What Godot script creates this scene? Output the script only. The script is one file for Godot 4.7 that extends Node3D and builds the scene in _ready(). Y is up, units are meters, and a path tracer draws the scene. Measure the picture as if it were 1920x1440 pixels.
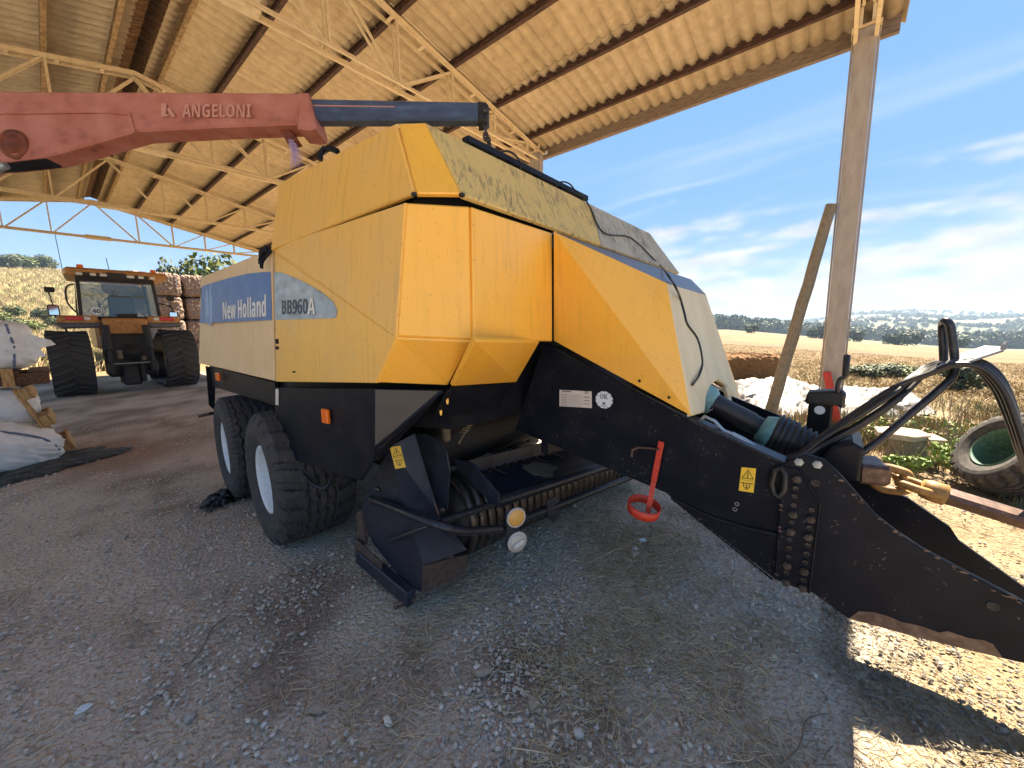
extends Node3D
# A big square baler parked under an open barn, seen from the gable end.
# World: x runs across the barn (away from the camera), z along it (baler's forward), y up, metres.

var M := {}
var rng := RandomNumberGenerator.new()
var nz := FastNoiseLite.new()
var used := {}

class MB:
	var st := SurfaceTool.new()
	var tinted := false
	func _init() -> void:
		st.begin(Mesh.PRIMITIVE_TRIANGLES)
		st.set_smooth_group(-1)
	func smooth(on: bool) -> void:
		st.set_smooth_group(0 if on else -1)
	func col(c: Color) -> void:
		st.set_color(c)
	func tri(a: Vector3, b: Vector3, c: Vector3) -> void:
		st.add_vertex(a)
		st.add_vertex(c)
		st.add_vertex(b)
	func quad(a: Vector3, b: Vector3, c: Vector3, d: Vector3) -> void:
		tri(a, b, c)
		tri(a, c, d)
	func uvquad(a: Vector3, b: Vector3, c: Vector3, d: Vector3) -> void:
		var v := [a, c, b, a, d, c]
		var t := [Vector2(0, 1), Vector2(1, 0), Vector2(1, 1), Vector2(0, 1), Vector2(0, 0), Vector2(1, 0)]
		for i in 6:
			st.set_uv(t[i])
			st.add_vertex(v[i])
	func box(c: Vector3, s: Vector3, b := Basis()) -> void:
		var h := s * 0.5
		var p := []
		for i in 8:
			p.append(c + b * Vector3(h.x if i & 1 else -h.x, h.y if i & 2 else -h.y, h.z if i & 4 else -h.z))
		quad(p[0], p[2], p[3], p[1])
		quad(p[4], p[5], p[7], p[6])
		quad(p[0], p[4], p[6], p[2])
		quad(p[1], p[3], p[7], p[5])
		quad(p[0], p[1], p[5], p[4])
		quad(p[2], p[6], p[7], p[3])
	func bbox(c: Vector3, s: Vector3, v := 0.01, b := Basis()) -> void:
		# box with chamfered edges
		var h := s * 0.5
		var p := func(sx: float, sy: float, sz: float, k: int) -> Vector3:
			var q := Vector3(sx * (h.x - (0.0 if k == 0 else v)), sy * (h.y - (0.0 if k == 1 else v)), sz * (h.z - (0.0 if k == 2 else v)))
			return c + b * q
		for sg in [-1.0, 1.0]:
			var f: Array
			f = [p.call(sg, -1, -1, 0), p.call(sg, 1, -1, 0), p.call(sg, 1, 1, 0), p.call(sg, -1, 1, 0)]
			_face(f, sg)
			f = [p.call(-1, sg, -1, 1), p.call(-1, sg, 1, 1), p.call(1, sg, 1, 1), p.call(1, sg, -1, 1)]
			_face(f, sg)
			f = [p.call(-1, -1, sg, 2), p.call(1, -1, sg, 2), p.call(1, 1, sg, 2), p.call(-1, 1, sg, 2)]
			_face(f, sg)
		for s1 in [-1.0, 1.0]:
			for s2 in [-1.0, 1.0]:
				_face([p.call(s1, s2, -1, 0), p.call(s1, s2, 1, 0), p.call(s1, s2, 1, 1), p.call(s1, s2, -1, 1)], -s1 * s2)
				_face([p.call(s1, -1, s2, 0), p.call(s1, 1, s2, 0), p.call(s1, 1, s2, 2), p.call(s1, -1, s2, 2)], s1 * s2)
				_face([p.call(-1, s1, s2, 1), p.call(1, s1, s2, 1), p.call(1, s1, s2, 2), p.call(-1, s1, s2, 2)], -s1 * s2)
		for s1 in [-1.0, 1.0]:
			for s2 in [-1.0, 1.0]:
				for s3 in [-1.0, 1.0]:
					if s1 * s2 * s3 > 0:
						tri(p.call(s1, s2, s3, 0), p.call(s1, s2, s3, 1), p.call(s1, s2, s3, 2))
					else:
						tri(p.call(s1, s2, s3, 0), p.call(s1, s2, s3, 2), p.call(s1, s2, s3, 1))
	func _face(f: Array, sg: float) -> void:
		if sg > 0:
			quad(f[0], f[1], f[2], f[3])
		else:
			quad(f[3], f[2], f[1], f[0])
	func bar(a: Vector3, b: Vector3, w: float, h: float, up := Vector3.UP, v := 0.0) -> void:
		var d := (b - a).normalized()
		var x := up.cross(d)
		if x.length() < 0.01:
			x = Vector3.RIGHT.cross(d)
		x = x.normalized()
		var y := d.cross(x)
		if v > 0.0:
			bbox((a + b) * 0.5, Vector3(w, h, a.distance_to(b)), v, Basis(x, y, d))
		else:
			box((a + b) * 0.5, Vector3(w, h, a.distance_to(b)), Basis(x, y, d))
	func tube(pts: Array, r, seg := 10, caps := true) -> void:
		smooth(true)
		var rings := []
		var n := pts.size()
		var x := Vector3.ZERO
		for i in n:
			var d: Vector3
			if i == 0:
				d = pts[1] - pts[0]
			elif i == n - 1:
				d = pts[n - 1] - pts[n - 2]
			else:
				d = (pts[i + 1] - pts[i]).normalized() + (pts[i] - pts[i - 1]).normalized()
			d = d.normalized()
			if i == 0:
				x = d.cross(Vector3.UP)
				if x.length() < 0.1:
					x = d.cross(Vector3.RIGHT)
				x = x.normalized()
			else:
				x = (x - d * x.dot(d)).normalized()
			var y := d.cross(x)
			var rr: float = r[i] if r is Array else r
			var ring := []
			for k in seg:
				var a := TAU * k / seg
				ring.append(pts[i] + (x * cos(a) + y * sin(a)) * rr)
			rings.append(ring)
		for i in n - 1:
			for k in seg:
				var k2 := (k + 1) % seg
				quad(rings[i][k], rings[i][k2], rings[i + 1][k2], rings[i + 1][k])
		if caps:
			smooth(false)
			for k in range(1, seg - 1):
				tri(rings[0][0], rings[0][k + 1], rings[0][k])
				tri(rings[n - 1][0], rings[n - 1][k], rings[n - 1][k + 1])
		smooth(false)
	func lathe(o: Vector3, axis: Vector3, prof: Array, seg := 24, flat := false) -> void:
		# prof: Vector2(radius, height along axis)
		smooth(not flat)
		var x := axis.cross(Vector3.UP)
		if x.length() < 0.05:
			x = axis.cross(Vector3.RIGHT)
		x = x.normalized()
		axis = axis.normalized()
		var y := axis.cross(x)
		for i in prof.size() - 1:
			for k in seg:
				var a := TAU * k / seg
				var b := TAU * (k + 1) / seg
				var ea := x * cos(a) + y * sin(a)
				var eb := x * cos(b) + y * sin(b)
				var p: Vector2 = prof[i]
				var q: Vector2 = prof[i + 1]
				if p.x < 1e-5:
					tri(o + axis * p.y, o + eb * q.x + axis * q.y, o + ea * q.x + axis * q.y)
				elif q.x < 1e-5:
					tri(o + ea * p.x + axis * p.y, o + eb * p.x + axis * p.y, o + axis * q.y)
				else:
					quad(o + ea * p.x + axis * p.y, o + eb * p.x + axis * p.y, o + eb * q.x + axis * q.y, o + ea * q.x + axis * q.y)
		smooth(false)
	static func newell(p: Array) -> Vector3:
		var n := Vector3.ZERO
		for i in p.size():
			var a: Vector3 = p[i]
			var b: Vector3 = p[(i + 1) % p.size()]
			n += a.cross(b)
		return n.normalized()
	static func inset(p: Array, n: Vector3, d: float) -> Array:
		var out := []
		var c := p.size()
		for i in c:
			var e1: Vector3 = (p[i] - p[(i + c - 1) % c]).normalized()
			var e2: Vector3 = (p[(i + 1) % c] - p[i]).normalized()
			var m1 := n.cross(e1)
			var m2 := n.cross(e2)
			var m := (m1 + m2).normalized()
			out.append(p[i] + m * d / maxf(m.dot(m1), 0.35))
		return out
	func cap(p: Array, n: Vector3) -> void:
		var x: Vector3 = (p[1] - p[0]).normalized()
		var y := n.cross(x)
		var q := PackedVector2Array()
		for v in p:
			q.append(Vector2(x.dot(v), y.dot(v)))
		var ix := Geometry2D.triangulate_polygon(q)
		for k in range(0, ix.size(), 3):
			var a: Vector3 = p[ix[k]]
			var b: Vector3 = p[ix[k + 1]]
			var c: Vector3 = p[ix[k + 2]]
			if (b - a).cross(c - a).dot(n) > 0:
				tri(a, b, c)
			else:
				tri(a, c, b)
	func plate(p: Array, t: float, bev: float, hint: Vector3) -> void:
		# polygon sheet: outer face where drawn, thickness t behind it
		var n := newell(p)
		if n.dot(hint) < 0:
			p = p.duplicate()
			p.reverse()
			n = -n
		var face := inset(p, n, bev) if bev > 0 else p
		var c := p.size()
		var ring := []
		var back := []
		for v in p:
			ring.append(v - n * bev)
			back.append(v - n * t)
		cap(face, n)
		for i in c:
			var j := (i + 1) % c
			if bev > 0:
				quad(ring[i], ring[j], face[j], face[i])
			quad(back[i], back[j], ring[j], ring[i])
		cap(back, -n)
	func mesh() -> ArrayMesh:
		st.generate_normals()
		return st.commit()

# ---------------------------------------------------------------- helpers
func numbered(called: String) -> String:
	if not used.has(called):
		used[called] = 0
		return called
	used[called] += 1
	return "%s_%03d" % [called, used[called]]

func tag(o: Node3D, label: String, category: String, group := "") -> Node3D:
	o.set_meta("label", label)
	o.set_meta("category", category)
	if group:
		o.set_meta("group", group)
	return o

func thing(called: String, label: String, category: String, at := Vector3.ZERO, group := "") -> Node3D:
	var o := Node3D.new()
	o.name = numbered(called)
	add_child(o)
	o.position = at
	return tag(o, label, category, group)

# part built in world coordinates under a thing or part that is only moved, not turned
func part(called: String, b: MB, m: Material, parent: Node3D) -> MeshInstance3D:
	return place(called, b.mesh(), m, parent, -abs_pos(parent))

func abs_pos(n: Node3D) -> Vector3:
	var p := Vector3.ZERO
	var k: Node = n
	while k != self and k is Node3D:
		p += (k as Node3D).position
		k = k.get_parent()
	return p

func place(called: String, me: Mesh, m: Material, parent: Node3D, at := Vector3.ZERO, b := Basis()) -> MeshInstance3D:
	var o := MeshInstance3D.new()
	o.mesh = me
	o.material_override = m
	o.name = called if parent != self else numbered(called)
	parent.add_child(o, true)
	o.transform = Transform3D(b, at)
	return o

func single(called: String, b: MB, m: Material, label: String, category: String, base: Vector3, group := "") -> MeshInstance3D:
	# a thing of one mesh, built round its base
	var o := place(called, b.mesh(), m, self, base)
	tag(o, label, category, group)
	return o

func srgb(r: float, g: float, b: float) -> Color:
	return Color(r / 255.0, g / 255.0, b / 255.0)

func lin(c: Color) -> Color:
	return c.srgb_to_linear()

func mat(c: Color, rough := 0.7, metal := 0.0) -> StandardMaterial3D:
	var m := StandardMaterial3D.new()
	m.albedo_color = c
	m.roughness = rough
	m.metallic = metal
	m.cull_mode = BaseMaterial3D.CULL_DISABLED
	return m

func ntex(freq: float, ramp: Array, octaves := 4, sd := 1, size := 512, kind := FastNoiseLite.TYPE_SIMPLEX_SMOOTH) -> NoiseTexture2D:
	var f := FastNoiseLite.new()
	f.noise_type = kind
	f.seed = sd
	f.frequency = freq
	f.fractal_type = FastNoiseLite.FRACTAL_FBM
	f.fractal_octaves = octaves
	f.fractal_gain = 0.55
	var t := NoiseTexture2D.new()
	t.noise = f
	t.width = size
	t.height = size
	t.seamless = true
	t.normalize = true
	if ramp.size():
		var g := Gradient.new()
		var off := PackedFloat32Array()
		var cs := PackedColorArray()
		for i in range(0, ramp.size(), 2):
			off.append(ramp[i])
			cs.append(ramp[i + 1])
		g.offsets = off
		g.colors = cs
		t.color_ramp = g
	return t

# material with a colour pattern over real space
func pmat(tex: Texture2D, rough: float, scale: Vector3, metal := 0.0, local := false) -> StandardMaterial3D:
	var m := mat(Color.WHITE, rough, metal)
	m.albedo_texture = tex
	m.uv1_triplanar = true
	m.uv1_world_triplanar = not local
	m.uv1_scale = scale
	return m

func relief(m: StandardMaterial3D, tex: Texture2D, depth: float) -> void:
	m.heightmap_enabled = true
	m.heightmap_texture = tex
	m.heightmap_scale = depth

func text_on(parent: Node3D, called: String, txt: String, face: String, bold: int, o: Vector3, right: Vector3, up: Vector3, m: Material) -> void:
	var f := SystemFont.new()
	f.font_names = PackedStringArray([face])
	f.font_weight = bold
	var t := TextMesh.new()
	t.text = txt
	t.font = f
	t.font_size = 48
	t.pixel_size = 0.01
	t.depth = 0.02
	t.curve_step = 1.5
	var bb := t.get_aabb()
	var n := right.cross(up).normalized()
	var b := Basis(right / bb.size.x, up / bb.size.y, n * 0.06)
	place(called, t, m, parent, o - b * Vector3(bb.position.x, bb.position.y, 0) - abs_pos(parent) + n * 0.0012, b)


func _ready() -> void:
	rng.seed = 7
	nz.seed = 3
	nz.frequency = 1.0
	# ------------------------------------------------ camera
	var cam := Camera3D.new()
	cam.name = "camera"
	cam.fov = 89.84
	cam.near = 0.05
	cam.far = 6000.0
	add_child(cam)
	cam.transform = Transform3D(Basis(Vector3(0.640653, -0.018021, 0.767619), Vector3(0.119713, 0.989843, -0.076674), Vector3(-0.758441, 0.141015, 0.636304)).orthonormalized(), Vector3(0, 1.45, 0))
	cam.current = true
	# ------------------------------------------------ sky, sun, exposure
	var env := Environment.new()
	env.background_mode = Environment.BG_SKY
	env.tonemap_mode = Environment.TONE_MAPPER_LINEAR
	env.tonemap_exposure = 6.3
	env.sdfgi_enabled = true
	env.ssao_enabled = true
	env.ssil_enabled = true
	env.fog_enabled = true
	env.fog_density = 0.00042
	env.fog_light_color = srgb(176, 200, 226)
	var sky := Sky.new()
	var pano := PanoramaSkyMaterial.new()
	pano.panorama = sky_picture()
	sky.sky_material = pano
	env.sky = sky
	env.background_energy_multiplier = 0.315
	var we := WorldEnvironment.new()
	we.name = "environment"
	we.environment = env
	add_child(we)
	var sun := DirectionalLight3D.new()
	sun.name = "sun"
	sun.light_energy = 1.4
	sun.light_color = srgb(255, 240, 214)
	sun.light_angular_distance = 0.55
	sun.shadow_enabled = true
	add_child(sun)
	sun.look_at_from_position(Vector3(0.72, 1.0, 0.035) * 20.0, Vector3.ZERO)
	# ------------------------------------------------ the place
	materials()
	terrain()
	barn()
	baler()
	crane()
	tractor()
	left_yard()
	right_yard()
	vegetation()
	litter()

func smooth01(a: float, b: float, x: float) -> float:
	return smoothstep(a, b, x)

func sky_picture() -> ImageTexture:
	var w := 1536
	var h := 768
	var im := Image.create(w, h, false, Image.FORMAT_RGBF)
	var n1 := FastNoiseLite.new()
	n1.seed = 11
	n1.frequency = 1.0
	n1.fractal_octaves = 5
	var n2 := FastNoiseLite.new()
	n2.seed = 23
	n2.frequency = 1.0
	n2.fractal_octaves = 4
	var zen := Color(0.100, 0.222, 0.47)
	var mid := Color(0.155, 0.295, 0.53)
	var hor := Color(0.31, 0.44, 0.58)
	var white := Color(0.52, 0.55, 0.59)
	for j in h:
		var el := PI * 0.5 - PI * (j + 0.5) / h
		var y := sin(el)
		var base: Color
		if y > 0.28:
			base = mid.lerp(zen, smoothstep(0.28, 0.95, y))
		else:
			base = hor.lerp(mid, smoothstep(0.0, 0.28, maxf(y, 0.0)))
		if el < -0.03:
			for i in w:
				im.set_pixel(i, j, Color(0.30, 0.26, 0.20))
			continue
		var ce := cos(el)
		for i in w:
			var az := TAU * (i + 0.5) / w
			var dx := sin(az) * ce
			var dz := -cos(az) * ce
			var c := base
			# thin cirrus drawn out along the barn's axis
			if y > 0.02:
				var px := dx / (y + 0.10)
				var pz := dz / (y + 0.10)
				var patch := smoothstep(-0.05, 0.5, n2.get_noise_2d(px * 0.35 + 7.0, pz * 0.16))
				var s := n1.get_noise_2d(px * 1.7 + n2.get_noise_2d(px * 0.5, pz * 0.3) * 0.5, pz * 0.16 + 3.0)
				var s2 := n1.get_noise_2d(px * 5.2 + 20.0, pz * 0.5 + 9.0)
				var ci := smoothstep(0.10, 0.62, s + s2 * 0.22) * (0.20 + 0.55 * patch)
				ci *= smoothstep(0.03, 0.16, y)
				c = c.lerp(white, clampf(ci * 0.5, 0.0, 0.36))
			# cumulus bank over the hills, added out of view to whiten fill light
			var ang := atan2(dz, dx)
			var bank := 0.70 + 0.30 * cos(ang - 0.12) + 0.28 * n2.get_noise_2d(cos(ang) * 1.4 + 3.0, sin(ang) * 1.4)
			var top := 0.215 * smoothstep(0.52, 0.98, bank)
			if top > 0.01 and el < top * 1.6:
				var e := el / top
				var bil := n1.get_noise_2d(ang * 3.6 + 1.7, el * 15.0) * 0.80 + n1.get_noise_2d(ang * 13.0, el * 36.0) * 0.22
				var cover := smoothstep(-0.22, 0.42, bil + (0.80 - e) * 0.95)
				cover *= 1.0 - 0.40 * smoothstep(0.45, 0.0, e) * smoothstep(-0.1, 0.25, n2.get_noise_2d(ang * 5.0, el * 30.0 + 5.0))
				var tone := 0.49 + 0.14 * n1.get_noise_2d(ang * 9.0 + 4.0, el * 24.0)
				c = c.lerp(Color(tone, tone * 1.005, tone * 1.02), cover * 0.9)
			im.set_pixel(i, j, c)
	return ImageTexture.create_from_image(im)

func materials() -> void:
	var Y := srgb(226, 158, 26)
	var pale := srgb(224, 190, 132)
	# paint with a little dust and flyspecks
	M.yellow = pmat(paint(srgb(245, 182, 62), srgb(236, 178, 86), 1, 1.1), 0.42, Vector3(0.62, 0.62, 0.62))
	M.yellow.clearcoat_enabled = true
	M.yellow.clearcoat = 0.25
	M.yellow.clearcoat_roughness = 0.35
	M.yellow_side = pmat(paint(srgb(238, 183, 84), srgb(228, 182, 108), 2, 1.4), 0.5, Vector3(0.6, 0.6, 0.6))
	M.yellow_pale = pmat(paint(srgb(226, 193, 146), srgb(218, 182, 128), 3, 1.0), 0.6, Vector3(0.6, 0.6, 0.6))
	M.yellow_grimy = pmat(grime(srgb(218, 186, 112), srgb(62, 62, 58), 4, 0.50), 0.7, Vector3(0.5, 0.5, 0.5))
	M.grey_grimy = pmat(grime(srgb(186, 178, 156), srgb(74, 74, 70), 5, 0.44), 0.8, Vector3(0.5, 0.5, 0.5))
	M.cream = pmat(paint(srgb(216, 202, 166), srgb(200, 184, 146), 6, 1.6), 0.7, Vector3(0.6, 0.6, 0.6))
	M.black = pmat(ntex(0.02, [0.0, srgb(20, 22, 27), 0.5, srgb(25, 27, 33), 0.85, srgb(32, 33, 38), 1.0, srgb(60, 58, 54)], 6, 12), 0.42, Vector3(0.9, 0.9, 0.9))
	M.black.metallic_specular = 0.28
	M.plate = pmat(scratched(), 0.4, Vector3(0.8, 0.8, 0.8))
	M.plate.metallic_specular = 0.22
	M.grey_black = pmat(ntex(0.02, [0.0, srgb(44, 44, 46), 0.6, srgb(52, 52, 55), 1.0, srgb(68, 66, 64)], 5, 13), 0.5, Vector3(1, 1, 1))
	M.silver = pmat(ntex(0.03, [0.0, srgb(82, 86, 96), 0.5, srgb(110, 114, 124), 1.0, srgb(140, 142, 146)], 5, 14), 0.45, Vector3(1.0, 1.0, 1.0), 0.3)
	M.navy = pmat(ntex(0.02, [0.0, srgb(28, 31, 41), 0.6, srgb(37, 41, 53), 0.88, srgb(52, 55, 64), 1.0, srgb(110, 102, 92)], 6, 15), 0.4, Vector3(1.2, 1.2, 1.2))
	M.tubing = pmat(ntex(0.03, [0.0, srgb(30, 32, 38), 0.6, srgb(46, 48, 56), 1.0, srgb(84, 82, 80)], 5, 16), 0.32, Vector3(2, 2, 2), 0.35)
	M.mud = pmat(ntex(0.04, [0.0, srgb(92, 82, 66), 1.0, srgb(140, 128, 106)], 5, 17), 0.95, Vector3(2, 2, 2))
	M.wornsteel = pmat(ntex(0.03, [0.0, srgb(70, 56, 50), 0.5, srgb(96, 80, 72), 1.0, srgb(120, 106, 98)], 5, 18), 0.5, Vector3(1.5, 1.5, 1.5), 0.4)
	M.stripper = pmat(ntex(0.02, [0.0, srgb(56, 48, 44), 0.5, srgb(76, 68, 62), 1.0, srgb(96, 94, 92)], 5, 19), 0.36, Vector3(1.5, 1.5, 1.5), 0.5)
	M.rubber = pmat(ntex(0.02, [0.0, srgb(46, 45, 46), 0.55, srgb(60, 58, 58), 0.85, srgb(74, 70, 66), 1.0, srgb(100, 92, 82)], 5, 20), 0.82, Vector3(1.6, 1.6, 1.6), 0.0, true)
	M.rubber_dusty = pmat(ntex(0.02, [0.0, srgb(44, 42, 42), 0.5, srgb(62, 59, 57), 1.0, srgb(96, 88, 78)], 5, 21), 0.9, Vector3(1.6, 1.6, 1.6), 0.0, true)
	M.hose = pmat(ntex(0.03, [0.0, srgb(22, 22, 24), 0.7, srgb(38, 36, 36), 1.0, srgb(78, 70, 62)], 5, 22), 0.5, Vector3(2, 2, 2))
	M.rim_white = pmat(ntex(0.03, [0.0, srgb(120, 96, 70), 0.16, srgb(196, 200, 200), 0.5, srgb(214, 220, 222), 1.0, srgb(224, 228, 230)], 6, 23), 0.5, Vector3(2, 2, 2), 0.0, true)
	M.red = pmat(ntex(0.03, [0.0, srgb(120, 40, 28), 0.3, srgb(186, 56, 38), 0.8, srgb(206, 66, 44), 1.0, srgb(176, 90, 70)], 5, 24), 0.5, Vector3(2.5, 2.5, 2.5))
	M.boom_red = pmat(ntex(0.012, [0.0, srgb(84, 48, 38), 0.14, srgb(126, 72, 56), 0.26, srgb(164, 96, 78), 0.5, srgb(174, 108, 91), 0.8, srgb(186, 124, 108), 1.0, srgb(166, 94, 66)], 7, 25, 1024), 0.7, Vector3(0.45, 0.45, 0.45))
	M.boom_rust = pmat(ntex(0.02, [0.0, srgb(70, 34, 26), 0.5, srgb(110, 56, 36), 1.0, srgb(140, 78, 48)], 6, 26), 0.8, Vector3(1.2, 1.2, 1.2))
	M.boom_print = mat(srgb(190, 136, 118), 0.75)
	M.boom_patch = mat(srgb(190, 98, 68), 0.65)
	M.boom_blue = pmat(ntex(0.012, [0.0, srgb(46, 58, 80), 0.5, srgb(66, 82, 108), 0.8, srgb(80, 100, 128), 1.0, srgb(112, 132, 150)], 6, 27), 0.35, Vector3(0.8, 2.4, 0.8))
	M.steel = pmat(ntex(0.03, [0.0, srgb(54, 46, 42), 0.6, srgb(78, 72, 70), 1.0, srgb(104, 98, 94)], 5, 28), 0.45, Vector3(2, 2, 2), 0.5)
	M.zinc = mat(srgb(158, 164, 166), 0.38, 0.6)
	M.teal = pmat(ntex(0.03, [0.0, srgb(84, 122, 120), 0.6, srgb(112, 156, 154), 1.0, srgb(136, 172, 168)], 4, 29), 0.5, Vector3(2, 2, 2))
	M.shaft_yellow = pmat(ntex(0.03, [0.0, srgb(92, 66, 34), 0.5, srgb(142, 106, 52), 1.0, srgb(170, 130, 66)], 5, 30), 0.6, Vector3(2, 2, 2))
	M.shaft_rust = pmat(ntex(0.03, [0.0, srgb(60, 42, 36), 0.6, srgb(92, 70, 60), 1.0, srgb(128, 104, 90)], 5, 31), 0.45, Vector3(2, 2, 2), 0.4)
	M.amber = mat(srgb(236, 110, 22), 0.25)
	M.amber_dusty = pmat(ntex(0.05, [0.0, srgb(214, 160, 78), 1.0, srgb(232, 178, 92)], 4, 32), 0.45, Vector3(3, 3, 3))
	M.lens = mat(srgb(206, 200, 188), 0.3)
	M.white_plastic = mat(srgb(188, 180, 168), 0.5)
	M.sticker_yellow = mat(srgb(232, 190, 52), 0.45)
	M.print_black = mat(srgb(22, 22, 24), 0.5)
	M.sticker_white = mat(srgb(214, 222, 228), 0.45)
	M.name_plate = mat(srgb(206, 198, 190), 0.45)
	M.print_grey = mat(srgb(120, 116, 116), 0.5)
	M.print_blue = mat(srgb(40, 66, 120), 0.5)
	M.decal_blue = pmat(ntex(0.01, [0.0, srgb(64, 100, 158), 0.6, srgb(76, 112, 168), 1.0, srgb(112, 140, 178)], 6, 33), 0.5, Vector3(0.9, 0.9, 0.9))
	M.decal_grey = pmat(ntex(0.012, [0.0, srgb(122, 130, 134), 0.35, srgb(150, 162, 170), 0.7, srgb(168, 182, 190), 1.0, srgb(196, 202, 204)], 6, 34), 0.55, Vector3(0.8, 1.6, 0.8))
	M.decal_cream = mat(srgb(222, 218, 206), 0.55)
	M.decal_leaf = mat(srgb(134, 162, 198), 0.55)
	M.decal_dark = mat(srgb(58, 68, 84), 0.55)
	# barn
	M.sheet = []
	for k in 4:
		var t: float = [0.0, 8.0, -8.0, 3.0][k]
		var sm := pmat(ntex(0.016, [0.0, srgb(150 + t, 130 + t, 102 + t), 0.25, srgb(184 + t, 164 + t, 132 + t), 0.6, srgb(204 + t, 184 + t, 150 + t), 0.85, srgb(214 + t, 196 + t, 162 + t), 1.0, srgb(184 + t, 168 + t, 122 + t)], 6, 40 + k), 0.95, Vector3(0.7, 0.7, 0.7))
		M.sheet.append(sm)
	M.ridge_rust = pmat(ntex(0.03, [0.0, srgb(44, 32, 24), 0.45, srgb(92, 62, 36), 0.75, srgb(128, 94, 56), 1.0, srgb(60, 56, 54)], 5, 45), 0.95, Vector3(0.8, 0.8, 0.8))
	M.truss = pmat(ntex(0.03, [0.0, srgb(190, 168, 132), 0.3, srgb(214, 194, 158), 0.7, srgb(222, 204, 168), 1.0, srgb(226, 210, 178)], 4, 46), 0.85, Vector3(0.5, 0.5, 0.5))
	M.purlin = pmat(ntex(0.03, [0.0, srgb(44, 30, 26), 0.45, srgb(72, 50, 42), 0.75, srgb(88, 58, 44), 0.9, srgb(120, 96, 74), 1.0, srgb(160, 134, 100)], 6, 47), 0.8, Vector3(1.0, 1.0, 0.5))
	M.purlin_dusty = pmat(ntex(0.03, [0.0, srgb(110, 84, 56), 0.5, srgb(156, 128, 90), 1.0, srgb(196, 172, 130)], 5, 48), 0.9, Vector3(1.0, 1.0, 0.5))
	M.eave = pmat(ntex(0.03, [0.0, srgb(96, 80, 66), 0.5, srgb(124, 108, 94), 0.85, srgb(140, 122, 106), 1.0, srgb(176, 158, 138)], 6, 49), 0.7, Vector3(1.0, 2.0, 0.4))
	M.column = pmat(ntex(0.02, [0.0, srgb(146, 136, 126), 0.4, srgb(160, 150, 140), 0.8, srgb(168, 158, 148), 1.0, srgb(182, 174, 164)], 6, 50), 0.8, Vector3(0.8, 0.25, 0.8))
	# yard
	M.wood = pmat(ntex(0.02, [0.0, srgb(132, 98, 60), 0.5, srgb(176, 138, 88), 1.0, srgb(196, 158, 106)], 5, 51), 0.85, Vector3(3, 0.8, 3), 0.0, true)
	M.wood_dark = pmat(ntex(0.02, [0.0, srgb(62, 44, 32), 0.5, srgb(96, 68, 46), 1.0, srgb(126, 90, 60)], 5, 52), 0.9, Vector3(2, 2, 2))
	M.pole = pmat(ntex(0.02, [0.0, srgb(78, 72, 62), 0.35, srgb(112, 104, 90), 0.6, srgb(132, 122, 104), 1.0, srgb(104, 90, 72)], 5, 53), 0.8, Vector3(5, 0.9, 5), 0.0, true)
	M.bag = pmat(ntex(0.02, [0.0, srgb(186, 182, 176), 0.3, srgb(222, 220, 214), 1.0, srgb(234, 233, 229)], 6, 54), 0.7, Vector3(1.0, 1.0, 1.0))
	M.bag_seam = mat(srgb(96, 108, 134), 0.8)
	M.tarp = pmat(ntex(0.02, [0.0, srgb(96, 84, 78), 0.2, srgb(120, 115, 111), 0.6, srgb(136, 133, 131), 1.0, srgb(146, 144, 142)], 5, 55), 0.6, Vector3(1.2, 1.2, 1.2))
	M.bale = pmat(ntex(0.05, [0.0, srgb(92, 74, 64), 0.3, srgb(136, 114, 100), 0.6, srgb(160, 138, 124), 1.0, srgb(178, 160, 144)], 6, 56), 1.0, Vector3(0.8, 2.4, 0.8))
	relief(M.bale, ntex(0.06, [], 5, 57), 4.0)
	M.bale_gold = pmat(ntex(0.05, [0.0, srgb(70, 46, 24), 0.35, srgb(112, 78, 42), 0.65, srgb(136, 100, 60), 1.0, srgb(156, 124, 82)], 6, 58), 1.0, Vector3(1.2, 2.2, 1.2))
	relief(M.bale_gold, ntex(0.06, [], 5, 59), 3.0)
	M.stone = pmat(ntex(0.02, [0.0, srgb(134, 120, 104), 0.5, srgb(164, 150, 132), 1.0, srgb(186, 172, 152)], 5, 60), 0.95, Vector3(1.5, 1.5, 1.5))
	M.net = pmat(ntex(0.03, [0.0, srgb(36, 40, 42), 0.6, srgb(60, 66, 66), 1.0, srgb(92, 98, 94)], 5, 61), 0.7, Vector3(2, 2, 2))
	M.twine = mat(srgb(196, 172, 204), 0.6)
	# tractor
	M.tractor_yellow = pmat(ntex(0.02, [0.0, srgb(128, 84, 38), 0.5, srgb(168, 114, 52), 1.0, srgb(186, 136, 74)], 5, 62), 0.5, Vector3(1, 1, 1))
	M.tractor_black = pmat(ntex(0.03, [0.0, srgb(22, 21, 21), 0.6, srgb(36, 34, 33), 1.0, srgb(70, 62, 54)], 5, 63), 0.7, Vector3(2, 2, 2))
	M.track = pmat(ntex(0.03, [0.0, srgb(46, 45, 45), 0.6, srgb(66, 64, 62), 1.0, srgb(96, 88, 78)], 5, 64), 0.9, Vector3(2, 2, 2))
	M.fender = mat(srgb(78, 78, 82), 0.45)
	M.tail_red = mat(srgb(190, 30, 36), 0.25)
	M.mirror = mat(srgb(200, 214, 222), 0.05, 1.0)
	M.glass = mat(Color(0.30, 0.42, 0.46, 0.30), 0.03)
	M.glass.transparency = BaseMaterial3D.TRANSPARENCY_ALPHA
	# plants (vertex tinted)
	M.leaf = mat(Color.WHITE, 0.7)
	M.leaf.vertex_color_use_as_albedo = true
	M.leaf.backlight_enabled = true
	M.leaf.backlight = Color(0.10, 0.13, 0.03)
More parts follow.
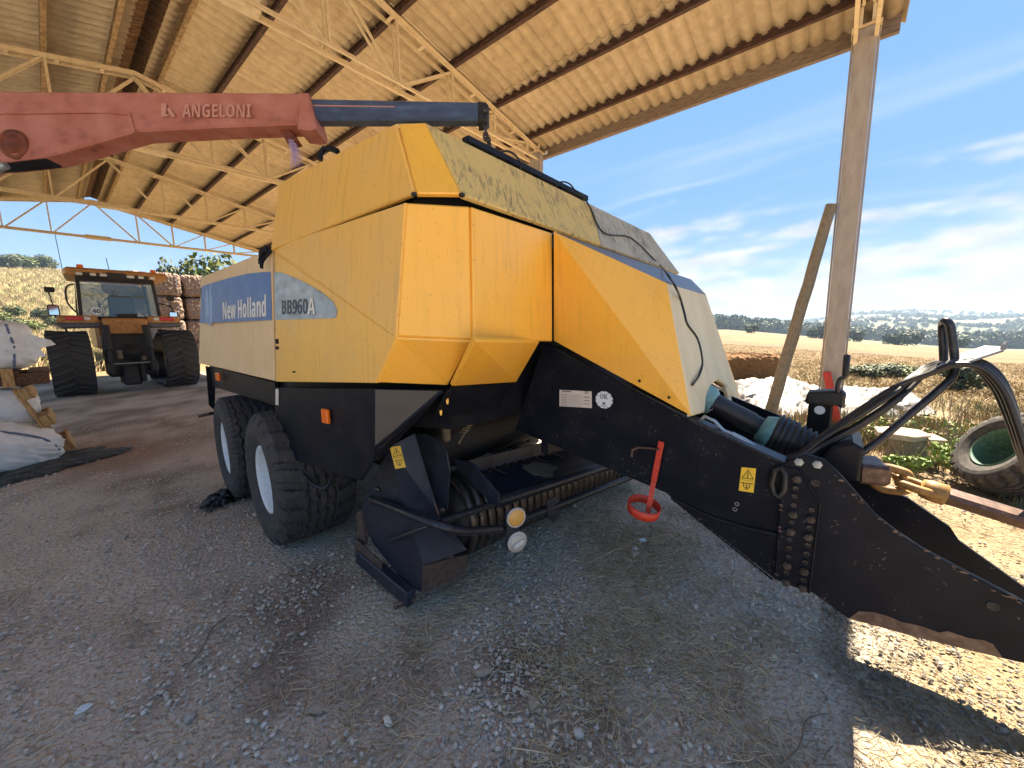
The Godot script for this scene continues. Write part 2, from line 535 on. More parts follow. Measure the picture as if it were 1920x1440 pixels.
	M.bark = pmat(ntex(0.03, [0.0, srgb(62, 50, 38), 1.0, srgb(104, 88, 68)], 5, 65), 0.95, Vector3(2, 0.7, 2))
	M.tinted = mat(Color.WHITE, 0.9)
	M.tinted.vertex_color_use_as_albedo = true
	M.straw = mat(Color.WHITE, 0.75)
	M.straw.vertex_color_use_as_albedo = true

func scratched() -> ImageTexture:
	# black enamel with fine pale chips and scuffs gathered in patches
	var im := Image.create(1024, 1024, false, Image.FORMAT_RGB8)
	var f := FastNoiseLite.new()
	f.seed = 71
	f.frequency = 0.006
	f.fractal_octaves = 5
	var g := f.get_seamless_image(1024, 1024)
	for y in 1024:
		for x in 1024:
			var v := g.get_pixel(x, y).r
			im.set_pixel(x, y, srgb(19 + v * 14, 22 + v * 13, 30 + v * 12))
	var r := RandomNumberGenerator.new()
	r.seed = 5
	for k in 2600:
		var x := r.randi_range(4, 1010)
		var y := r.randi_range(4, 1010)
		if g.get_pixel(x, y).r < 0.60:
			continue
		var c := srgb(120 + r.randf() * 60, 112 + r.randf() * 50, 100 + r.randf() * 40)
		var a := r.randf() * TAU
		var n := r.randi_range(1, 7)
		for i in n:
			im.set_pixel(clampi(int(x + cos(a) * i), 0, 1023), clampi(int(y + sin(a) * i), 0, 1023), c)
	return ImageTexture.create_from_image(im)

func paint(base: Color, dust: Color, sd: int, wear: float) -> ImageTexture:
	# old enamel: soft dust, thin run marks, specks of dirt and a few scratches
	var n := 1024
	var f := FastNoiseLite.new()
	f.seed = sd
	f.frequency = 0.004
	f.fractal_octaves = 5
	var g := f.get_seamless_image(n, n)
	var h := FastNoiseLite.new()
	h.seed = sd + 50
	h.frequency = 0.012
	h.fractal_octaves = 4
	var k := h.get_seamless_image(n, n)
	var im := Image.create(n, n, false, Image.FORMAT_RGB8)
	for y in n:
		for x in n:
			var v := g.get_pixel(x, y).r
			var u := k.get_pixel((x * 3) % n, int(y * 0.25) % n).r
			var c := base.lerp(dust, clampf((v - 0.35) * 1.4, 0.0, 1.0) * 0.8)
			c = c.darkened(maxf(u - 0.60, 0.0) * 0.16 * wear)
			im.set_pixel(x, y, c)
	var r := RandomNumberGenerator.new()
	r.seed = sd * 13
	for q in int(900 * wear):
		var x := r.randi_range(2, n - 4)
		var y := r.randi_range(2, n - 30)
		var c := base.darkened(r.randf_range(0.25, 0.7))
		if r.randf() < 0.82:
			im.fill_rect(Rect2i(x, y, r.randi_range(1, 2), r.randi_range(1, 3)), c)
		else:
			var l := r.randi_range(8, 26)
			for i in l:
				im.set_pixel(x, y + i, im.get_pixel(x, y + i).lerp(c, 0.5 * (1.0 - i / float(l))))
	for q in int(26 * wear):
		var x := r.randf_range(50, n - 200.0)
		var y := r.randf_range(50, n - 200.0)
		var a := r.randf() * TAU
		var l := r.randi_range(20, 120)
		for i in l:
			var px := clampi(int(x + cos(a) * i), 0, n - 1)
			var py := clampi(int(y + sin(a) * i), 0, n - 1)
			im.set_pixel(px, py, im.get_pixel(px, py).lerp(base.darkened(0.35), 0.4))
	return ImageTexture.create_from_image(im)

func grime(base: Color, dirt: Color, sd: int, level: float) -> ImageTexture:
	# faded paint under black mould that has run down in fine grainy streaks
	var n := 1024
	var f := FastNoiseLite.new()
	f.seed = sd
	f.frequency = 0.0045
	f.fractal_octaves = 4
	var g := f.get_seamless_image(n, n)
	var h := FastNoiseLite.new()
	h.seed = sd + 50
	h.frequency = 0.03
	h.fractal_octaves = 5
	h.fractal_gain = 0.7
	var k := h.get_seamless_image(n, n)
	var im := Image.create(n, n, false, Image.FORMAT_RGB8)
	for y in n:
		for x in n:
			var v := g.get_pixel(x, y).r
			var u := k.get_pixel((x * 2 + y) % n, int((y - x * 0.3 + n) * 0.5) % n).r
			var w := k.get_pixel((x * 5) % n, (y * 5) % n).r
			var d := clampf((u - level) * 4.0, 0.0, 1.0) * clampf((v - 0.42) * 4.5, 0.0, 1.0)
			d = d * (0.45 + 0.75 * w)
			im.set_pixel(x, y, base.darkened(absf(w - 0.5) * 0.16).lerp(dirt, clampf(d, 0.0, 0.9)))
	return ImageTexture.create_from_image(im)


# ---------------------------------------------------------------- terrain
func height(x: float, z: float) -> float:
	var r := sqrt(x * x + z * z)
	if r < 7.0:
		return 0.0
	var a := rad_to_deg(atan2(z, x))
	# right: a field falling gently into a valley, then wooded hills
	var drop := lerpf(2.4, 16.0, clampf((a + 11.0) / 21.0, 0.0, 1.0))
	var hr := -drop * clampf((r - 11.0) / 369.0, 0.0, 1.0)
	var hill := smoothstep(430.0, 1500.0, r)
	hr += hill * (13.0 + drop + 7.0 * sin(a * 0.16 + 0.4) + 6.0 * sin(a * 0.45))
	hr += smoothstep(300.0, 520.0, r) * (1.0 - smoothstep(520.0, 800.0, r)) * 9.0 * smoothstep(-5.0, -14.0, a)
	hr += nz.get_noise_2d(x * 0.012, z * 0.012) * smoothstep(30.0, 200.0, r) * 0.8
	hr += nz.get_noise_2d(x * 0.0035, z * 0.0035) * smoothstep(300.0, 900.0, r) * 14.0
	# left: a grassy hillside
	var hl := 16.5 * smoothstep(24.0, 175.0, r) * (0.8 + 0.4 * r / 175.0) + nz.get_noise_2d(x * 0.03, z * 0.03) * smoothstep(30.0, 80.0, r) * 0.9
	hl = minf(hl, 26.0) + smoothstep(200.0, 900.0, r) * 12.0
	var t := smoothstep(-42.0, -66.0, a) * (1.0 - smoothstep(150.0, 179.0, absf(a)))
	if a > 60.0:
		t = 0.0
	var h := lerpf(hr, hl, t)
	if a > 25.0 or a < -120.0:
		var back := smoothstep(25.0, 60.0, a) if a > 0 else smoothstep(-120.0, -150.0, a)
		h = lerpf(h, -0.01 * clampf(r - 12.0, 0.0, 200.0), back)
	return h

func ground_colour(x: float, z: float, h: float) -> Color:
	var r := sqrt(x * x + z * z)
	var a := rad_to_deg(atan2(z, x))
	var n := nz.get_noise_2d(x * 0.55, z * 0.55)
	var n2 := nz.get_noise_2d(x * 2.1 + 40.0, z * 2.1)
	var n3 := nz.get_noise_2d(x * 0.035 + 9.0, z * 0.22) + 0.5 * nz.get_noise_2d(x * 0.22, z * 0.09)
	var gravel := Color(0.58, 0.50, 0.41)
	var dirt := Color(0.31, 0.245, 0.185)
	var dust := Color(0.64, 0.56, 0.465)
	var strawy := Color(0.205, 0.138, 0.062)
	var c := gravel.lerp(dirt, smoothstep(0.05, 0.5, n + n2 * 0.5))
	c = c.lerp(dust, smoothstep(0.1, 0.55, -n + n2 * 0.35) * 0.8)
	# chaff trodden in along the tractor's lane
	c = c.lerp(Color(0.23, 0.165, 0.10), smoothstep(-4.5, -8.0, z) * 0.55 * smoothstep(-0.3, 0.4, n2 + n))
	var redl := Vector2(x - 0.35, (z + 6.9) * 0.8).length()
	c = c.lerp(Color(0.30, 0.165, 0.09), smoothstep(1.1, 0.3, redl + n2 * 0.5) * 0.8)
	c = c.lerp(Color(0.17, 0.16, 0.09), smoothstep(-9.0, -11.5, z) * smoothstep(-0.2, 0.5, n) * 0.8)
	var outside := maxf(smoothstep(-0.1, 0.5, z + n2 * 0.2) * smoothstep(-0.3, 0.9, x + n * 0.4), smoothstep(5.6, 7.4, x + n2 * 0.6))  # straw soil, painted darker where sun falls; ground behind stays pale for bounce
	outside = maxf(outside, smoothstep(-19.0, -22.0, z + n))
	c = c.lerp(strawy.lerp(Color(0.25, 0.178, 0.10), smoothstep(-0.3, 0.4, n2)), outside * 0.93)
	if r < 9.0:
		return c
	# fields on the right
	var gold := Color(0.175, 0.108, 0.044).lerp(Color(0.135, 0.080, 0.034), smoothstep(-0.2, 0.45, n3))
	gold = gold.lerp(Color(0.085, 0.055, 0.032), smoothstep(0.0, 0.5, nz.get_noise_2d(x * 0.07 + 70.0, z * 0.05) + 0.3 * n) * smoothstep(70.0, 20.0, r) * 0.9)
	gold = gold.lerp(Color(0.12, 0.085, 0.05), smoothstep(11.5, 10.0, r + n) * 0.5)
	var f := gold
	var green_edge := lerpf(205.0, 132.0, smoothstep(-6.0, 4.0, a))
	f = f.lerp(Color(0.125, 0.118, 0.055), smoothstep(green_edge, green_edge + 9.0, r) * smoothstep(-7.0, 0.0, a))
	f = f.lerp(Color(0.16, 0.108, 0.05), smoothstep(green_edge - 40.0, green_edge - 30.0, r) * smoothstep(0.0, -7.0, a))
	var wood := Color(0.070, 0.088, 0.038)
	f = f.lerp(wood, smoothstep(330.0, 400.0, r))
	var bare := smoothstep(0.06, 0.16, nz.get_noise_2d(x * 0.0042 + 3.0, z * 0.0042 + 8.0)) * smoothstep(470.0, 560.0, r)
	f = f.lerp(Color(0.17, 0.12, 0.06), bare)
	# hillside on the left
	var g := Color(0.25, 0.21, 0.078).lerp(Color(0.14, 0.165, 0.045), smoothstep(-0.15, 0.5, nz.get_noise_2d(x * 0.05, z * 0.05) + (h - 3.0) * 0.05))
	g = g.lerp(Color(0.21, 0.155, 0.075), smoothstep(34.0, 24.0, r + n * 3.0))
	var t := smoothstep(-42.0, -66.0, a)
	f = f.lerp(g, t)
	return c.lerp(f, smoothstep(9.0, 11.5, r + n) * maxf(smoothstep(8.0, 9.5, x + n * 0.6), maxf(smoothstep(-20.5, -23.0, z + n), smoothstep(25.0, 60.0, absf(a)) * smoothstep(14.0, 25.0, r))))

func terrain() -> void:
	var b := SurfaceTool.new()
	b.begin(Mesh.PRIMITIVE_TRIANGLES)
	var seg := 300
	var radii := [0.0]
	var r := 0.35
	while r < 4200.0:
		radii.append(r)
		r *= 1.036 if r > 2.0 else 1.07
	b.set_smooth_group(0)
	for i in radii.size():
		for k in seg:
			var a := TAU * k / seg
			var x: float = cos(a) * radii[i]
			var z: float = sin(a) * radii[i]
			var h := height(x, z)
			var fine := nz.get_noise_2d(x * 2.6, z * 2.6) * 0.012 + nz.get_noise_2d(x * 9.0, z * 9.0) * 0.005
			b.set_color(ground_colour(x, z, h))
			b.add_vertex(Vector3(x, h + fine - 0.012, z))
	for i in radii.size() - 1:
		for k in seg:
			var k2 := (k + 1) % seg
			var p := i * seg + k
			var q := i * seg + k2
			if i > 0:
				b.add_index(p)
				b.add_index(q)
				b.add_index(q + seg)
			b.add_index(p)
			b.add_index(q + seg)
			b.add_index(p + seg)
	b.generate_normals()
	var m := mat(Color.WHITE, 0.95)
	m.vertex_color_use_as_albedo = true
	m.albedo_texture = ntex(0.055, [0.0, Color(0.66, 0.65, 0.64), 0.25, Color(0.88, 0.87, 0.86), 0.5, Color(0.98, 0.97, 0.96), 0.8, Color(1, 1, 1), 1.0, Color(0.86, 0.84, 0.82)], 5, 90, 1024)
	m.uv1_triplanar = true
	m.uv1_world_triplanar = true
	m.uv1_scale = Vector3(0.55, 0.55, 0.55)
	relief(m, ntex(0.05, [], 5, 91, 1024), 2.0)
	var o := place("ground", b.commit(), m, self)
	o.set_meta("kind", "structure")
	o.set_meta("label", "gravel yard under the barn running out into straw coloured fields and hills")

# ---------------------------------------------------------------- barn
const RX := 1.55
func chord_y(x: float) -> float:
	return 6.10 - 0.2 * absf(x - RX)

func pair(b: MB, p: Vector3, q: Vector3, w: float, h: float, gap: float) -> void:
	for s in [-1.0, 1.0]:
		b.bar(p + Vector3(0, 0, s * gap), q + Vector3(0, 0, s * gap), w, h)

func barn() -> void:
	var t := thing("barn", "open sided barn with corrugated roof on steel trusses over the yellow baler", "barn", Vector3(RX, 0, -10))
	var px := [1.05, 2.03, 3.02, 4.0, 4.95]
	# trusses
	for zi in 5:
		var z := -5.0 * zi
		var b := MB.new()
		for s in [-1.0, 1.0]:
			pair(b, Vector3(RX + s * 5.4, chord_y(RX + 5.4) - 0.04, z), Vector3(RX, 6.06, z), 0.010, 0.055, 0.08)
			pair(b, Vector3(RX + s * 5.4, chord_y(RX + 5.4) - 0.006, z), Vector3(RX, 6.094, z), 0.034, 0.010, 0.098)
			for k in 9:
				var x: float = RX + s * (0.4 + k * 0.52)
				b.bar(Vector3(x, chord_y(x) - 0.045, z - 0.075), Vector3(x, chord_y(x) - 0.045, z + 0.075), 0.05, 0.01)
		var tr := part("roof_truss", b, M.truss, t)
		b = MB.new()
		pair(b, Vector3(RX - 5.4, 4.86, z), Vector3(RX + 5.4, 4.86, z), 0.010, 0.055, 0.08)
		pair(b, Vector3(RX - 5.4, 4.83, z), Vector3(RX + 5.4, 4.837, z), 0.034, 0.010, 0.098)
		part("bottom_chord", b, M.truss, tr)
		for s in [-1.0, 1.0]:
			for x in px:
				b = MB.new()
				pair(b, Vector3(RX + s * x, 4.86, z), Vector3(RX + s * x, chord_y(RX + x) - 0.05, z), 0.03, 0.03, 0.055)
				part("truss_post", b, M.truss, tr)
			var dg := [[0.0, 6.02, 1.0, 4.88], [1.08, 5.84, 1.98, 4.88], [2.08, 4.88, 2.98, 5.44], [3.07, 4.88, 3.95, 5.25], [4.05, 4.88, 4.9, 5.06]]
			for d in dg:
				b = MB.new()
				pair(b, Vector3(RX + s * d[0], d[1], z), Vector3(RX + s * d[2], d[3], z), 0.028, 0.028, 0.045)
				part("truss_diagonal", b, M.truss, tr)
		b = MB.new()
		b.box(Vector3(RX, 4.86, z), Vector3(0.62, 0.13, 0.14))
		part("gusset_plate", b, M.truss, tr)
		for s in [-1.0, 1.0]:
			b = MB.new()
			b.lathe(Vector3(RX + s * 0.10 - 0.12, 4.86, z + 0.071), Vector3(0, 0, 1), [Vector2(0.03, 0), Vector2(0.028, 0.012), Vector2(0, 0.012)], 8)
			part("gusset_bolt", b, M.tractor_black, tr)
	# purlins
	for s in [-1.0, 1.0]:
		for x in [0.33, 1.05, 2.03, 3.02, 4.0, 4.95]:
			var b := MB.new()
			var p := Vector3(RX + s * x, chord_y(RX + x) + 0.012, 0)
			b.box(p + Vector3(0, 0.004, -10.03), Vector3(0.062, 0.008, 20.7))
			b.box(p + Vector3(0, 0.05, -10.03), Vector3(0.008, 0.084, 20.7))
			b.box(p + Vector3(0, 0.096, -10.03), Vector3(0.062, 0.008, 20.7))
			part("purlin", b, M.purlin if x > 0.5 and s > 0 else M.purlin_dusty, t)
	# eave beams
	for s in [-1.0, 1.0]:
		var b := MB.new()
		var xe: float = RX + s * 5.47
		b.box(Vector3(xe, 5.035, -10.03), Vector3(0.014, 0.19, 20.68))
		b.box(Vector3(xe + s * 0.045, 4.947, -10.03), Vector3(0.10, 0.014, 20.68))
		b.box(Vector3(xe + s * 0.045, 5.123, -10.03), Vector3(0.10, 0.014, 20.68))
		part("eave_beam", b, M.eave, t)
	# columns
	for zi in 5:
		for s in [-1.0, 1.0]:
			var z := -5.0 * zi
			var xc: float = 6.86 if s > 0 else RX - 5.31
			var b := MB.new()
			b.bbox(Vector3(xc, 2.47, z), Vector3(0.20, 5.02, 0.215), 0.012)
			b.box(Vector3(xc, 2.47, z + 0.122), Vector3(0.12, 4.98, 0.02))
			b.box(Vector3(xc, 2.47, z - 0.122), Vector3(0.12, 4.98, 0.02))
			var co := part("column", b, M.column, t)
			b = MB.new()
			b.box(Vector3(xc, 4.99, z), Vector3(0.26, 0.016, 0.28))
			for q in [-0.09, 0.09]:
				b.bar(Vector3(xc - 0.06, 4.98, z + q), Vector3(xc - 0.02, 5.24, z + q * 1.15), 0.05, 0.012, Vector3(0, 0, 1))
			part("head_bracket", b, M.truss, co)
	# corrugated sheets, three courses each side, edges lapped
	var pitch := 0.177
	var courses := [[0.16, 2.10], [1.94, 4.06], [3.88, 5.64]]
	var cos_s := cos(atan(0.2))
	var meshes := []
	for c in courses:
		var len_s: float = (c[1] - c[0]) / cos_s
		for v in 2:
			var b := MB.new()
			b.smooth(true)
			var nseg := 60
			var pts := []
			for i in nseg + 1:
				var u := float(i) / nseg * (5.0 * pitch + 0.05)
				pts.append(Vector2(u, 0.030 * (1.0 - 2.0 * pow(absf(sin(PI * u / pitch)), 0.8))))
			for i in nseg:
				var p: Vector2 = pts[i]
				var q: Vector2 = pts[i + 1]
				# local: x down the slope, z across the sheet, under side and top side
				b.quad(Vector3(0, p.y, p.x), Vector3(len_s, p.y, p.x), Vector3(len_s, q.y, q.x), Vector3(0, q.y, q.x))
				b.quad(Vector3(0, p.y + 0.007, p.x), Vector3(0, q.y + 0.007, q.x), Vector3(len_s, q.y + 0.007, q.x), Vector3(len_s, p.y + 0.007, p.x))
				for e in [0.0, len_s]:
					b.quad(Vector3(e, p.y, p.x), Vector3(e, p.y + 0.007, p.x), Vector3(e, q.y + 0.007, q.x), Vector3(e, q.y, q.x))
			for e in [0, nseg]:
				var p: Vector2 = pts[e]
				b.quad(Vector3(0, p.y, p.x), Vector3(len_s, p.y, p.x), Vector3(len_s, p.y + 0.007, p.x), Vector3(0, p.y + 0.007, p.x))
			meshes.append(b.mesh())
			break
	for s in [-1.0, 1.0]:
		var tilt := Basis(Vector3(0, 0, 1), -atan(0.2)) if s > 0 else Basis(Vector3(0, 0, 1), PI + atan(0.2)) * Basis(Vector3(1, 0, 0), PI)
		for ci in 3:
			for k in 24:
				var x0: float = RX + s * courses[ci][0]
				var y0 := chord_y(RX + courses[ci][0]) + 0.142 - ci * 0.012 + (0.004 if k % 2 else 0.0) + rng.randf_range(-0.002, 0.002)
				var z0 := 0.36 - (k + 1) * pitch * 5.0 - 0.05
				var bb := tilt
				var org := Vector3(x0, y0, z0)
				if s < 0:
					org.z += 5.0 * pitch + 0.05
				place("roof_sheet", meshes[ci], M.sheet[rng.randi() % 4], t, org - t.position, bb)
	# rusty ridge capping
	var rb := MB.new()
	rb.smooth(true)
	for i in 60 * 4:
		var z := 0.34 - i * 0.0868
		var z2 := z - 0.0868
		var ya := 0.012 * cos(TAU * z / 0.34)
		var yb := 0.012 * cos(TAU * z2 / 0.34)
		for s in [-1.0, 1.0]:
			rb.quad(Vector3(RX + s * 0.30, chord_y(RX + 0.30) + 0.178 + ya, z), Vector3(RX, 6.31 + ya, z), Vector3(RX, 6.31 + yb, z2), Vector3(RX + s * 0.30, chord_y(RX + 0.30) + 0.178 + yb, z2))
	part("ridge_cap", rb, M.ridge_rust, t)
	# small lamp under the far eave corner
	rb = MB.new()
	rb.lathe(Vector3(7.050, 5.027, -4.855), Vector3(0, -1, 0), [Vector2(0.02, -0.08), Vector2(0.02, -0.04), Vector2(0.05, -0.03), Vector2(0.055, 0.01), Vector2(0.035, 0.045), Vector2(0, 0.055)], 12)
	part("lamp_globe", rb, M.sticker_white, t)


# ---------------------------------------------------------------- baler
func tyre_mesh(R: float, W: float, rim: float, lugs: bool, seg := 288) -> ArrayMesh:
	# axis along x; tread relief cut into the surface itself
	var prof := []   # x, r, tread weight
	var half := W * 0.5
	prof.append(Vector3(-half * 0.78, rim, 0))
	prof.append(Vector3(-half * 0.90, rim + (R - rim) * 0.18, 0))
	prof.append(Vector3(-half * 1.0, rim + (R - rim) * 0.45, 0))
	prof.append(Vector3(-half * 0.99, rim + (R - rim) * 0.64, 0))
	prof.append(Vector3(-half * 0.955, rim + (R - rim) * 0.80, 0.6))
	prof.append(Vector3(-half * 0.90, R - (R - rim) * 0.10, 1))
	var n := 34
	for i in n + 1:
		var s := lerpf(-0.84, 0.84, float(i) / n)
		prof.append(Vector3(s * half, R - (R - rim) * 0.06 * s * s * s * s, 1))
	for i in range(5, -1, -1):
		var q: Vector3 = prof[i]
		prof.append(Vector3(-q.x, q.y, q.z))
	var st := SurfaceTool.new()
	st.begin(Mesh.PRIMITIVE_TRIANGLES)
	st.set_smooth_group(-1)
	var count := prof.size()
	for k in seg:
		var a := TAU * k / seg
		for p in prof:
			var s: float = p.x / half
			var d := 0.0
			if p.z > 0.0:
				if lugs:
					var zig := 0.030 * (absf(fposmod(a * 22.0 / TAU, 1.0) * 2.0 - 1.0) - 0.5)
					for g in [-0.30, -0.08, 0.14, 0.34]:
						if absf(s - g - zig * 2.2) < 0.030:
							d = 0.018
					if absf(s) > 0.40:
						var ph := fposmod(a * 22.0 / TAU + (absf(s) - 0.4) * 0.55 + (0.5 if s > 0 else 0.0), 1.0)
						if ph < 0.36:
							d = 0.028 * p.z
				else:
					var zig := 0.05 * (absf(fposmod(a * 30.0 / TAU, 1.0) * 2.0 - 1.0) - 0.5)
					for g in [-0.62, -0.36, -0.12, 0.12, 0.36, 0.62]:
						if absf(s - g - zig * 2.0) < 0.028:
							d = 0.017
					if absf(s) > 0.72 and fposmod(a * 60.0 / TAU, 1.0) < 0.4:
						d = maxf(d, 0.012 * p.z)
			var rr: float = p.y - d
			st.add_vertex(Vector3(p.x, cos(a) * rr, sin(a) * rr))
	for k in seg:
		var k2 := (k + 1) % seg
		for i in count - 1:
			var p := k * count + i
			var q := k2 * count + i
			st.add_index(p)
			st.add_index(p + 1)
			st.add_index(q + 1)
			st.add_index(p)
			st.add_index(q + 1)
			st.add_index(q)
	st.generate_normals()
	return st.commit()

func wheel(parent: Node3D, at: Vector3, R: float, W: float, rim: float, me: ArrayMesh, turn: float) -> void:
	var b := Basis(Vector3.UP, turn)
	var ty := place("tyre", me, M.rubber, parent, at - abs_pos(parent), b)
	var m := MB.new()
	var h := W * 0.5
	for s in [1.0]:
		m.lathe(Vector3.ZERO, Vector3(-1, 0, 0), [Vector2(rim + 0.012, h * 0.80), Vector2(rim + 0.014, h * 0.86), Vector2(rim, h * 0.87), Vector2(rim - 0.012, h * 0.78), Vector2(rim - 0.022, h * 0.45), Vector2(rim - 0.03, h * 0.12), Vector2(rim - 0.06, h * 0.02), Vector2(0.115, h * 0.0), Vector2(0.085, h * 0.10), Vector2(0.075, h * 0.36), Vector2(0.06, h * 0.42), Vector2(0.0, h * 0.44)], 40)
		m.lathe(Vector3.ZERO, Vector3(1, 0, 0), [Vector2(rim + 0.012, h * 0.80), Vector2(rim, h * 0.86), Vector2(rim - 0.04, h * 0.4), Vector2(0.0, h * 0.3)], 40)
	var rm := place("rim", m.mesh(), M.rim_white, ty)
	for k in 8:
		var a := TAU * k / 8.0
		m = MB.new()
		m.lathe(Vector3(-h * 0.0, cos(a) * (rim - 0.13), sin(a) * (rim - 0.13)), Vector3(-1, 0, 0), [Vector2(0.014, 0), Vector2(0.014, 0.018), Vector2(0, 0.02)], 6, true)
		place("wheel_nut", m.mesh(), M.steel, ty)

func prism_xz(b: MB, plan: Array, y0: float, y1: float) -> void:
	var top := []
	for p in plan:
		top.append(Vector3(p.x, y1, p.y))
	b.plate(top, y1 - y0, 0.0, Vector3.UP)

func panel(parent: Node3D, called: String, polys: Array, m: Material, hint: Vector3, t := 0.02, bev := 0.006) -> MeshInstance3D:
	var b := MB.new()
	for p in polys:
		b.plate(p, t, bev, hint)
	return part(called, b, m, parent)

func on_plane(p: Array, d: float, hint: Vector3) -> Array:
	var n := MB.newell(p)
	if n.dot(hint) < 0:
		n = -n
	var out := []
	for v in p:
		out.append(v + n * d)
	return out

func disc(o: Vector3, n: Vector3, up: Vector3, rx: float, ry: float, seg := 24) -> Array:
	var x := up.cross(n).normalized()
	var y := n.cross(x).normalized()
	var out := []
	for k in seg:
		var a := TAU * k / seg
		out.append(o + x * cos(a) * rx + y * sin(a) * ry)
	return out

func stroke(b: MB, pts: Array, w: float, n: Vector3) -> void:
	for i in pts.size() - 1:
		var d: Vector3 = (pts[i + 1] - pts[i]).normalized()
		var s := n.cross(d) * w * 0.5
		b.quad(pts[i] - s - d * w * 0.4, pts[i + 1] - s + d * w * 0.4, pts[i + 1] + s + d * w * 0.4, pts[i] + s - d * w * 0.4)

func warning_sticker(parent: Node3D, q: Array, hint: Vector3) -> void:
	# q: top left, top right, bottom right, bottom left
	var st := panel(parent, "warning_sticker", [q], M.sticker_yellow, hint, 0.0016, 0.0)
	var n := MB.newell(q)
	if n.dot(hint) < 0:
		n = -n
	var at := func(u: float, v: float) -> Vector3:
		return q[0].lerp(q[1], u).lerp(q[3].lerp(q[2], u), v) + n * 0.001
	var w: float = q[0].distance_to(q[1]) * 0.05
	var b := MB.new()
	stroke(b, [at.call(0.12, 0.44), at.call(0.5, 0.08), at.call(0.88, 0.44), at.call(0.12, 0.44)], w, n)
	stroke(b, [at.call(0.5, 0.20), at.call(0.5, 0.33)], w * 1.4, n)
	stroke(b, [at.call(0.5, 0.365), at.call(0.5, 0.395)], w * 1.4, n)
	stroke(b, [at.call(0.06, 0.52), at.call(0.94, 0.52)], w * 0.5, n)
	stroke(b, [at.call(0.10, 0.64), at.call(0.9, 0.64)], w, n)
	stroke(b, [at.call(0.28, 0.66), at.call(0.30, 0.80), at.call(0.5, 0.90), at.call(0.70, 0.80), at.call(0.72, 0.66)], w, n)
	stroke(b, [at.call(0.42, 0.72), at.call(0.58, 0.72), at.call(0.44, 0.80), at.call(0.58, 0.82), at.call(0.42, 0.85)], w * 0.8, n)
	var p := part("sticker_print", b, M.print_black, st)
	p.set_meta("kind", "stuff")

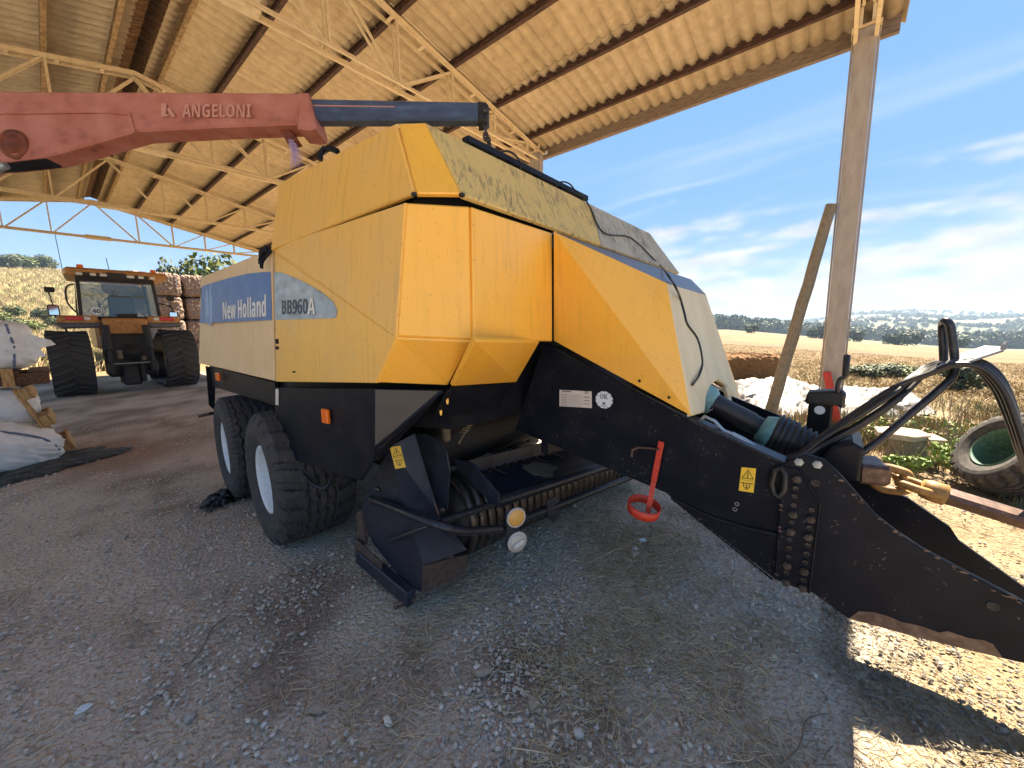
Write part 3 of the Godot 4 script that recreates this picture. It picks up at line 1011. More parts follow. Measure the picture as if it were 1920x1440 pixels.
func baler() -> void:
	var B := thing("square_baler", "big yellow and black square baler on tandem wheels parked under the barn roof", "baler", Vector3(2.2, 0, -2.6))
	var L := Vector3(-1, 0, 0.3)
	var FW := Vector3(-0.3, 0, 1)
	# ---- yellow shields
	var A1 := Vector3(0.900, 1.181, -4.663)
	var A2 := Vector3(0.997, 1.989, -4.660)
	var B1 := Vector3(0.900, 1.147, -2.750)
	var B2 := Vector3(0.957, 1.973, -2.740)
	var rear := panel(B, "rear_side_panel", [[A1, B1, B2, A2]], M.yellow_pale, L)
	rear.set_meta("label", "faded pale yellow rear side panel with blue band")
	panel(B, "rear_roof_panel", [[A2, B2, B2 + Vector3(2.5, 0.05, 0), A2 + Vector3(2.5, 0.05, 0)]], M.yellow_pale, Vector3.UP)
	panel(B, "rear_end_panel", [[A1, A2, A2 + Vector3(2.5, 0.05, 0), A1 + Vector3(2.5, 0, 0)]], M.yellow_pale, Vector3(0, 0, -1))
	var F1 := Vector3(0.900, 1.146, -2.719)
	var V1 := Vector3(0.867, 1.235, -1.482)
	var V2 := Vector3(0.875, 1.427, -1.324)
	var V3 := Vector3(0.925, 1.930, -1.288)
	var S1 := Vector3(0.951, 1.938, -2.670)
	var S2 := Vector3(0.943, 1.970, -2.665)
	panel(B, "front_side_panel", [[F1, V1, V2, S1], [S1, V2, V3, S2]], M.yellow_side, L, 0.02, 0.0025)
	var C1 := Vector3(1.113, 1.410, -1.144)
	panel(B, "corner_panel", [[V2 + Vector3(0.003, 0.004, 0.004), C1, Vector3(1.122, 1.930, -1.145), V3 + Vector3(0.004, 0, 0.004)]], M.yellow, Vector3(-0.6, 0, 0.8))
	panel(B, "lower_corner_panel", [[V1 + Vector3(0.003, 0, 0.006), Vector3(1.155, 1.197, -1.354), C1 - Vector3(0, 0.006, 0), V2 + Vector3(0.003, -0.004, 0.004)]], M.yellow, Vector3(-0.6, -0.5, 0.8))
	panel(B, "front_panel", [[Vector3(1.115, 1.410, -1.132), Vector3(1.687, 1.383, -1.134), Vector3(1.690, 1.925, -1.134), Vector3(1.135, 1.930, -1.140)]], M.yellow, Vector3(0, 0, 1))
	panel(B, "lower_front_panel", [[Vector3(1.143, 1.198, -1.31), Vector3(1.641, 1.156, -1.345), Vector3(1.579, 1.382, -1.138), Vector3(1.006, 1.410, -1.017)]], M.yellow, Vector3(0, -0.5, 0.8))
	var TL := Vector3(1.660, 1.923, -1.107)
	var BL := Vector3(1.720, 1.385, -1.149)
	var BR := Vector3(1.660, 1.083, -0.433)
	var TR := Vector3(1.850, 1.648, -0.615)
	var door := panel(B, "nose_door", [[TL, BL, BR], [TL, BR, TR]], M.yellow, Vector3(-1, 0, 0.2), 0.02, 0.002)
	for q in [Vector3(1.675, 1.211, -0.658), Vector3(1.665, 1.151, -0.524)]:
		var b := MB.new()
		b.lathe(q + Vector3(-0.004, 0, 0), Vector3(-1, 0, 0.1), [Vector2(0.006, 0), Vector2(0.006, 0.006), Vector2(0, 0.008)], 8)
		part("door_bolt", b, M.tractor_black, door)
	var NTR := Vector3(2.554, 1.635, -0.615)
	var NBR := Vector3(2.753, 0.988, -0.433)
	panel(B, "nose_front", [[BR + Vector3(0.004, 0, 0.004), Vector3(1.886, 1.058, -0.433), Vector3(1.948, 1.117, -0.446), Vector3(2.055, 1.161, -0.452), Vector3(2.229, 1.168, -0.456), Vector3(2.400, 1.119, -0.452), Vector3(2.461, 1.041, -0.446), Vector3(2.429, 1.006, -0.438), NBR, NTR, TR + Vector3(0.004, 0, 0.004)]], M.cream, Vector3(0, 0.3, 1))
	panel(B, "nose_side", [[NBR, NTR, Vector3(4.254, 1.893, -1.150), Vector3(2.75, 1.38, -1.15)]], M.yellow, Vector3(1, 0, 0.2))
	panel(B, "nose_top", [[TL, TR, NTR, Vector3(4.067, 1.896, -1.120)]], M.silver, Vector3(0, 1, 0.4), 0.015, 0.003)
	# ---- hood
	var HB := Vector3(0.925, 1.95, -2.65)
	var HC := Vector3(0.980, 1.980, -1.300)
	var HT := Vector3(1.040, 2.312, -1.484)
	var HR := Vector3(1.003, 2.344, -2.650)
	panel(B, "hood_side_panel", [[HB, HC, HT, HR]], M.yellow_side, L)
	var T2 := Vector3(1.119, 2.311, -1.384)
	panel(B, "hood_corner_panel", [[Vector3(0.985, 1.980, -1.294), Vector3(1.106, 1.980, -1.169), T2, HT + Vector3(0.008, 0, 0.01)]], M.yellow, Vector3(-0.6, 0.4, 0.8))
	var H3a := Vector3(1.123, 1.980, -1.175)
	var H3b := Vector3(2.294, 1.965, -1.175)
	var H3c := Vector3(2.550, 2.303, -1.384)
	panel(B, "hood_front_panel", [[H3a, H3b, H3c, Vector3(1.127, 2.307, -1.384)]], M.yellow_grimy, Vector3(0, 0.4, 1)).set_meta("label", "yellow hood front streaked with black grime")
	panel(B, "hood_end_panel", [[H3b + Vector3(0.008, 0, 0), Vector3(3.879, 1.943, -1.175), Vector3(3.651, 2.299, -1.384), H3c + Vector3(0.008, 0, 0)]], M.grey_grimy, Vector3(0, 0.4, 1)).set_meta("label", "weathered grey end of the hood front")
	panel(B, "hood_roof", [[HR, HT, T2, Vector3(3.651, 2.299, -1.384), Vector3(3.55, 2.36, -2.65)]], M.yellow_grimy, Vector3.UP)
	var hrt := Vector3(3.651, 2.299, -1.384)
	var hrb := Vector3(3.879, 1.943, -1.175)
	panel(B, "hood_right_panel", [[hrb, hrt, Vector3(3.55, 2.36, -2.65), Vector3(3.7, 1.95, -2.65)]], M.yellow_side, Vector3(1, 0.2, 0))
	panel(B, "hood_rear_panel", [[HB, HR, Vector3(3.55, 2.36, -2.65), Vector3(3.7, 1.95, -2.65)]], M.yellow_side, Vector3(0, 0, -1))
	# catches and latches
	for q in [[Vector3(0.885, 1.403, -2.570), 0.012, 0.03], [Vector3(0.885, 1.364, -2.580), 0.016, 0.02], [Vector3(0.977, 1.970, -1.293), 0.02, 0.014], [Vector3(1.106, 1.970, -1.164), 0.022, 0.014], [Vector3(0.885, 1.231, -2.364), 0.008, 0.01]]:
		var lb := MB.new()
		lb.bbox(q[0] + Vector3(-0.008, 0, 0.006), Vector3(0.018, q[2], q[1]), 0.003)
		part("panel_latch", lb, M.tractor_black, B)
	# ---- black core that shows in the gaps
	var b := MB.new()
	prism_xz(b, [Vector2(0.97, -4.62), Vector2(0.97, -2.72), Vector2(1.14, -1.78), Vector2(1.26, -1.47), Vector2(1.7, -1.42), Vector2(3.4, -1.42), Vector2(3.4, -4.62)], 0.95, 1.88)
	prism_xz(b, [Vector2(1.03, -2.62), Vector2(1.03, -1.37), Vector2(1.18, -1.235), Vector2(3.72, -1.235), Vector2(3.72, -2.62)], 1.885, 2.02)
	part("body_core", b, M.black, B)
	b = MB.new()
	prism_xz(b, [Vector2(1.42, -4.9), Vector2(1.42, -2.0), Vector2(2.95, -2.0), Vector2(2.95, -4.9)], 0.50, 0.94)
	part("bale_chamber", b, M.black, B)
	b = MB.new()
	b.tube([Vector3(0.95, 0.46, -2.905), Vector3(3.45, 0.46, -2.905)], 0.06, 12)
	part("axle", b, M.black, B)
	b = MB.new()
	b.tube([Vector3(1.0, 0.455, -4.06), Vector3(3.4, 0.455, -4.06)], 0.06, 12)
	part("axle", b, M.black, B)
	panel(B, "right_side_panel", [[Vector3(3.5, 1.15, -4.66), Vector3(3.5, 1.15, -1.4), Vector3(3.48, 1.93, -1.3), Vector3(3.48, 1.95, -4.66)]], M.yellow_side, Vector3(1, 0, 0))
	# ---- black skirts and wheel guard
	panel(B, "rear_skirt", [[Vector3(0.930, 1.159, -4.236), Vector3(0.930, 1.129, -2.835), Vector3(0.930, 0.985, -2.865), Vector3(0.930, 1.044, -4.288)]], M.black, L, 0.02, 0.003)
	panel(B, "mud_flap", [[Vector3(0.941, 1.154, -4.620), Vector3(1.014, 1.127, -4.620), Vector3(0.967, 0.711, -4.620), Vector3(0.926, 0.771, -4.620)]], M.black, Vector3(0, 0, 1), 0.015, 0.002)
	var g1 := Vector3(0.872, 1.207, -1.502)
	panel(B, "wheel_guard", [[Vector3(0.900, 1.104, -2.744), g1, Vector3(0.872, 0.948, -1.535), Vector3(0.873, 0.880, -1.554), Vector3(0.876, 0.745, -1.690), Vector3(0.897, 0.646, -2.741), Vector3(0.900, 1.016, -2.787)]], M.plate, L, 0.012, 0.003)
	panel(B, "guard_wing", [[g1 + Vector3(0, -0.002, 0.004), Vector3(1.114, 1.180, -1.340), Vector3(0.873, 0.946, -1.533)]], M.grey_black, Vector3(-0.8, -0.3, 0.5), 0.012, 0.002)
	panel(B, "guard_fold", [[Vector3(0.875, 0.937, -1.537), Vector3(1.102, 1.178, -1.326), Vector3(1.102, 1.178, -1.326) + Vector3(0.03, -0.008, -0.03), Vector3(0.900, 0.852, -1.604) + Vector3(0.03, 0.0, 0.0), Vector3(0.876, 0.884, -1.554)]], M.black, Vector3(0, -1, 1), 0.01, 0.0)
	panel(B, "front_skirt", [[Vector3(1.133, 1.193, -1.300), Vector3(1.636, 1.15, -1.352), Vector3(1.528, 1.021, -1.400), Vector3(1.129, 1.024, -1.450)]], M.black, Vector3(-0.2, -0.4, 1), 0.012, 0.003)
	panel(B, "skirt_edge", [[Vector3(1.062, 1.190, -1.254), Vector3(1.073, 1.190, -1.238), Vector3(1.147, 1.027, -1.440), Vector3(1.130, 1.022, -1.460)]], M.black, Vector3(-1, 0, 0.5), 0.012, 0.001)
	# yellow paint flakes left on the skirt edge
	b = MB.new()
	for q in [[834, 750], [826, 771]]:
		b.plate(disc(Vector3(1.062, 1.190, -1.254).lerp(Vector3(1.130, 1.022, -1.460), (q[1] - 735.0) / 54.0) + Vector3(0.012, 0, 0.022), Vector3(-0.6, 0, 0.8), Vector3.UP, 0.006, 0.018, 6), 0.002, 0.0, Vector3(-0.6, 0, 0.8))
	part("paint_flakes", b, M.yellow, B).set_meta("kind", "stuff")
	for q in [[Vector3(0.885, 1.026, -1.975), 0.03, 0.038], [Vector3(0.915, 1.092, -4.035), 0.045, 0.035]]:
		b = MB.new()
		var gn: Vector3 = Vector3(-0.999, 0, 0.03) if q[1] < 0.04 else Vector3(-1, 0, 0)
		b.bbox(q[0] + gn * 0.02, Vector3(q[1] * 2.0, q[2] * 2.0, 0.022), 0.006, Basis(Vector3.UP.cross(gn), Vector3.UP, gn))
		var rf := part("side_reflector", b, M.amber, B)
		rf.set_meta("label", "orange side reflector")
	b = MB.new()
	b.plate([Vector3(0.893, 1.100, -2.720), Vector3(0.894, 1.102, -2.675), Vector3(0.894, 0.995, -2.704), Vector3(0.893, 0.993, -2.750)], 0.002, 0.0, L)
	part("pictogram_sticker", b, M.name_plate, B)
	b = MB.new()
	b.tube([Vector3(0.930, 0.652, -2.497), Vector3(0.930, 0.570, -2.492), Vector3(0.930, 0.537, -2.414), Vector3(0.950, 0.521, -2.303), Vector3(0.970, 0.548, -2.251), Vector3(0.970, 0.649, -2.173)], 0.011, 8)
	part("step_loop", b, M.tubing, B)
	b = MB.new()
	b.bar(Vector3(0.980, 0.562, -5.323), Vector3(0.980, 0.659, -4.801), 0.05, 0.03, Vector3.UP, 0.006)
	part("rear_step", b, M.black, B)
	b = MB.new()
	b.tube([Vector3(1.100, 2.410, -2.300), Vector3(1.106, 2.445, -2.300), Vector3(1.123, 2.470, -2.280), Vector3(1.132, 2.455, -2.220), Vector3(1.144, 2.434, -2.180)], 0.016, 8)
	part("hood_handle", b, M.black, B)
	b = MB.new()
	for k in 5:
		b.tube([Vector3(0.953, 1.960, -2.740) + Vector3(rng.randf_range(-0.02, 0.01), rng.randf_range(-0.03, 0.03), rng.randf_range(-0.02, 0.02)), Vector3(0.928, 1.919, -2.740) + Vector3(-0.02, rng.randf_range(-0.04, 0.04), rng.randf_range(-0.05, 0.0)), Vector3(0.918, 1.879, -2.740) + Vector3(-0.02, rng.randf_range(-0.03, 0.03), rng.randf_range(-0.04, 0.02))], 0.010, 6)
	part("rubber_catch", b, M.black, B)
	# ---- decals
	var rn := MB.newell([A1, B1, B2, A2])
	if rn.x > 0:
		rn = -rn
	var band := []
	for q in [Vector3(0.945, 1.881, -4.410), Vector3(0.946, 1.881, -3.991), Vector3(0.946, 1.878, -3.623), Vector3(0.945, 1.865, -3.168), Vector3(0.944, 1.844, -2.870), Vector3(0.944, 1.832, -2.750), Vector3(0.923, 1.535, -2.751), Vector3(0.923, 1.557, -4.557)]:
		band.append(q)
	var bd := panel(B, "blue_band", [band], M.decal_blue, L, 0.002, 0.0)
	var to: Vector3 = Vector3(0.924, 1.571, -3.797)
	var te: Vector3 = Vector3(0.924, 1.560, -2.845)
	var tu: Vector3 = Vector3(0.933, 1.708, -3.785)
	text_on(bd, "brand_lettering", "New Holland", "Droid Sans", 700, to, te - to, (tu - to) * 1.02, M.decal_cream)
	var ec: Vector3 = Vector3(0.934, 1.719, -4.213)
	var eu := (tu - to).normalized()
	var er := (te - to).normalized()
	for k in 6:
		b = MB.new()
		var sx := -1.0 if k % 2 else 1.0
		var row := int(k / 2.0)
		var leaf := []
		var lean := 0.16 + 0.20 * row
		var ax := (eu * cos(lean) + er * sx * sin(lean))
		var sd := ax.cross(rn)
		var base: Vector3 = ec + eu * (-0.16 - 0.02 * row) + er * sx * 0.012
		for i in 9:
			var u := float(i) / 8.0
			leaf.append(base + ax * u * (0.34 - 0.07 * row) + sd * sin(PI * u) * 0.042)
		for i in range(7, 0, -1):
			var u := float(i) / 8.0
			leaf.append(base + ax * u * (0.34 - 0.07 * row) - sd * sin(PI * u) * 0.042)
		b.plate(leaf, 0.001, 0.0, rn)
		part("emblem_leaf", b, M.decal_leaf, bd)
	var fn := MB.newell([F1, V1, V2])
	if fn.x > 0:
		fn = -fn
	var fade := []
	for q in [Vector3(0.940, 1.824, -2.679), Vector3(0.935, 1.806, -2.555), Vector3(0.928, 1.772, -2.407), Vector3(0.917, 1.712, -2.188), Vector3(0.907, 1.650, -1.995), Vector3(0.899, 1.594, -1.867), Vector3(0.896, 1.556, -1.829), Vector3(0.894, 1.531, -1.832), Vector3(0.894, 1.518, -1.856), Vector3(0.921, 1.533, -2.691)]:
		fade.append(q)
	var bg := panel(B, "grey_band", [fade], M.decal_grey, L, 0.002, 0.0)
	var mo := Vector3(0.918, 1.561, -2.559)
	var me := Vector3(0.905, 1.548, -2.174)
	var mu := Vector3(0.923, 1.644, -2.552)
	text_on(bg, "model_lettering", "BB960", "Droid Sans", 700, mo, me - mo, mu - mo, M.decal_dark)
	var ao := Vector3(0.905, 1.546, -2.167)
	var ae := Vector3(0.902, 1.544, -2.073)
	var au := Vector3(0.910, 1.632, -2.161)
	text_on(bg, "model_letter_edge", "A", "Droid Sans", 700, ao + (ae - ao) * 0.05 - (au - ao) * 0.03, ae - ao, au - ao, M.decal_dark)
	text_on(bg, "model_letter", "A", "Droid Sans", 700, ao + fn * 0.0012, ae - ao, au - ao, M.decal_cream)
	# ---- wheels
	var tf := tyre_mesh(0.462, 0.50, 0.222, true)
	var tr := tyre_mesh(0.455, 0.48, 0.222, false)
	wheel(B, Vector3(1.05, 0.462, -2.905), 0.462, 0.50, 0.222, tf, -0.085)
	wheel(B, Vector3(1.105, 0.455, -4.05), 0.455, 0.48, 0.222, tr, -0.09)
	wheel(B, Vector3(3.35, 0.462, -2.905), 0.462, 0.50, 0.222, tf, PI)
	wheel(B, Vector3(3.30, 0.455, -4.05), 0.455, 0.48, 0.222, tr, PI)
	# ---- drawbar
	var left := [Vector3(1.760, 1.371, -1.240), Vector3(1.760, 1.352, -1.169), Vector3(1.760, 1.041, -0.458), Vector3(1.760, 0.921, -0.116), Vector3(1.760, 0.633, -0.111), Vector3(1.760, 0.434, -0.115), Vector3(1.760, 0.657, -0.519), Vector3(1.760, 0.680, -0.549), Vector3(1.760, 0.844, -1.462)]
	var dp := panel(B, "drawbar_plate", [left], M.plate, Vector3(-1, 0, 0), 0.02, 0.003)
	var right := []
	for q in left:
		right.append(Vector3(2.55, q.y, q.z))
	panel(B, "drawbar_plate", [right], M.plate, Vector3(1, 0, 0), 0.02, 0.003)
	b = MB.new()
	b.plate([Vector3(1.757, 1.352, -1.167), Vector3(1.757, 1.045, -0.457), Vector3(1.757, 0.925, -0.113), Vector3(1.757, 0.925, -0.113) + Vector3(0.07, 0.004, 0), Vector3(1.757, 1.045, -0.457) + Vector3(0.07, 0.004, 0), Vector3(1.757, 1.352, -1.167) + Vector3(0.07, 0.004, 0)], 0.010, 0.002, Vector3.UP)
	part("top_flange", b, M.tubing, dp)
	b = MB.new()
	b.tube([Vector3(1.757, 0.660, -0.514), Vector3(1.757, 0.626, -0.364), Vector3(1.757, 0.619, -0.223), Vector3(1.757, 0.627, -0.112)], 0.010, 8)
	part("weld_rib", b, M.black, dp)
	b = MB.new()
	b.tube([Vector3(1.740, 0.850, -1.021), Vector3(1.740, 0.735, -1.061)], 0.003, 5)
	# cross member and floor between the plates
	b = MB.new()
	b.box(Vector3(2.155, 0.80, -0.78), Vector3(0.76, 0.02, 0.8), Basis(Vector3(1, 0, 0), 0.30))
	b.box(Vector3(2.155, 0.98, -1.25), Vector3(0.76, 0.5, 0.05))
	part("drawbar_floor", b, M.black, B)
	var ton := [Vector3(1.742, 0.917, -0.118), Vector3(1.742, 0.949, -0.089), Vector3(1.742, 0.972, -0.053), Vector3(1.742, 0.963, 0.001), Vector3(1.742, 0.910, 0.056), Vector3(1.742, 0.799, 0.149), Vector3(1.742, 0.752, 0.211), Vector3(1.742, 0.717, 0.270), Vector3(1.742, 0.686, 0.342), Vector3(1.742, 0.629, 0.483), Vector3(1.742, 0.597, 0.570), Vector3(1.742, 0.459, 0.585), Vector3(1.742, 0.435, 0.484), Vector3(1.742, 0.404, 0.286), Vector3(1.742, 0.386, 0.112), Vector3(1.742, 0.438, 0.009), Vector3(1.742, 0.447, -0.118)]
	var tg := panel(B, "tongue_plate", [ton], M.plate, Vector3(-1, 0, 0), 0.022, 0.003)
	b = MB.new()
	b.plate([Vector3(1.735, 0.915, -0.117), Vector3(1.735, 0.914, -0.068), Vector3(1.735, 0.797, 0.001), Vector3(1.735, 0.438, -0.005), Vector3(1.735, 0.448, -0.114)], 0.006, 0.002, Vector3(-1, 0, 0))
	var fish := part("fish_plate", b, M.plate, tg)
	var tr2 := [Vector3(2.280, 0.820, 0.105), Vector3(2.280, 0.745, 0.182), Vector3(2.280, 0.711, 0.285), Vector3(2.280, 0.620, 0.417), Vector3(2.280, 0.572, 0.445), Vector3(2.280, 0.443, 0.625), Vector3(2.280, 0.384, 0.740)]
	var tr3 := []
	for q in tr2:
		tr3.append(q)
	for q in [ton[11], ton[13], ton[15], ton[16]]:
		tr3.append(Vector3(2.28, q.y - 0.17, q.z + 0.05))
	panel(B, "tongue_plate", [tr3], M.plate, Vector3(1, 0, 0), 0.022, 0.003)
	b = MB.new()
	b.box(Vector3(2.01, 0.47, 0.05), Vector3(0.5, 0.02, 0.25))
	part("tongue_brace", b, M.black, B)
	# paint worn off along the lower edge of the tongue
	var wr := [Vector3(1.740, 0.390, 0.115), Vector3(1.740, 0.398, 0.182), Vector3(1.740, 0.408, 0.285), Vector3(1.740, 0.423, 0.379), Vector3(1.740, 0.436, 0.463), Vector3(1.740, 0.470, 0.441), Vector3(1.740, 0.473, 0.424), Vector3(1.740, 0.464, 0.391), Vector3(1.740, 0.465, 0.349), Vector3(1.740, 0.449, 0.330), Vector3(1.740, 0.452, 0.300), Vector3(1.740, 0.449, 0.272), Vector3(1.740, 0.443, 0.245), Vector3(1.740, 0.448, 0.210), Vector3(1.740, 0.446, 0.178), Vector3(1.740, 0.430, 0.138)]
	panel(tg, "worn_paint", [wr], M.wornsteel, Vector3(-1, 0, 0), 0.0015, 0.0)
	# chipped paint along the steel edges
	var edges := [[Vector3(1.740, 0.956, 0.002), Vector3(1.740, 0.792, 0.149)], [Vector3(1.740, 0.792, 0.149), Vector3(1.740, 0.680, 0.342)], [Vector3(1.740, 0.680, 0.342), Vector3(1.740, 0.623, 0.484)], [Vector3(1.733, 0.894, -0.112), Vector3(1.734, 0.465, -0.108)], [Vector3(1.759, 0.646, -0.488), Vector3(1.758, 0.453, -0.138)], [Vector3(1.758, 1.313, -1.100), Vector3(1.758, 1.038, -0.470)]]
	var cr := RandomNumberGenerator.new()
	cr.seed = 17
	var cb := MB.new()
	for e in edges:
		for k in 9:
			var o: Vector3 = e[0].lerp(e[1], cr.randf()) + Vector3(0, cr.randf_range(-0.006, 0.004), 0)
			var poly := []
			var sz := cr.randf_range(0.002, 0.007)
			for i in 6:
				var a := TAU * i / 6.0
				poly.append(o + Vector3(0, sin(a) * sz * cr.randf_range(0.4, 0.9), cos(a) * sz * cr.randf_range(0.8, 2.0)))
			cb.plate(poly, 0.0008, 0.0, Vector3(-1, 0, 0))
	part("paint_chips", cb, M.wornsteel, B).set_meta("kind", "stuff")
	# weld beads
	for w in [[Vector3(1.757, 0.664, -0.528), Vector3(1.757, 0.432, -0.122)], [Vector3(1.757, 1.349, -1.167), Vector3(1.757, 1.040, -0.470)], [Vector3(1.733, 0.911, -0.064), Vector3(1.733, 0.796, 0.002)], [Vector3(1.733, 0.796, 0.002), Vector3(1.733, 0.440, -0.004)]]:
		var wb := MB.new()
		var pts := []
		var rad := []
		for k in 60:
			pts.append(w[0].lerp(w[1], k / 59.0))
			rad.append(0.0035 + 0.0012 * sin(k * 2.4) + cr.randf() * 0.0008)
		wb.tube(pts, rad, 6)
		part("weld_bead", wb, M.black, B)
	# bolts: rows along the joint
	var big := MB.new()
	big.lathe(Vector3.ZERO, Vector3(-1, 0, 0), [Vector2(0.0155, 0), Vector2(0.0155, 0.003), Vector2(0.012, 0.003), Vector2(0.012, 0.011), Vector2(0.006, 0.0115), Vector2(0.006, 0.016), Vector2(0, 0.016)], 6, true)
	var bigm := big.mesh()
	var sm := MB.new()
	sm.lathe(Vector3.ZERO, Vector3(-1, 0, 0), [Vector2(0.009, 0), Vector2(0.0085, 0.002), Vector2(0.006, 0.002), Vector2(0.006, -0.004), Vector2(0, -0.004)], 10, true)
	var smm := sm.mesh()
	for q in [[Vector3(1.728, 0.876, -0.070), 1], [Vector3(1.728, 0.842, -0.072), 0], [Vector3(1.728, 0.809, -0.073), 0], [Vector3(1.728, 0.774, -0.073), 0], [Vector3(1.728, 0.736, -0.073), 1], [Vector3(1.728, 0.705, -0.074), 0], [Vector3(1.728, 0.666, -0.075), 1], [Vector3(1.728, 0.633, -0.076), 0], [Vector3(1.728, 0.599, -0.075), 0], [Vector3(1.728, 0.563, -0.075), 0], [Vector3(1.728, 0.524, -0.077), 1], [Vector3(1.728, 0.496, -0.077), 0], [Vector3(1.728, 0.454, -0.077), 1], [Vector3(1.728, 0.771, -0.020), 0], [Vector3(1.728, 0.733, -0.020), 1], [Vector3(1.728, 0.701, -0.021), 0], [Vector3(1.728, 0.663, -0.021), 1], [Vector3(1.728, 0.631, -0.021), 0], [Vector3(1.728, 0.596, -0.022), 0], [Vector3(1.728, 0.561, -0.023), 0], [Vector3(1.728, 0.522, -0.024), 1], [Vector3(1.728, 0.489, -0.024), 0], [Vector3(1.728, 0.453, -0.024), 1]]:
		place("bolt", bigm if q[1] else smm, M.steel, fish, q[0] - abs_pos(fish))
	for q in [Vector3(1.741, 0.940, -0.070), Vector3(1.741, 0.942, -0.016)]:
		place("bolt", bigm, M.zinc, tg, q - abs_pos(tg))
	for q in [Vector3(1.740, 0.872, -0.018), Vector3(1.740, 0.591, 0.428)]:
		b = MB.new()
		b.lathe(q, Vector3(-1, 0, 0), [Vector2(0.015, 0), Vector2(0.013, 0.003), Vector2(0.010, 0.002), Vector2(0, 0.0)], 14)
		part("pin_bush", b, M.tractor_black, tg)
	for q in [Vector3(1.757, 0.712, -0.263), Vector3(1.757, 0.687, -0.269)]:
		place("plate_rivet", smm, M.zinc, dp, q - abs_pos(dp))
	for q in [Vector3(1.757, 1.191, -1.133), Vector3(1.757, 1.123, -1.168), Vector3(1.757, 1.019, -0.878), Vector3(1.757, 0.992, -0.874), Vector3(1.757, 0.895, -0.789)]:
		place("plate_rivet", smm, M.black, dp, q - abs_pos(dp))
	# lift eye grommet
	b = MB.new()
	b.tube([Vector3(1.748, 0.884, -0.143), Vector3(1.745, 0.905, -0.121), Vector3(1.740, 0.882, -0.107), Vector3(1.738, 0.823, -0.106), Vector3(1.742, 0.788, -0.119), Vector3(1.748, 0.794, -0.138), Vector3(1.750, 0.836, -0.149), Vector3(1.748, 0.884, -0.143)], 0.012, 8, false)
	part("cable_grommet", b, M.hose, dp)
	# sockets with hydraulic couplings on the flange
	b = MB.new()
	b.tube([Vector3(1.800, 1.043, -0.425), Vector3(1.800, 1.057, -0.412), Vector3(1.800, 1.041, -0.373), Vector3(1.800, 1.004, -0.336), Vector3(1.800, 0.997, -0.306)], 0.008, 8)
	part("steel_pipe", b, M.zinc, dp)
	b = MB.new()
	b.tube([Vector3(1.800, 0.997, -0.306), Vector3(1.800, 0.975, -0.260), Vector3(1.800, 0.948, -0.213)], [0.011, 0.014, 0.012], 8)
	part("pipe_union", b, M.zinc, dp)
	# ---- plates and stickers on the drawbar
	var np := panel(B, "name_plate", [[Vector3(1.758, 1.117, -1.137), Vector3(1.758, 1.126, -0.943), Vector3(1.758, 1.039, -0.940), Vector3(1.757, 1.026, -1.137)]], M.name_plate, Vector3(-1, 0, 0), 0.002, 0.0)
	b = MB.new()
	var nn := Vector3(-1, 0, 0)
	for k in 8:
		var v := 739.5 + k * 2.9
		stroke(b, [plate_pt(1052, v), plate_pt(1064, v + 0.4)], 0.0022, nn)
		stroke(b, [plate_pt(1066, v + 0.7), plate_pt(1091, v + 1.8)], 0.0012, nn)
	for k in 3:
		stroke(b, [plate_pt(1095, 744 + k * 6.0), plate_pt(1105, 744.5 + k * 6.0)], 0.004, nn)
	stroke(b, [plate_pt(1054, 733.2), plate_pt(1071, 734.2)], 0.006, nn)
	part("plate_print", b, M.print_grey, np).set_meta("kind", "stuff")
	text_on(np, "approval_mark", "CE", "Droid Sans", 400, plate_pt(1097, 737.6), plate_pt(1102.5, 737.9) - plate_pt(1097, 737.6), Vector3(0, 0.012, 0), M.print_black)
	var oc := Vector3(1.758, 1.089, -0.872)
	var ok := panel(B, "inspection_sticker", [disc(oc, Vector3(-1, 0, 0), Vector3.UP, 0.047, 0.044, 32)], M.sticker_white, Vector3(-1, 0, 0), 0.002, 0.0)
	text_on(ok, "sticker_lettering", "OK", "Droid Serif", 400, oc + Vector3(-0.002, 0.006, -0.021), Vector3(0, 0, 0.042), Vector3(0, 0.023, 0), M.print_black)
	b = MB.new()
	for k in 3:
		b.plate(disc(oc + Vector3(-0.0015, -0.018, 0.006 * (k - 1)), Vector3(-1, 0, 0), Vector3.UP, 0.0022, 0.008, 10), 0.001, 0.0, Vector3(-1, 0, 0))
	stroke(b, [oc + Vector3(-0.0015, -0.031, -0.014), oc + Vector3(-0.0015, -0.031, 0.014)], 0.003, Vector3(-1, 0, 0))
	for k in 12:
		var a := TAU * k / 12.0
		stroke(b, [oc + Vector3(-0.0012, sin(a) * 0.041, cos(a) * 0.043), oc + Vector3(-0.0012, sin(a) * 0.044, cos(a) * 0.0465)], 0.005, Vector3(-1, 0, 0))
	part("sticker_emblem", b, M.print_blue, ok).set_meta("kind", "stuff")
	warning_sticker(B, [Vector3(1.758, 0.873, -0.256), Vector3(1.758, 0.879, -0.205), Vector3(1.757, 0.776, -0.208), Vector3(1.757, 0.772, -0.260)], Vector3(-1, 0, 0))
	# pictograms on the nose
	for q in [[Vector3(1.871, 1.155, -0.443), Vector3(1.969, 1.145, -0.443), Vector3(1.962, 1.058, -0.428), Vector3(1.883, 1.064, -0.428)], [Vector3(2.276, 1.120, -0.448), Vector3(2.379, 1.122, -0.448), Vector3(2.440, 1.054, -0.440), Vector3(2.370, 1.055, -0.440)]]:
		b = MB.new()
		var qn := Vector3(0, 0.31, 0.95)
		var mv := qn * 0.012
		stroke(b, [q[0] + mv, q[1] + mv, q[2] + mv, q[3] + mv, q[0] + mv], 0.003, qn)
		stroke(b, [q[0].lerp(q[3], 0.4) + mv, q[0].lerp(q[1], 0.5) + mv, q[1].lerp(q[2], 0.4) + mv], 0.003, qn)
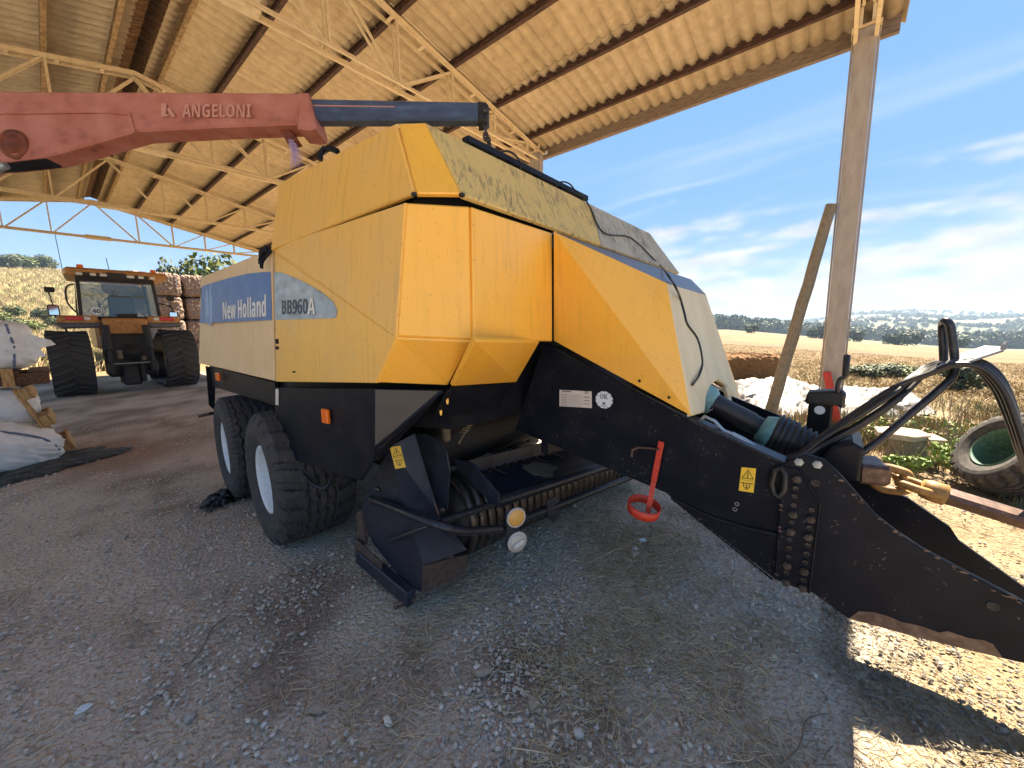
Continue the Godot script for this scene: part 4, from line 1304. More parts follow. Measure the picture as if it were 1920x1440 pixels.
		part("nose_pictogram", b, M.print_grey, B).set_meta("kind", "stuff")
	# ---- red chock holder
	b = MB.new()
	b.bar(Vector3(1.742, 0.929, -0.576), Vector3(1.742, 0.733, -0.604), 0.026, 0.008, Vector3(1, 0, 0), 0.002)
	b.bar(Vector3(1.738, 0.739, -0.602), Vector3(1.700, 0.587, -0.613), 0.022, 0.006, Vector3(1, 0, 0), 0.001)
	var ch := part("chock_holder", b, M.red, B)
	b = MB.new()
	var rc := Vector3(1.700, 0.608, -0.632)
	var rax := Vector3(-0.10, 1, 0.22).normalized()
	b.lathe(rc, rax, [Vector2(0.070, -0.022), Vector2(0.073, -0.022), Vector2(0.074, 0.022), Vector2(0.070, 0.022), Vector2(0.070, -0.022)], 36)
	part("holder_ring", b, M.red, ch)
	b = MB.new()
	b.tube([Vector3(1.738, 0.893, -0.583), Vector3(1.735, 0.889, -0.634), Vector3(1.730, 0.884, -0.680), Vector3(1.720, 0.870, -0.702), Vector3(1.710, 0.838, -0.702)], 0.006, 8)
	part("holder_hook", b, M.shaft_rust, ch)
	# ---- drive line
	driveline(B)
	pickup(B)
	# ---- hood rail and cable
	b = MB.new()
	b.bar(Vector3(1.477, 2.405, -1.520), Vector3(2.710, 2.406, -1.520), 0.05, 0.035, Vector3.UP, 0.004)
	b.bar(Vector3(1.709, 2.449, -1.620), Vector3(2.699, 2.453, -1.620), 0.03, 0.03)
	part("hood_rail", b, M.black, B)
	b = MB.new()
	for k in 5:
		var q := (Vector3(1.544, 2.394, -1.520)).lerp(Vector3(2.646, 2.396, -1.520), k / 4.0)
		b.bar(q, Vector3(q.x, 2.32, q.z - 0.01), 0.03, 0.03)
	part("rail_post", b, M.black, B)
	b = MB.new()
	b.tube(curve([Vector3(2.263, 2.369, -1.500), Vector3(2.340, 2.425, -1.500), Vector3(2.416, 2.427, -1.480), Vector3(2.466, 2.373, -1.450), Vector3(2.412, 2.299, -1.357), Vector3(2.455, 2.243, -1.336), Vector3(2.421, 2.173, -1.293), Vector3(2.412, 2.088, -1.241), Vector3(2.517, 2.071, -1.231), Vector3(2.887, 2.127, -1.268), Vector3(3.065, 2.106, -1.257), Vector3(3.225, 2.010, -1.199), Vector3(3.324, 1.939, -1.153), Vector3(2.124, 1.730, -0.711), Vector3(2.003, 1.678, -0.646), Vector3(1.668, 1.611, -0.520), Vector3(1.957, 1.587, -0.586), Vector3(1.957, 1.513, -0.563), Vector3(1.953, 1.458, -0.545), Vector3(2.040, 1.400, -0.527), Vector3(2.054, 1.343, -0.509), Vector3(2.010, 1.268, -0.485), Vector3(1.902, 1.223, -0.470), Vector3(1.794, 1.202, -0.463), Vector3(1.770, 1.195, -0.463)]), 0.0052, 7)
	part("loose_cable", b, M.hose, B)
	b = MB.new()
	b.tube(curve([Vector3(1.710, 2.401, -1.500), Vector3(1.769, 2.439, -1.500), Vector3(1.825, 2.431, -1.480), Vector3(1.847, 2.390, -1.460), Vector3(1.831, 2.343, -1.440)]), 0.006, 7)
	part("loose_cable", b, M.hose, B)

func plate_pt(u: float, v: float) -> Vector3:
	# a spot on the name plate, from its corners
	var tl := Vector3(1.756, 1.117, -1.136)
	var tr := Vector3(1.756, 1.126, -0.941)
	var bl := Vector3(1.756, 1.027, -1.136)
	return tl + (tr - tl) * ((u - 1049.0) / 60.0) + (bl - tl) * ((v - 731.0 - (u - 1049.0) * 0.05) / 30.5)

func curve(pts: Array, per := 5) -> Array:
	var c := Curve3D.new()
	for i in pts.size():
		var t := Vector3.ZERO
		if i > 0 and i < pts.size() - 1:
			t = (pts[i + 1] - pts[i - 1]) * 0.17
		c.add_point(pts[i], -t, t)
	var out := []
	for i in pts.size() - 1:
		for k in per:
			out.append(c.sample(i, float(k) / per))
	out.append(pts[-1])
	return out

func driveline(B: Node3D) -> void:
	var X := 2.1
	var p0 := Vector3(2.100, 1.064, -0.445)
	var p1 := Vector3(2.100, 0.966, -0.231)
	var ax := (p1 - p0).normalized()
	var b := MB.new()
	b.lathe(p0, ax, [Vector2(0.0, -0.16), Vector2(0.075, -0.16), Vector2(0.072, -0.02), Vector2(0.058, 0.0), Vector2(0.05, 0.005)], 28)
	var ds := part("drive_shaft_cone", b, M.teal, B)
	ds.set_meta("label", "teal cone of the drive shaft guard in the nose opening")
	b = MB.new()
	var l := p0.distance_to(p1)
	b.lathe(p0, ax, [Vector2(0.052, -0.03), Vector2(0.052, 0.03), Vector2(0.050, 0.034), Vector2(0.050, l - 0.05), Vector2(0.046, l - 0.047), Vector2(0.046, l + 0.02)], 28)
	part("drive_shaft_guard", b, M.hose, B)
	b = MB.new()
	b.lathe(p1, ax, [Vector2(0.046, -0.012), Vector2(0.062, -0.010), Vector2(0.078, 0.022), Vector2(0.088, 0.040), Vector2(0.084, 0.044)], 28)
	part("bellows_collar", b, M.teal, B)
	b = MB.new()
	var q1 := Vector3(2.100, 0.899, -0.014)
	var l2 := p1.distance_to(q1)
	var pr := [Vector2(0.084, 0.042)]
	var nb := 8
	for k in nb:
		var s := 0.042 + (l2 - 0.05) * (k + 0.35) / nb
		pr.append(Vector2(0.096 - 0.0035 * k, s))
		pr.append(Vector2(0.097 - 0.0035 * k, s + 0.005))
		pr.append(Vector2(0.080 - 0.004 * k, 0.042 + (l2 - 0.05) * (k + 1.0) / nb))
	b.lathe(p1, (q1 - p1).normalized(), pr, 30)
	part("bellows", b, M.hose, B)
	b = MB.new()
	var q2 := Vector3(2.100, 0.856, 0.118)
	b.lathe(q1, (q2 - q1).normalized(), [Vector2(0.058, -0.02), Vector2(0.066, 0.0), Vector2(0.066, 0.05), Vector2(0.05, 0.055), Vector2(0.045, 0.15), Vector2(0.0, 0.15)], 24)
	part("coupling", b, M.grey_black, B)
	# gearbox bracket in front
	b = MB.new()
	b.plate([Vector3(1.950, 0.882, -0.023), Vector3(1.950, 0.963, 0.022), Vector3(1.950, 0.991, 0.083), Vector3(1.950, 0.972, 0.115), Vector3(1.950, 0.837, 0.114), Vector3(1.950, 0.831, 0.048)], 0.28, 0.01, Vector3(-1, 0, 0))
	part("shaft_bracket", b, M.black, B)
	b = MB.new()
	b.bbox(Vector3(2.080, 0.858, 0.143), Vector3(0.16, 0.08, 0.10), 0.012, Basis(Vector3.UP, 0.2))
	part("shaft_bearing", b, M.shaft_rust, B)
	# front joint: yokes and telescopic tube
	var y0 := Vector3(2.100, 0.828, 0.165)
	var y1 := Vector3(2.100, 0.825, 0.246)
	var y2 := Vector3(2.100, 0.807, 0.329)
	b = MB.new()
	b.lathe(y0, (y1 - y0).normalized(), [Vector2(0.0, -0.03), Vector2(0.036, -0.03), Vector2(0.038, 0.0), Vector2(0.03, 0.012), Vector2(0, 0.014)], 20)
	for s in [-1.0, 1.0]:
		b.tube(curve([y0 + Vector3(0.0, s * 0.030, 0.0), y0.lerp(y1, 0.35) + Vector3(0, s * 0.046, 0), y1 + Vector3(0, s * 0.040, 0), y1 + Vector3(0, s * 0.030, 0.014)]), 0.016, 10)
	part("drive_yoke", b, M.shaft_yellow, B)
	b = MB.new()
	for s in [-1.0, 1.0]:
		b.tube(curve([y2 + Vector3(s * 0.028, 0.0, -0.005), y1.lerp(y2, 0.5) + Vector3(s * 0.044, 0, 0), y1 + Vector3(s * 0.036, 0, 0), y1 + Vector3(s * 0.026, 0, -0.014)]), 0.016, 10)
	b.tube([y1 + Vector3(-0.045, 0, 0), y1 + Vector3(0.045, 0, 0)], 0.012, 10)
	b.tube([y1 + Vector3(0, -0.045, 0), y1 + Vector3(0, 0.045, 0)], 0.012, 10)
	b.lathe(y2, (y2 - y1).normalized(), [Vector2(0.0, -0.03), Vector2(0.034, -0.03), Vector2(0.040, -0.005), Vector2(0.040, 0.035), Vector2(0.0, 0.036)], 20)
	part("drive_yoke", b, M.shaft_yellow, B)
	b = MB.new()
	var e := Vector3(2.100, 0.740, 0.652)
	var dir := (e - y2).normalized()
	var side := dir.cross(Vector3.UP).normalized()
	var upv := side.cross(dir)
	var ring := []
	for k in 12:
		var a := TAU * k / 12.0
		var r := 0.033 if k % 4 < 2 else 0.024
		ring.append(side * cos(a) * r + upv * sin(a) * r)
	for k in 12:
		var u: Vector3 = ring[k]
		var w: Vector3 = ring[(k + 1) % 12]
		b.quad(y2 + u + dir * 0.03, y2 + w + dir * 0.03, e + w, e + u)
	part("telescopic_shaft", b, M.shaft_rust, B)
	# parking jack head with crank
	b = MB.new()
	b.plate([Vector3(2.450, 1.086, -0.093), Vector3(2.450, 1.106, -0.085), Vector3(2.450, 1.123, 0.045), Vector3(2.450, 1.104, 0.061), Vector3(2.450, 1.048, 0.059), Vector3(2.450, 1.033, 0.047), Vector3(2.450, 1.045, 0.032), Vector3(2.450, 1.042, -0.090), Vector3(2.450, 1.058, -0.097)], 0.10, 0.012, Vector3(-1, 0, 0))
	var jh := part("jack_head", b, M.hose, B)
	b = MB.new()
	b.bbox(Vector3(2.520, 0.941, -0.033), Vector3(0.09, 0.24, 0.10), 0.01)
	part("jack_tube", b, M.black, jh)
	b = MB.new()
	b.plate(disc(Vector3(2.470, 1.014, -0.035), Vector3(-1, 0, 0), Vector3.UP, 0.022, 0.022, 20), 0.003, 0.0, Vector3(-1, 0, 0))
	part("jack_sticker", b, M.sticker_white, jh)
	b = MB.new()
	b.tube(curve([Vector3(2.450, 1.113, 0.026), Vector3(2.450, 1.150, 0.025), Vector3(2.450, 1.180, 0.031), Vector3(2.450, 1.191, 0.046), Vector3(2.450, 1.215, 0.050), Vector3(2.450, 1.287, 0.048)]), 0.010, 10)
	part("crank_handle", b, M.tubing, jh)
	b = MB.new()
	b.lathe(Vector3(2.450, 1.197, 0.049), (Vector3(2.450, 1.289, 0.048) - Vector3(2.450, 1.197, 0.049)).normalized(), [Vector2(0.012, 0), Vector2(0.0135, 0.005), Vector2(0.0135, 0.10), Vector2(0.0, 0.105)], 12)
	part("crank_grip", b, M.hose, jh)
	# hose stand
	b = MB.new()
	b.tube(curve([Vector3(2.050, 0.866, 0.059), Vector3(2.080, 0.968, 0.153), Vector3(2.120, 1.081, 0.237), Vector3(2.150, 1.190, 0.316), Vector3(2.170, 1.239, 0.347), Vector3(2.180, 1.275, 0.354), Vector3(2.180, 1.345, 0.344), Vector3(2.180, 1.419, 0.330), Vector3(2.180, 1.443, 0.322), Vector3(2.190, 1.451, 0.313), Vector3(2.220, 1.431, 0.313), Vector3(2.220, 1.373, 0.320), Vector3(2.220, 1.299, 0.329)]), 0.0135, 10)
	var hs := part("hose_stand", b, M.tubing, B)
	b = MB.new()
	b.plate([Vector3(2.100, 1.270, 0.280), Vector3(2.100, 1.291, 0.305), Vector3(2.100, 1.305, 0.366), Vector3(2.100, 1.338, 0.424), Vector3(2.100, 1.349, 0.444), Vector3(2.340, 1.350, 0.498), Vector3(2.340, 1.353, 0.447), Vector3(2.340, 1.322, 0.387), Vector3(2.340, 1.299, 0.340), Vector3(2.340, 1.272, 0.322)], 0.007, 0.0, Vector3.UP)
	part("hose_plate", b, M.silver, hs)
	for k in 5:
		b = MB.new()
		b.bar((Vector3(2.100, 1.349, 0.444)).lerp(Vector3(2.340, 1.350, 0.498), k / 4.0), (Vector3(2.100, 1.369, 0.444)).lerp(Vector3(2.340, 1.370, 0.499), k / 4.0), 0.012, 0.006)
		part("hose_hook", b, M.silver, hs)
	for k in 9:
		var o := Vector3(0.02 * sin(k * 2.1), 0.016 * cos(k * 1.7), 0.0)
		b = MB.new()
		var dx := 0.025 * k
		b.tube(curve([Vector3(1.950, 0.866, -0.186) + o * 0.4, Vector3(1.960, 0.893, -0.091) + o * 0.6, Vector3(2.020, 0.972, -0.005) + o * 1.4, Vector3(2.060, 1.069, 0.096) + o * 2.2, Vector3(2.090, 1.175, 0.197) + o * 1.8, Vector3(2.100, 1.258, 0.282) + Vector3(dx, 0, 0), Vector3(2.100, 1.297, 0.339) + Vector3(dx, -0.004, 0), Vector3(2.100, 1.284, 0.403) + Vector3(dx, 0.012 * (k % 3), 0), Vector3(2.100, 1.213, 0.458) + Vector3(dx * 0.8, 0.02 * (k % 3), 0), Vector3(2.100, 1.105, 0.498) + Vector3(dx * 0.6, 0.02 * (k % 3), 0), Vector3(2.100, 0.997, 0.532) + Vector3(dx * 0.5, 0, 0), Vector3(2.120, 0.834, 0.593) + Vector3(dx * 0.4, 0, 0)], 4), 0.0085 if k % 3 else 0.0105, 8)
		part("hydraulic_hose", b, M.hose, hs)

func pickup(B: Node3D) -> void:
	var O := Vector3(1.407, 0, -1.53)
	var U := Vector3(0.989, 0, 0.148)
	var W := Vector3(-0.148, 0, 0.989)
	var at := func(u: float, y: float, w: float) -> Vector3:
		return O + U * u + Vector3(0, y, 0) + W * w
	var b := MB.new()
	b.lathe(at.call(-0.02, 0.33, -0.20), U, [Vector2(0, 0), Vector2(0.205, 0), Vector2(0.205, 2.0), Vector2(0, 2.0)], 24)
	var drum := part("pickup_reel", b, M.tractor_black, B)
	# stripper bands
	b = MB.new()
	b.smooth(true)
	var prev := []
	for i in 23:
		var a := deg_to_rad(-150.0 + i * 12.5)
		var c := Vector3(0, sin(a), cos(a))
		var now := [c * 0.25, Vector3(0.046, 0, 0) + c * 0.25, Vector3(0.046, 0, 0) + c * 0.225, c * 0.225, Vector3(0.023, 0, 0) + c * 0.256]
		if i:
			b.quad(prev[0], now[0], now[4], prev[4])
			b.quad(prev[4], now[4], now[1], prev[1])
			b.quad(prev[1], now[1], now[2], prev[2])
			b.quad(prev[3], now[3], now[0], prev[0])
		prev = now
	var band := b.mesh()
	for k in 31:
		place("stripper_band", band, M.stripper, drum, at.call(0.0 + k * 0.063, 0.33, -0.20) - abs_pos(drum), Basis(U, Vector3.UP, W))
	# spring tines in the gaps
	for k in 30:
		for a in [0.3 + 0.13 * (k % 3), 1.9 + 0.1 * (k % 2)]:
			b = MB.new()
			var c := Vector3.UP * sin(a) + W * cos(a)
			var o: Vector3 = at.call(0.054 + k * 0.063, 0.33, -0.20)
			b.tube([o + c * 0.2, o + c * 0.275, o + c * 0.30 - Vector3(0, 0.012, 0)], 0.0028, 5)
			part("tine", b, M.zinc, drum)
	# end shield
	var F0 := Vector3(1.060, 0.861, -1.721)
	var F1 := Vector3(1.060, 0.570, -1.614)
	var F2 := Vector3(1.060, 0.298, -1.484)
	var F3 := Vector3(1.060, 0.137, -1.506)
	var es := panel(B, "pickup_side_plate", [[F0, F1, F2, F3, Vector3(1.060, 0.122, -1.653), Vector3(1.060, 0.240, -1.953), Vector3(1.060, 0.346, -2.081), Vector3(1.060, 0.445, -2.061), Vector3(1.060, 0.618, -1.922)]], M.navy, Vector3(-1, 0, 0), 0.008, 0.002)
	var R0 := Vector3(1.210, 0.901, -1.706)
	var R1 := Vector3(1.250, 0.465, -1.589)
	var R2 := Vector3(1.330, 0.261, -1.457)
	var R3 := Vector3(1.330, 0.120, -1.468)
	panel(B, "pickup_front_plate", [[F0, F1, R1], [F0, R1, R0], [F1, F2, R2], [F1, R2, R1]], M.navy, Vector3(-0.6, 0, 0.8), 0.008, 0.0)
	panel(B, "wear_plate", [[F2 + Vector3(-0.003, 0, 0.004), F3 + Vector3(-0.003, 0, 0.004), R3, R2 - Vector3(0, 0.03, 0)]], M.wornsteel, Vector3(-0.6, 0, 0.8), 0.008, 0.0)
	panel(B, "pickup_inner_disc", [[Vector3(1.260, 0.878, -1.777), Vector3(1.260, 0.895, -1.670), Vector3(1.260, 0.877, -1.572), Vector3(1.260, 0.815, -1.512), Vector3(1.260, 0.733, -1.492), Vector3(1.260, 0.596, -1.513), Vector3(1.260, 0.495, -1.528), Vector3(1.260, 0.458, -1.601)]], M.navy, Vector3(-1, 0, 0), 0.008, 0.002)
	b = MB.new()
	b.tube([Vector3(1.215, 0.882, -1.724), Vector3(1.235, 0.658, -1.656), Vector3(1.250, 0.457, -1.585)], 0.007, 6)
	part("worn_edge", b, M.wornsteel, es)
	warning_sticker(es, [Vector3(1.057, 0.862, -1.712), Vector3(1.111, 0.859, -1.700), Vector3(1.110, 0.751, -1.660), Vector3(1.055, 0.755, -1.672)], Vector3(-0.7, 0, 0.7))
	for q in [Vector3(1.245, 0.499, -1.545), Vector3(1.052, 0.599, -1.851)]:
		b = MB.new()
		b.lathe(q, Vector3(-1, 0, 0.2), [Vector2(0.018, 0), Vector2(0.018, 0.008), Vector2(0.01, 0.012), Vector2(0, 0.013)], 12)
		part("shield_bolt", b, M.steel, es)
	# skid
	b = MB.new()
	b.bar(Vector3(1.030, 0.144, -2.067), Vector3(1.030, 0.101, -1.557), 0.055, 0.085, Vector3.UP, 0.006)
	var sk := part("skid_beam", b, M.navy, B)
	b = MB.new()
	b.bar(Vector3(1.020, 0.202, -2.090), Vector3(1.020, 0.154, -1.810), 0.012, 0.10, Vector3.UP, 0.002)
	part("skid_wear_plate", b, M.wornsteel, sk)
	b = MB.new()
	b.plate([Vector3(1.040, 0.394, -2.092), Vector3(1.040, 0.421, -2.046), Vector3(1.040, 0.277, -2.012), Vector3(1.040, 0.218, -2.021), Vector3(1.040, 0.199, -2.090)], 0.02, 0.002, Vector3(-1, 0, 0))
	part("skid_strap", b, M.wornsteel, sk)
	b = MB.new()
	b.tube([Vector3(0.985, 0.043, -1.646), Vector3(1.050, 0.089, -1.559)], 0.017, 10)
	part("skid_pin", b, M.wornsteel, sk)
	# crop guard tubes
	b = MB.new()
	b.tube(curve([Vector3(1.050, 0.526, -1.916), Vector3(1.020, 0.567, -1.620), Vector3(1.017, 0.581, -1.420), Vector3(1.065, 0.554, -1.320), Vector3(1.105, 0.530, -1.300), Vector3(1.187, 0.493, -1.280), Vector3(1.397, 0.416, -1.270)], 4), 0.0215, 14)
	var cg := part("crop_guard", b, M.tubing, B)
	b = MB.new()
	b.tube([Vector3(1.050, 0.341, -1.748), Vector3(1.035, 0.512, -1.450), Vector3(1.093, 0.558, -1.360)], 0.013, 10)
	part("guard_stay", b, M.tubing, cg)
	b = MB.new()
	b.tube([Vector3(1.088, 0.551, -1.370), Vector3(1.468, 0.514, -1.350)], 0.018, 12)
	part("guard_stay", b, M.tubing, cg)
	b = MB.new()
	var h0 := Vector3(1.464, 0.519, -1.350)
	var h1 := Vector3(2.347, 0.491, -1.170)
	b.tube([h0, h0 + (h1 - h0) * 2.1], 0.033, 16)
	part("guard_beam", b, M.tubing, cg)
	b = MB.new()
	var k0 := Vector3(1.431, 0.420, -1.270)
	var k1 := Vector3(2.575, 0.399, -1.030)
	b.tube([k0, Vector3(1.747, 0.417, -1.200), k1, k1 + (k1 - k0) * 0.25], 0.0225, 14)
	part("front_roller_bar", b, M.tubing, cg)
	panel(B, "guard_bracket", [[Vector3(1.702, 0.489, -1.180), Vector3(1.773, 0.482, -1.180), Vector3(1.841, 0.431, -1.180), Vector3(1.829, 0.341, -1.180), Vector3(1.772, 0.324, -1.180), Vector3(1.707, 0.391, -1.180)]], M.navy, Vector3(-0.7, 0, 0.7), 0.012, 0.002)
	panel(B, "guard_arm", [[Vector3(1.420, 0.717, -1.635), Vector3(1.420, 0.721, -1.494), Vector3(1.420, 0.590, -1.293), Vector3(1.420, 0.522, -1.302), Vector3(1.420, 0.523, -1.349), Vector3(1.420, 0.656, -1.620)]], M.navy, Vector3(-1, 0, 0.3), 0.012, 0.002)
	# tray with dried mud
	var y0 := Vector3(1.505, 0.532, -1.370)
	var y1 := Vector3(2.357, 0.521, -1.180)
	var back := Vector3(0.03, 0.035, -0.30)
	panel(B, "crop_tray", [[y0, y1, y1 + (y1 - y0) * 0.5, y1 + (y1 - y0) * 0.5 + back, y1 + back, y0 + back]], M.navy, Vector3.UP, 0.008, 0.0)
	panel(B, "tray_back", [[y0 + back, y1 + (y1 - y0) * 0.5 + back, y1 + (y1 - y0) * 0.5 + back + Vector3(0, 0.09, -0.01), y0 + back + Vector3(0, 0.09, -0.01)]], M.navy, Vector3(0, 0, 1), 0.008, 0.002)
	var mud := []
	for k in 16:
		var a := TAU * k / 16.0
		var rr := 0.6 + 0.4 * rng.randf()
		mud.append(y0.lerp(y1, 0.50 + 0.15 * cos(a) * rr) + back * (0.45 + 0.42 * sin(a) * rr) + Vector3(0, 0.004, 0))
	panel(B, "mud_crust", [mud], M.mud, Vector3.UP, 0.004, 0.0)
	for f in [0.22, 0.62, 0.80]:
		b = MB.new()
		var m0: Vector3 = y0.lerp(y1, f)
		b.tube(curve([m0 + back + Vector3(0, 0.07, 0.02), m0 + back * 0.9 + Vector3(0, 0.015, 0), m0 + back * 0.6 + Vector3(0.02, 0.012, 0)]), 0.005, 6)
		part("tray_wire", b, M.wornsteel, B)
	# packer housing in the dark behind
	b = MB.new()
	b.lathe(Vector3(1.45, 0.72, -1.95), Vector3(1, 0, 0), [Vector2(0, 0), Vector2(0.17, 0), Vector2(0.17, 1.6), Vector2(0, 1.6)], 20)
	part("packer_drum", b, M.tractor_black, B)
	b = MB.new()
	for k in 60:
		pass
	var sp := []
	for k in 60:
		var a := k * 0.75
		sp.append((Vector3(1.550, 0.942, -1.600)).lerp(Vector3(1.461, 0.865, -1.600), k / 59.0) + Vector3(cos(a) * 0.022, 0, sin(a) * 0.022))
	b.tube(sp, 0.0045, 5)
	b.tube([Vector3(1.573, 0.970, -1.600), Vector3(1.426, 0.810, -1.600)], 0.006, 6)
	part("tension_spring", b, M.mud, B)
	b = MB.new()
	b.bbox(Vector3(1.442, 0.920, -1.680), Vector3(0.12, 0.07, 0.05), 0.01)
	b.bbox(Vector3(1.403, 0.865, -1.680), Vector3(0.05, 0.10, 0.04), 0.01)
	part("linkage", b, M.mud, B)
	# lamp post at the guard end
	b = MB.new()
	var lp := Vector3(1.462, 0.397, -1.245)
	var ln := Vector3(-0.42, 0.0, 0.9).normalized()
	b.bbox(lp, Vector3(0.075, 0.22, 0.010), 0.004, Basis(Vector3.UP.cross(ln), Vector3.UP, ln))
	var lb := part("lamp_bracket", b, M.navy, B)
	b = MB.new()
	var rp := Vector3(1.483, 0.458, -1.235)
	b.lathe(rp, ln, [Vector2(0.052, -0.004), Vector2(0.056, 0.004), Vector2(0.053, 0.012), Vector2(0.047, 0.010), Vector2(0, 0.010)], 32)
	var rl := part("reflector_rim", b, M.white_plastic, lb)
	b = MB.new()
	b.lathe(rp + ln * 0.0105, ln, [Vector2(0.046, 0), Vector2(0.044, 0.003), Vector2(0, 0.005)], 32)
	part("amber_reflector", b, M.amber_dusty, rl)
	b = MB.new()
	var wp := Vector3(1.488, 0.318, -1.235)
	b.lathe(wp, ln, [Vector2(0.056, -0.004), Vector2(0.058, 0.006), Vector2(0.054, 0.012), Vector2(0.047, 0.009), Vector2(0.044, 0.018), Vector2(0.030, 0.022), Vector2(0, 0.023)], 32)
	var wl := part("side_lamp", b, M.white_plastic, lb)
	b = MB.new()
	b.bbox(wp + ln * 0.03, Vector3(0.066, 0.026, 0.024), 0.008, Basis(Vector3.UP.cross(ln), Vector3.UP, ln) * Basis(Vector3(0, 0, 1), 0.4))
	part("lamp_bulb_holder", b, M.lens, lb)


# ---------------------------------------------------------------- crane boom
func crane() -> void:
	var K := thing("crane_boom", "worn red telescopic crane boom with blue extension reaching over the baler", "crane", Vector3(-0.9, 0, -5.4))
	var back := Vector3(0.766, 0.0, -0.643)
	var out := -back
	var b := MB.new()
	b.plate([Vector3(-0.936, 3.082, -5.406), Vector3(-0.006, 3.042, -4.288), Vector3(0.660, 3.020, -3.491), Vector3(1.240, 2.997, -2.794), Vector3(1.229, 2.795, -2.762), Vector3(0.854, 2.784, -3.207), Vector3(0.522, 2.766, -3.598), Vector3(0.213, 2.644, -3.939), Vector3(0.132, 2.616, -4.030), Vector3(-0.061, 2.587, -4.253), Vector3(-1.001, 2.537, -5.364)], 0.13, 0.012, out)
	var red := part("outer_boom", b, M.boom_red, K)
	b = MB.new()
	b.plate([Vector3(1.223, 2.998, -2.799), Vector3(1.266, 2.993, -2.746), Vector3(1.277, 2.788, -2.688), Vector3(1.269, 2.760, -2.691), Vector3(1.241, 2.751, -2.722), Vector3(1.194, 2.763, -2.781)], 0.16, 0.012, out)
	part("boom_collar", b, M.boom_red, red)
	b = MB.new()
	b.plate([Vector3(-0.966, 2.788, -5.358), Vector3(-0.021, 2.905, -4.258), Vector3(0.421, 2.900, -3.729), Vector3(0.512, 2.883, -3.617), Vector3(0.520, 2.760, -3.581), Vector3(0.508, 2.753, -3.594), Vector3(0.501, 2.867, -3.626), Vector3(0.419, 2.883, -3.728), Vector3(-0.023, 2.888, -4.256), Vector3(-0.968, 2.768, -5.356)], 0.014, 0.003, out)
	part("weld_seam", b, M.boom_red, red)
	b = MB.new()
	b.lathe(Vector3(0.014, 2.691, -4.187), out, [Vector2(0.095, -0.005), Vector2(0.09, 0.012), Vector2(0.07, 0.016), Vector2(0.062, 0.008), Vector2(0.05, 0.008), Vector2(0.042, 0.024), Vector2(0, 0.026)], 28)
	part("pivot_pin", b, M.boom_rust, red)
	b = MB.new()
	b.plate([Vector3(-1.012, 2.529, -5.405), Vector3(-0.063, 2.578, -4.286), Vector3(0.132, 2.601, -4.058), Vector3(0.135, 2.621, -4.059), Vector3(-0.060, 2.606, -4.288), Vector3(-1.007, 2.563, -5.408)], 0.09, 0.004, out)
	part("lift_cylinder", b, M.black, K)
	b = MB.new()
	b.tube([Vector3(-0.209, 2.464, -4.403), Vector3(-0.037, 2.562, -4.219)], 0.022, 12)
	part("cylinder_rod", b, M.zinc, K)
	b = MB.new()
	b.plate([Vector3(1.246, 2.981, -2.830), Vector3(2.018, 2.935, -1.900), Vector3(2.003, 2.817, -1.891), Vector3(1.229, 2.839, -2.819)], 0.07, 0.012, out)
	var blue := part("inner_boom", b, M.boom_blue, K)
	b = MB.new()
	b.plate([Vector3(1.240, 2.935, -2.825), Vector3(1.643, 2.914, -2.341), Vector3(1.642, 2.907, -2.340), Vector3(1.239, 2.927, -2.825)], 0.003, 0.0, out)
	part("worn_stripe", b, M.boom_print, blue)
	b = MB.new()
	b.plate([Vector3(1.990, 2.933, -1.917), Vector3(2.021, 2.929, -1.879), Vector3(2.032, 2.908, -1.862), Vector3(2.021, 2.818, -1.855), Vector3(2.005, 2.798, -1.869), Vector3(1.974, 2.798, -1.907)], 0.09, 0.008, out)
	var cap := part("boom_head", b, M.hose, blue)
	b = MB.new()
	b.lathe(Vector3(2.007, 2.864, -1.873), out, [Vector2(0.018, 0), Vector2(0.018, 0.012), Vector2(0, 0.016)], 12)
	part("head_pin", b, M.steel, cap)
	# chain links and hook
	for k in 3:
		b = MB.new()
		var c: Vector3 = (Vector3(2.026, 2.789, -1.889)).lerp(Vector3(2.019, 2.716, -1.881), k / 2.0)
		var pts := []
		for i in 13:
			var a := TAU * i / 12.0
			var sx := cos(a) * 0.014
			pts.append(c + Vector3(0, sin(a) * 0.028, 0) + (Vector3(0.64, 0, 0.77) * sx if k % 2 == 0 else back * sx))
		b.tube(pts, 0.007, 7, false)
		part("chain_link", b, M.steel, K)
	b = MB.new()
	b.tube(curve([Vector3(2.018, 2.709, -1.881), Vector3(2.026, 2.680, -1.865), Vector3(2.027, 2.645, -1.857), Vector3(2.015, 2.607, -1.862), Vector3(1.999, 2.600, -1.880), Vector3(1.991, 2.629, -1.896), Vector3(1.997, 2.660, -1.896)]), [0.010, 0.012, 0.013, 0.013, 0.013, 0.014, 0.014, 0.014, 0.015, 0.016, 0.016, 0.016, 0.016, 0.016, 0.015, 0.015, 0.014, 0.013, 0.013, 0.012, 0.012, 0.012, 0.011, 0.010, 0.010, 0.009, 0.008, 0.008, 0.007, 0.006, 0.005], 10)
	b.lathe(Vector3(2.014, 2.678, -1.848), out, [Vector2(0.014, 0), Vector2(0.014, 0.02), Vector2(0, 0.022)], 10)
	part("load_hook", b, M.steel, K)
	b = MB.new()
	b.plate([Vector3(1.144, 2.803, -2.943), Vector3(1.190, 2.802, -2.889), Vector3(1.216, 2.717, -2.839), Vector3(1.170, 2.697, -2.889)], 0.07, 0.004, Vector3(0.2, -0.6, 0.8))
	part("stop_flap", b, M.boom_rust, K)
	var o := Vector3(0.729, 2.844, -3.349)
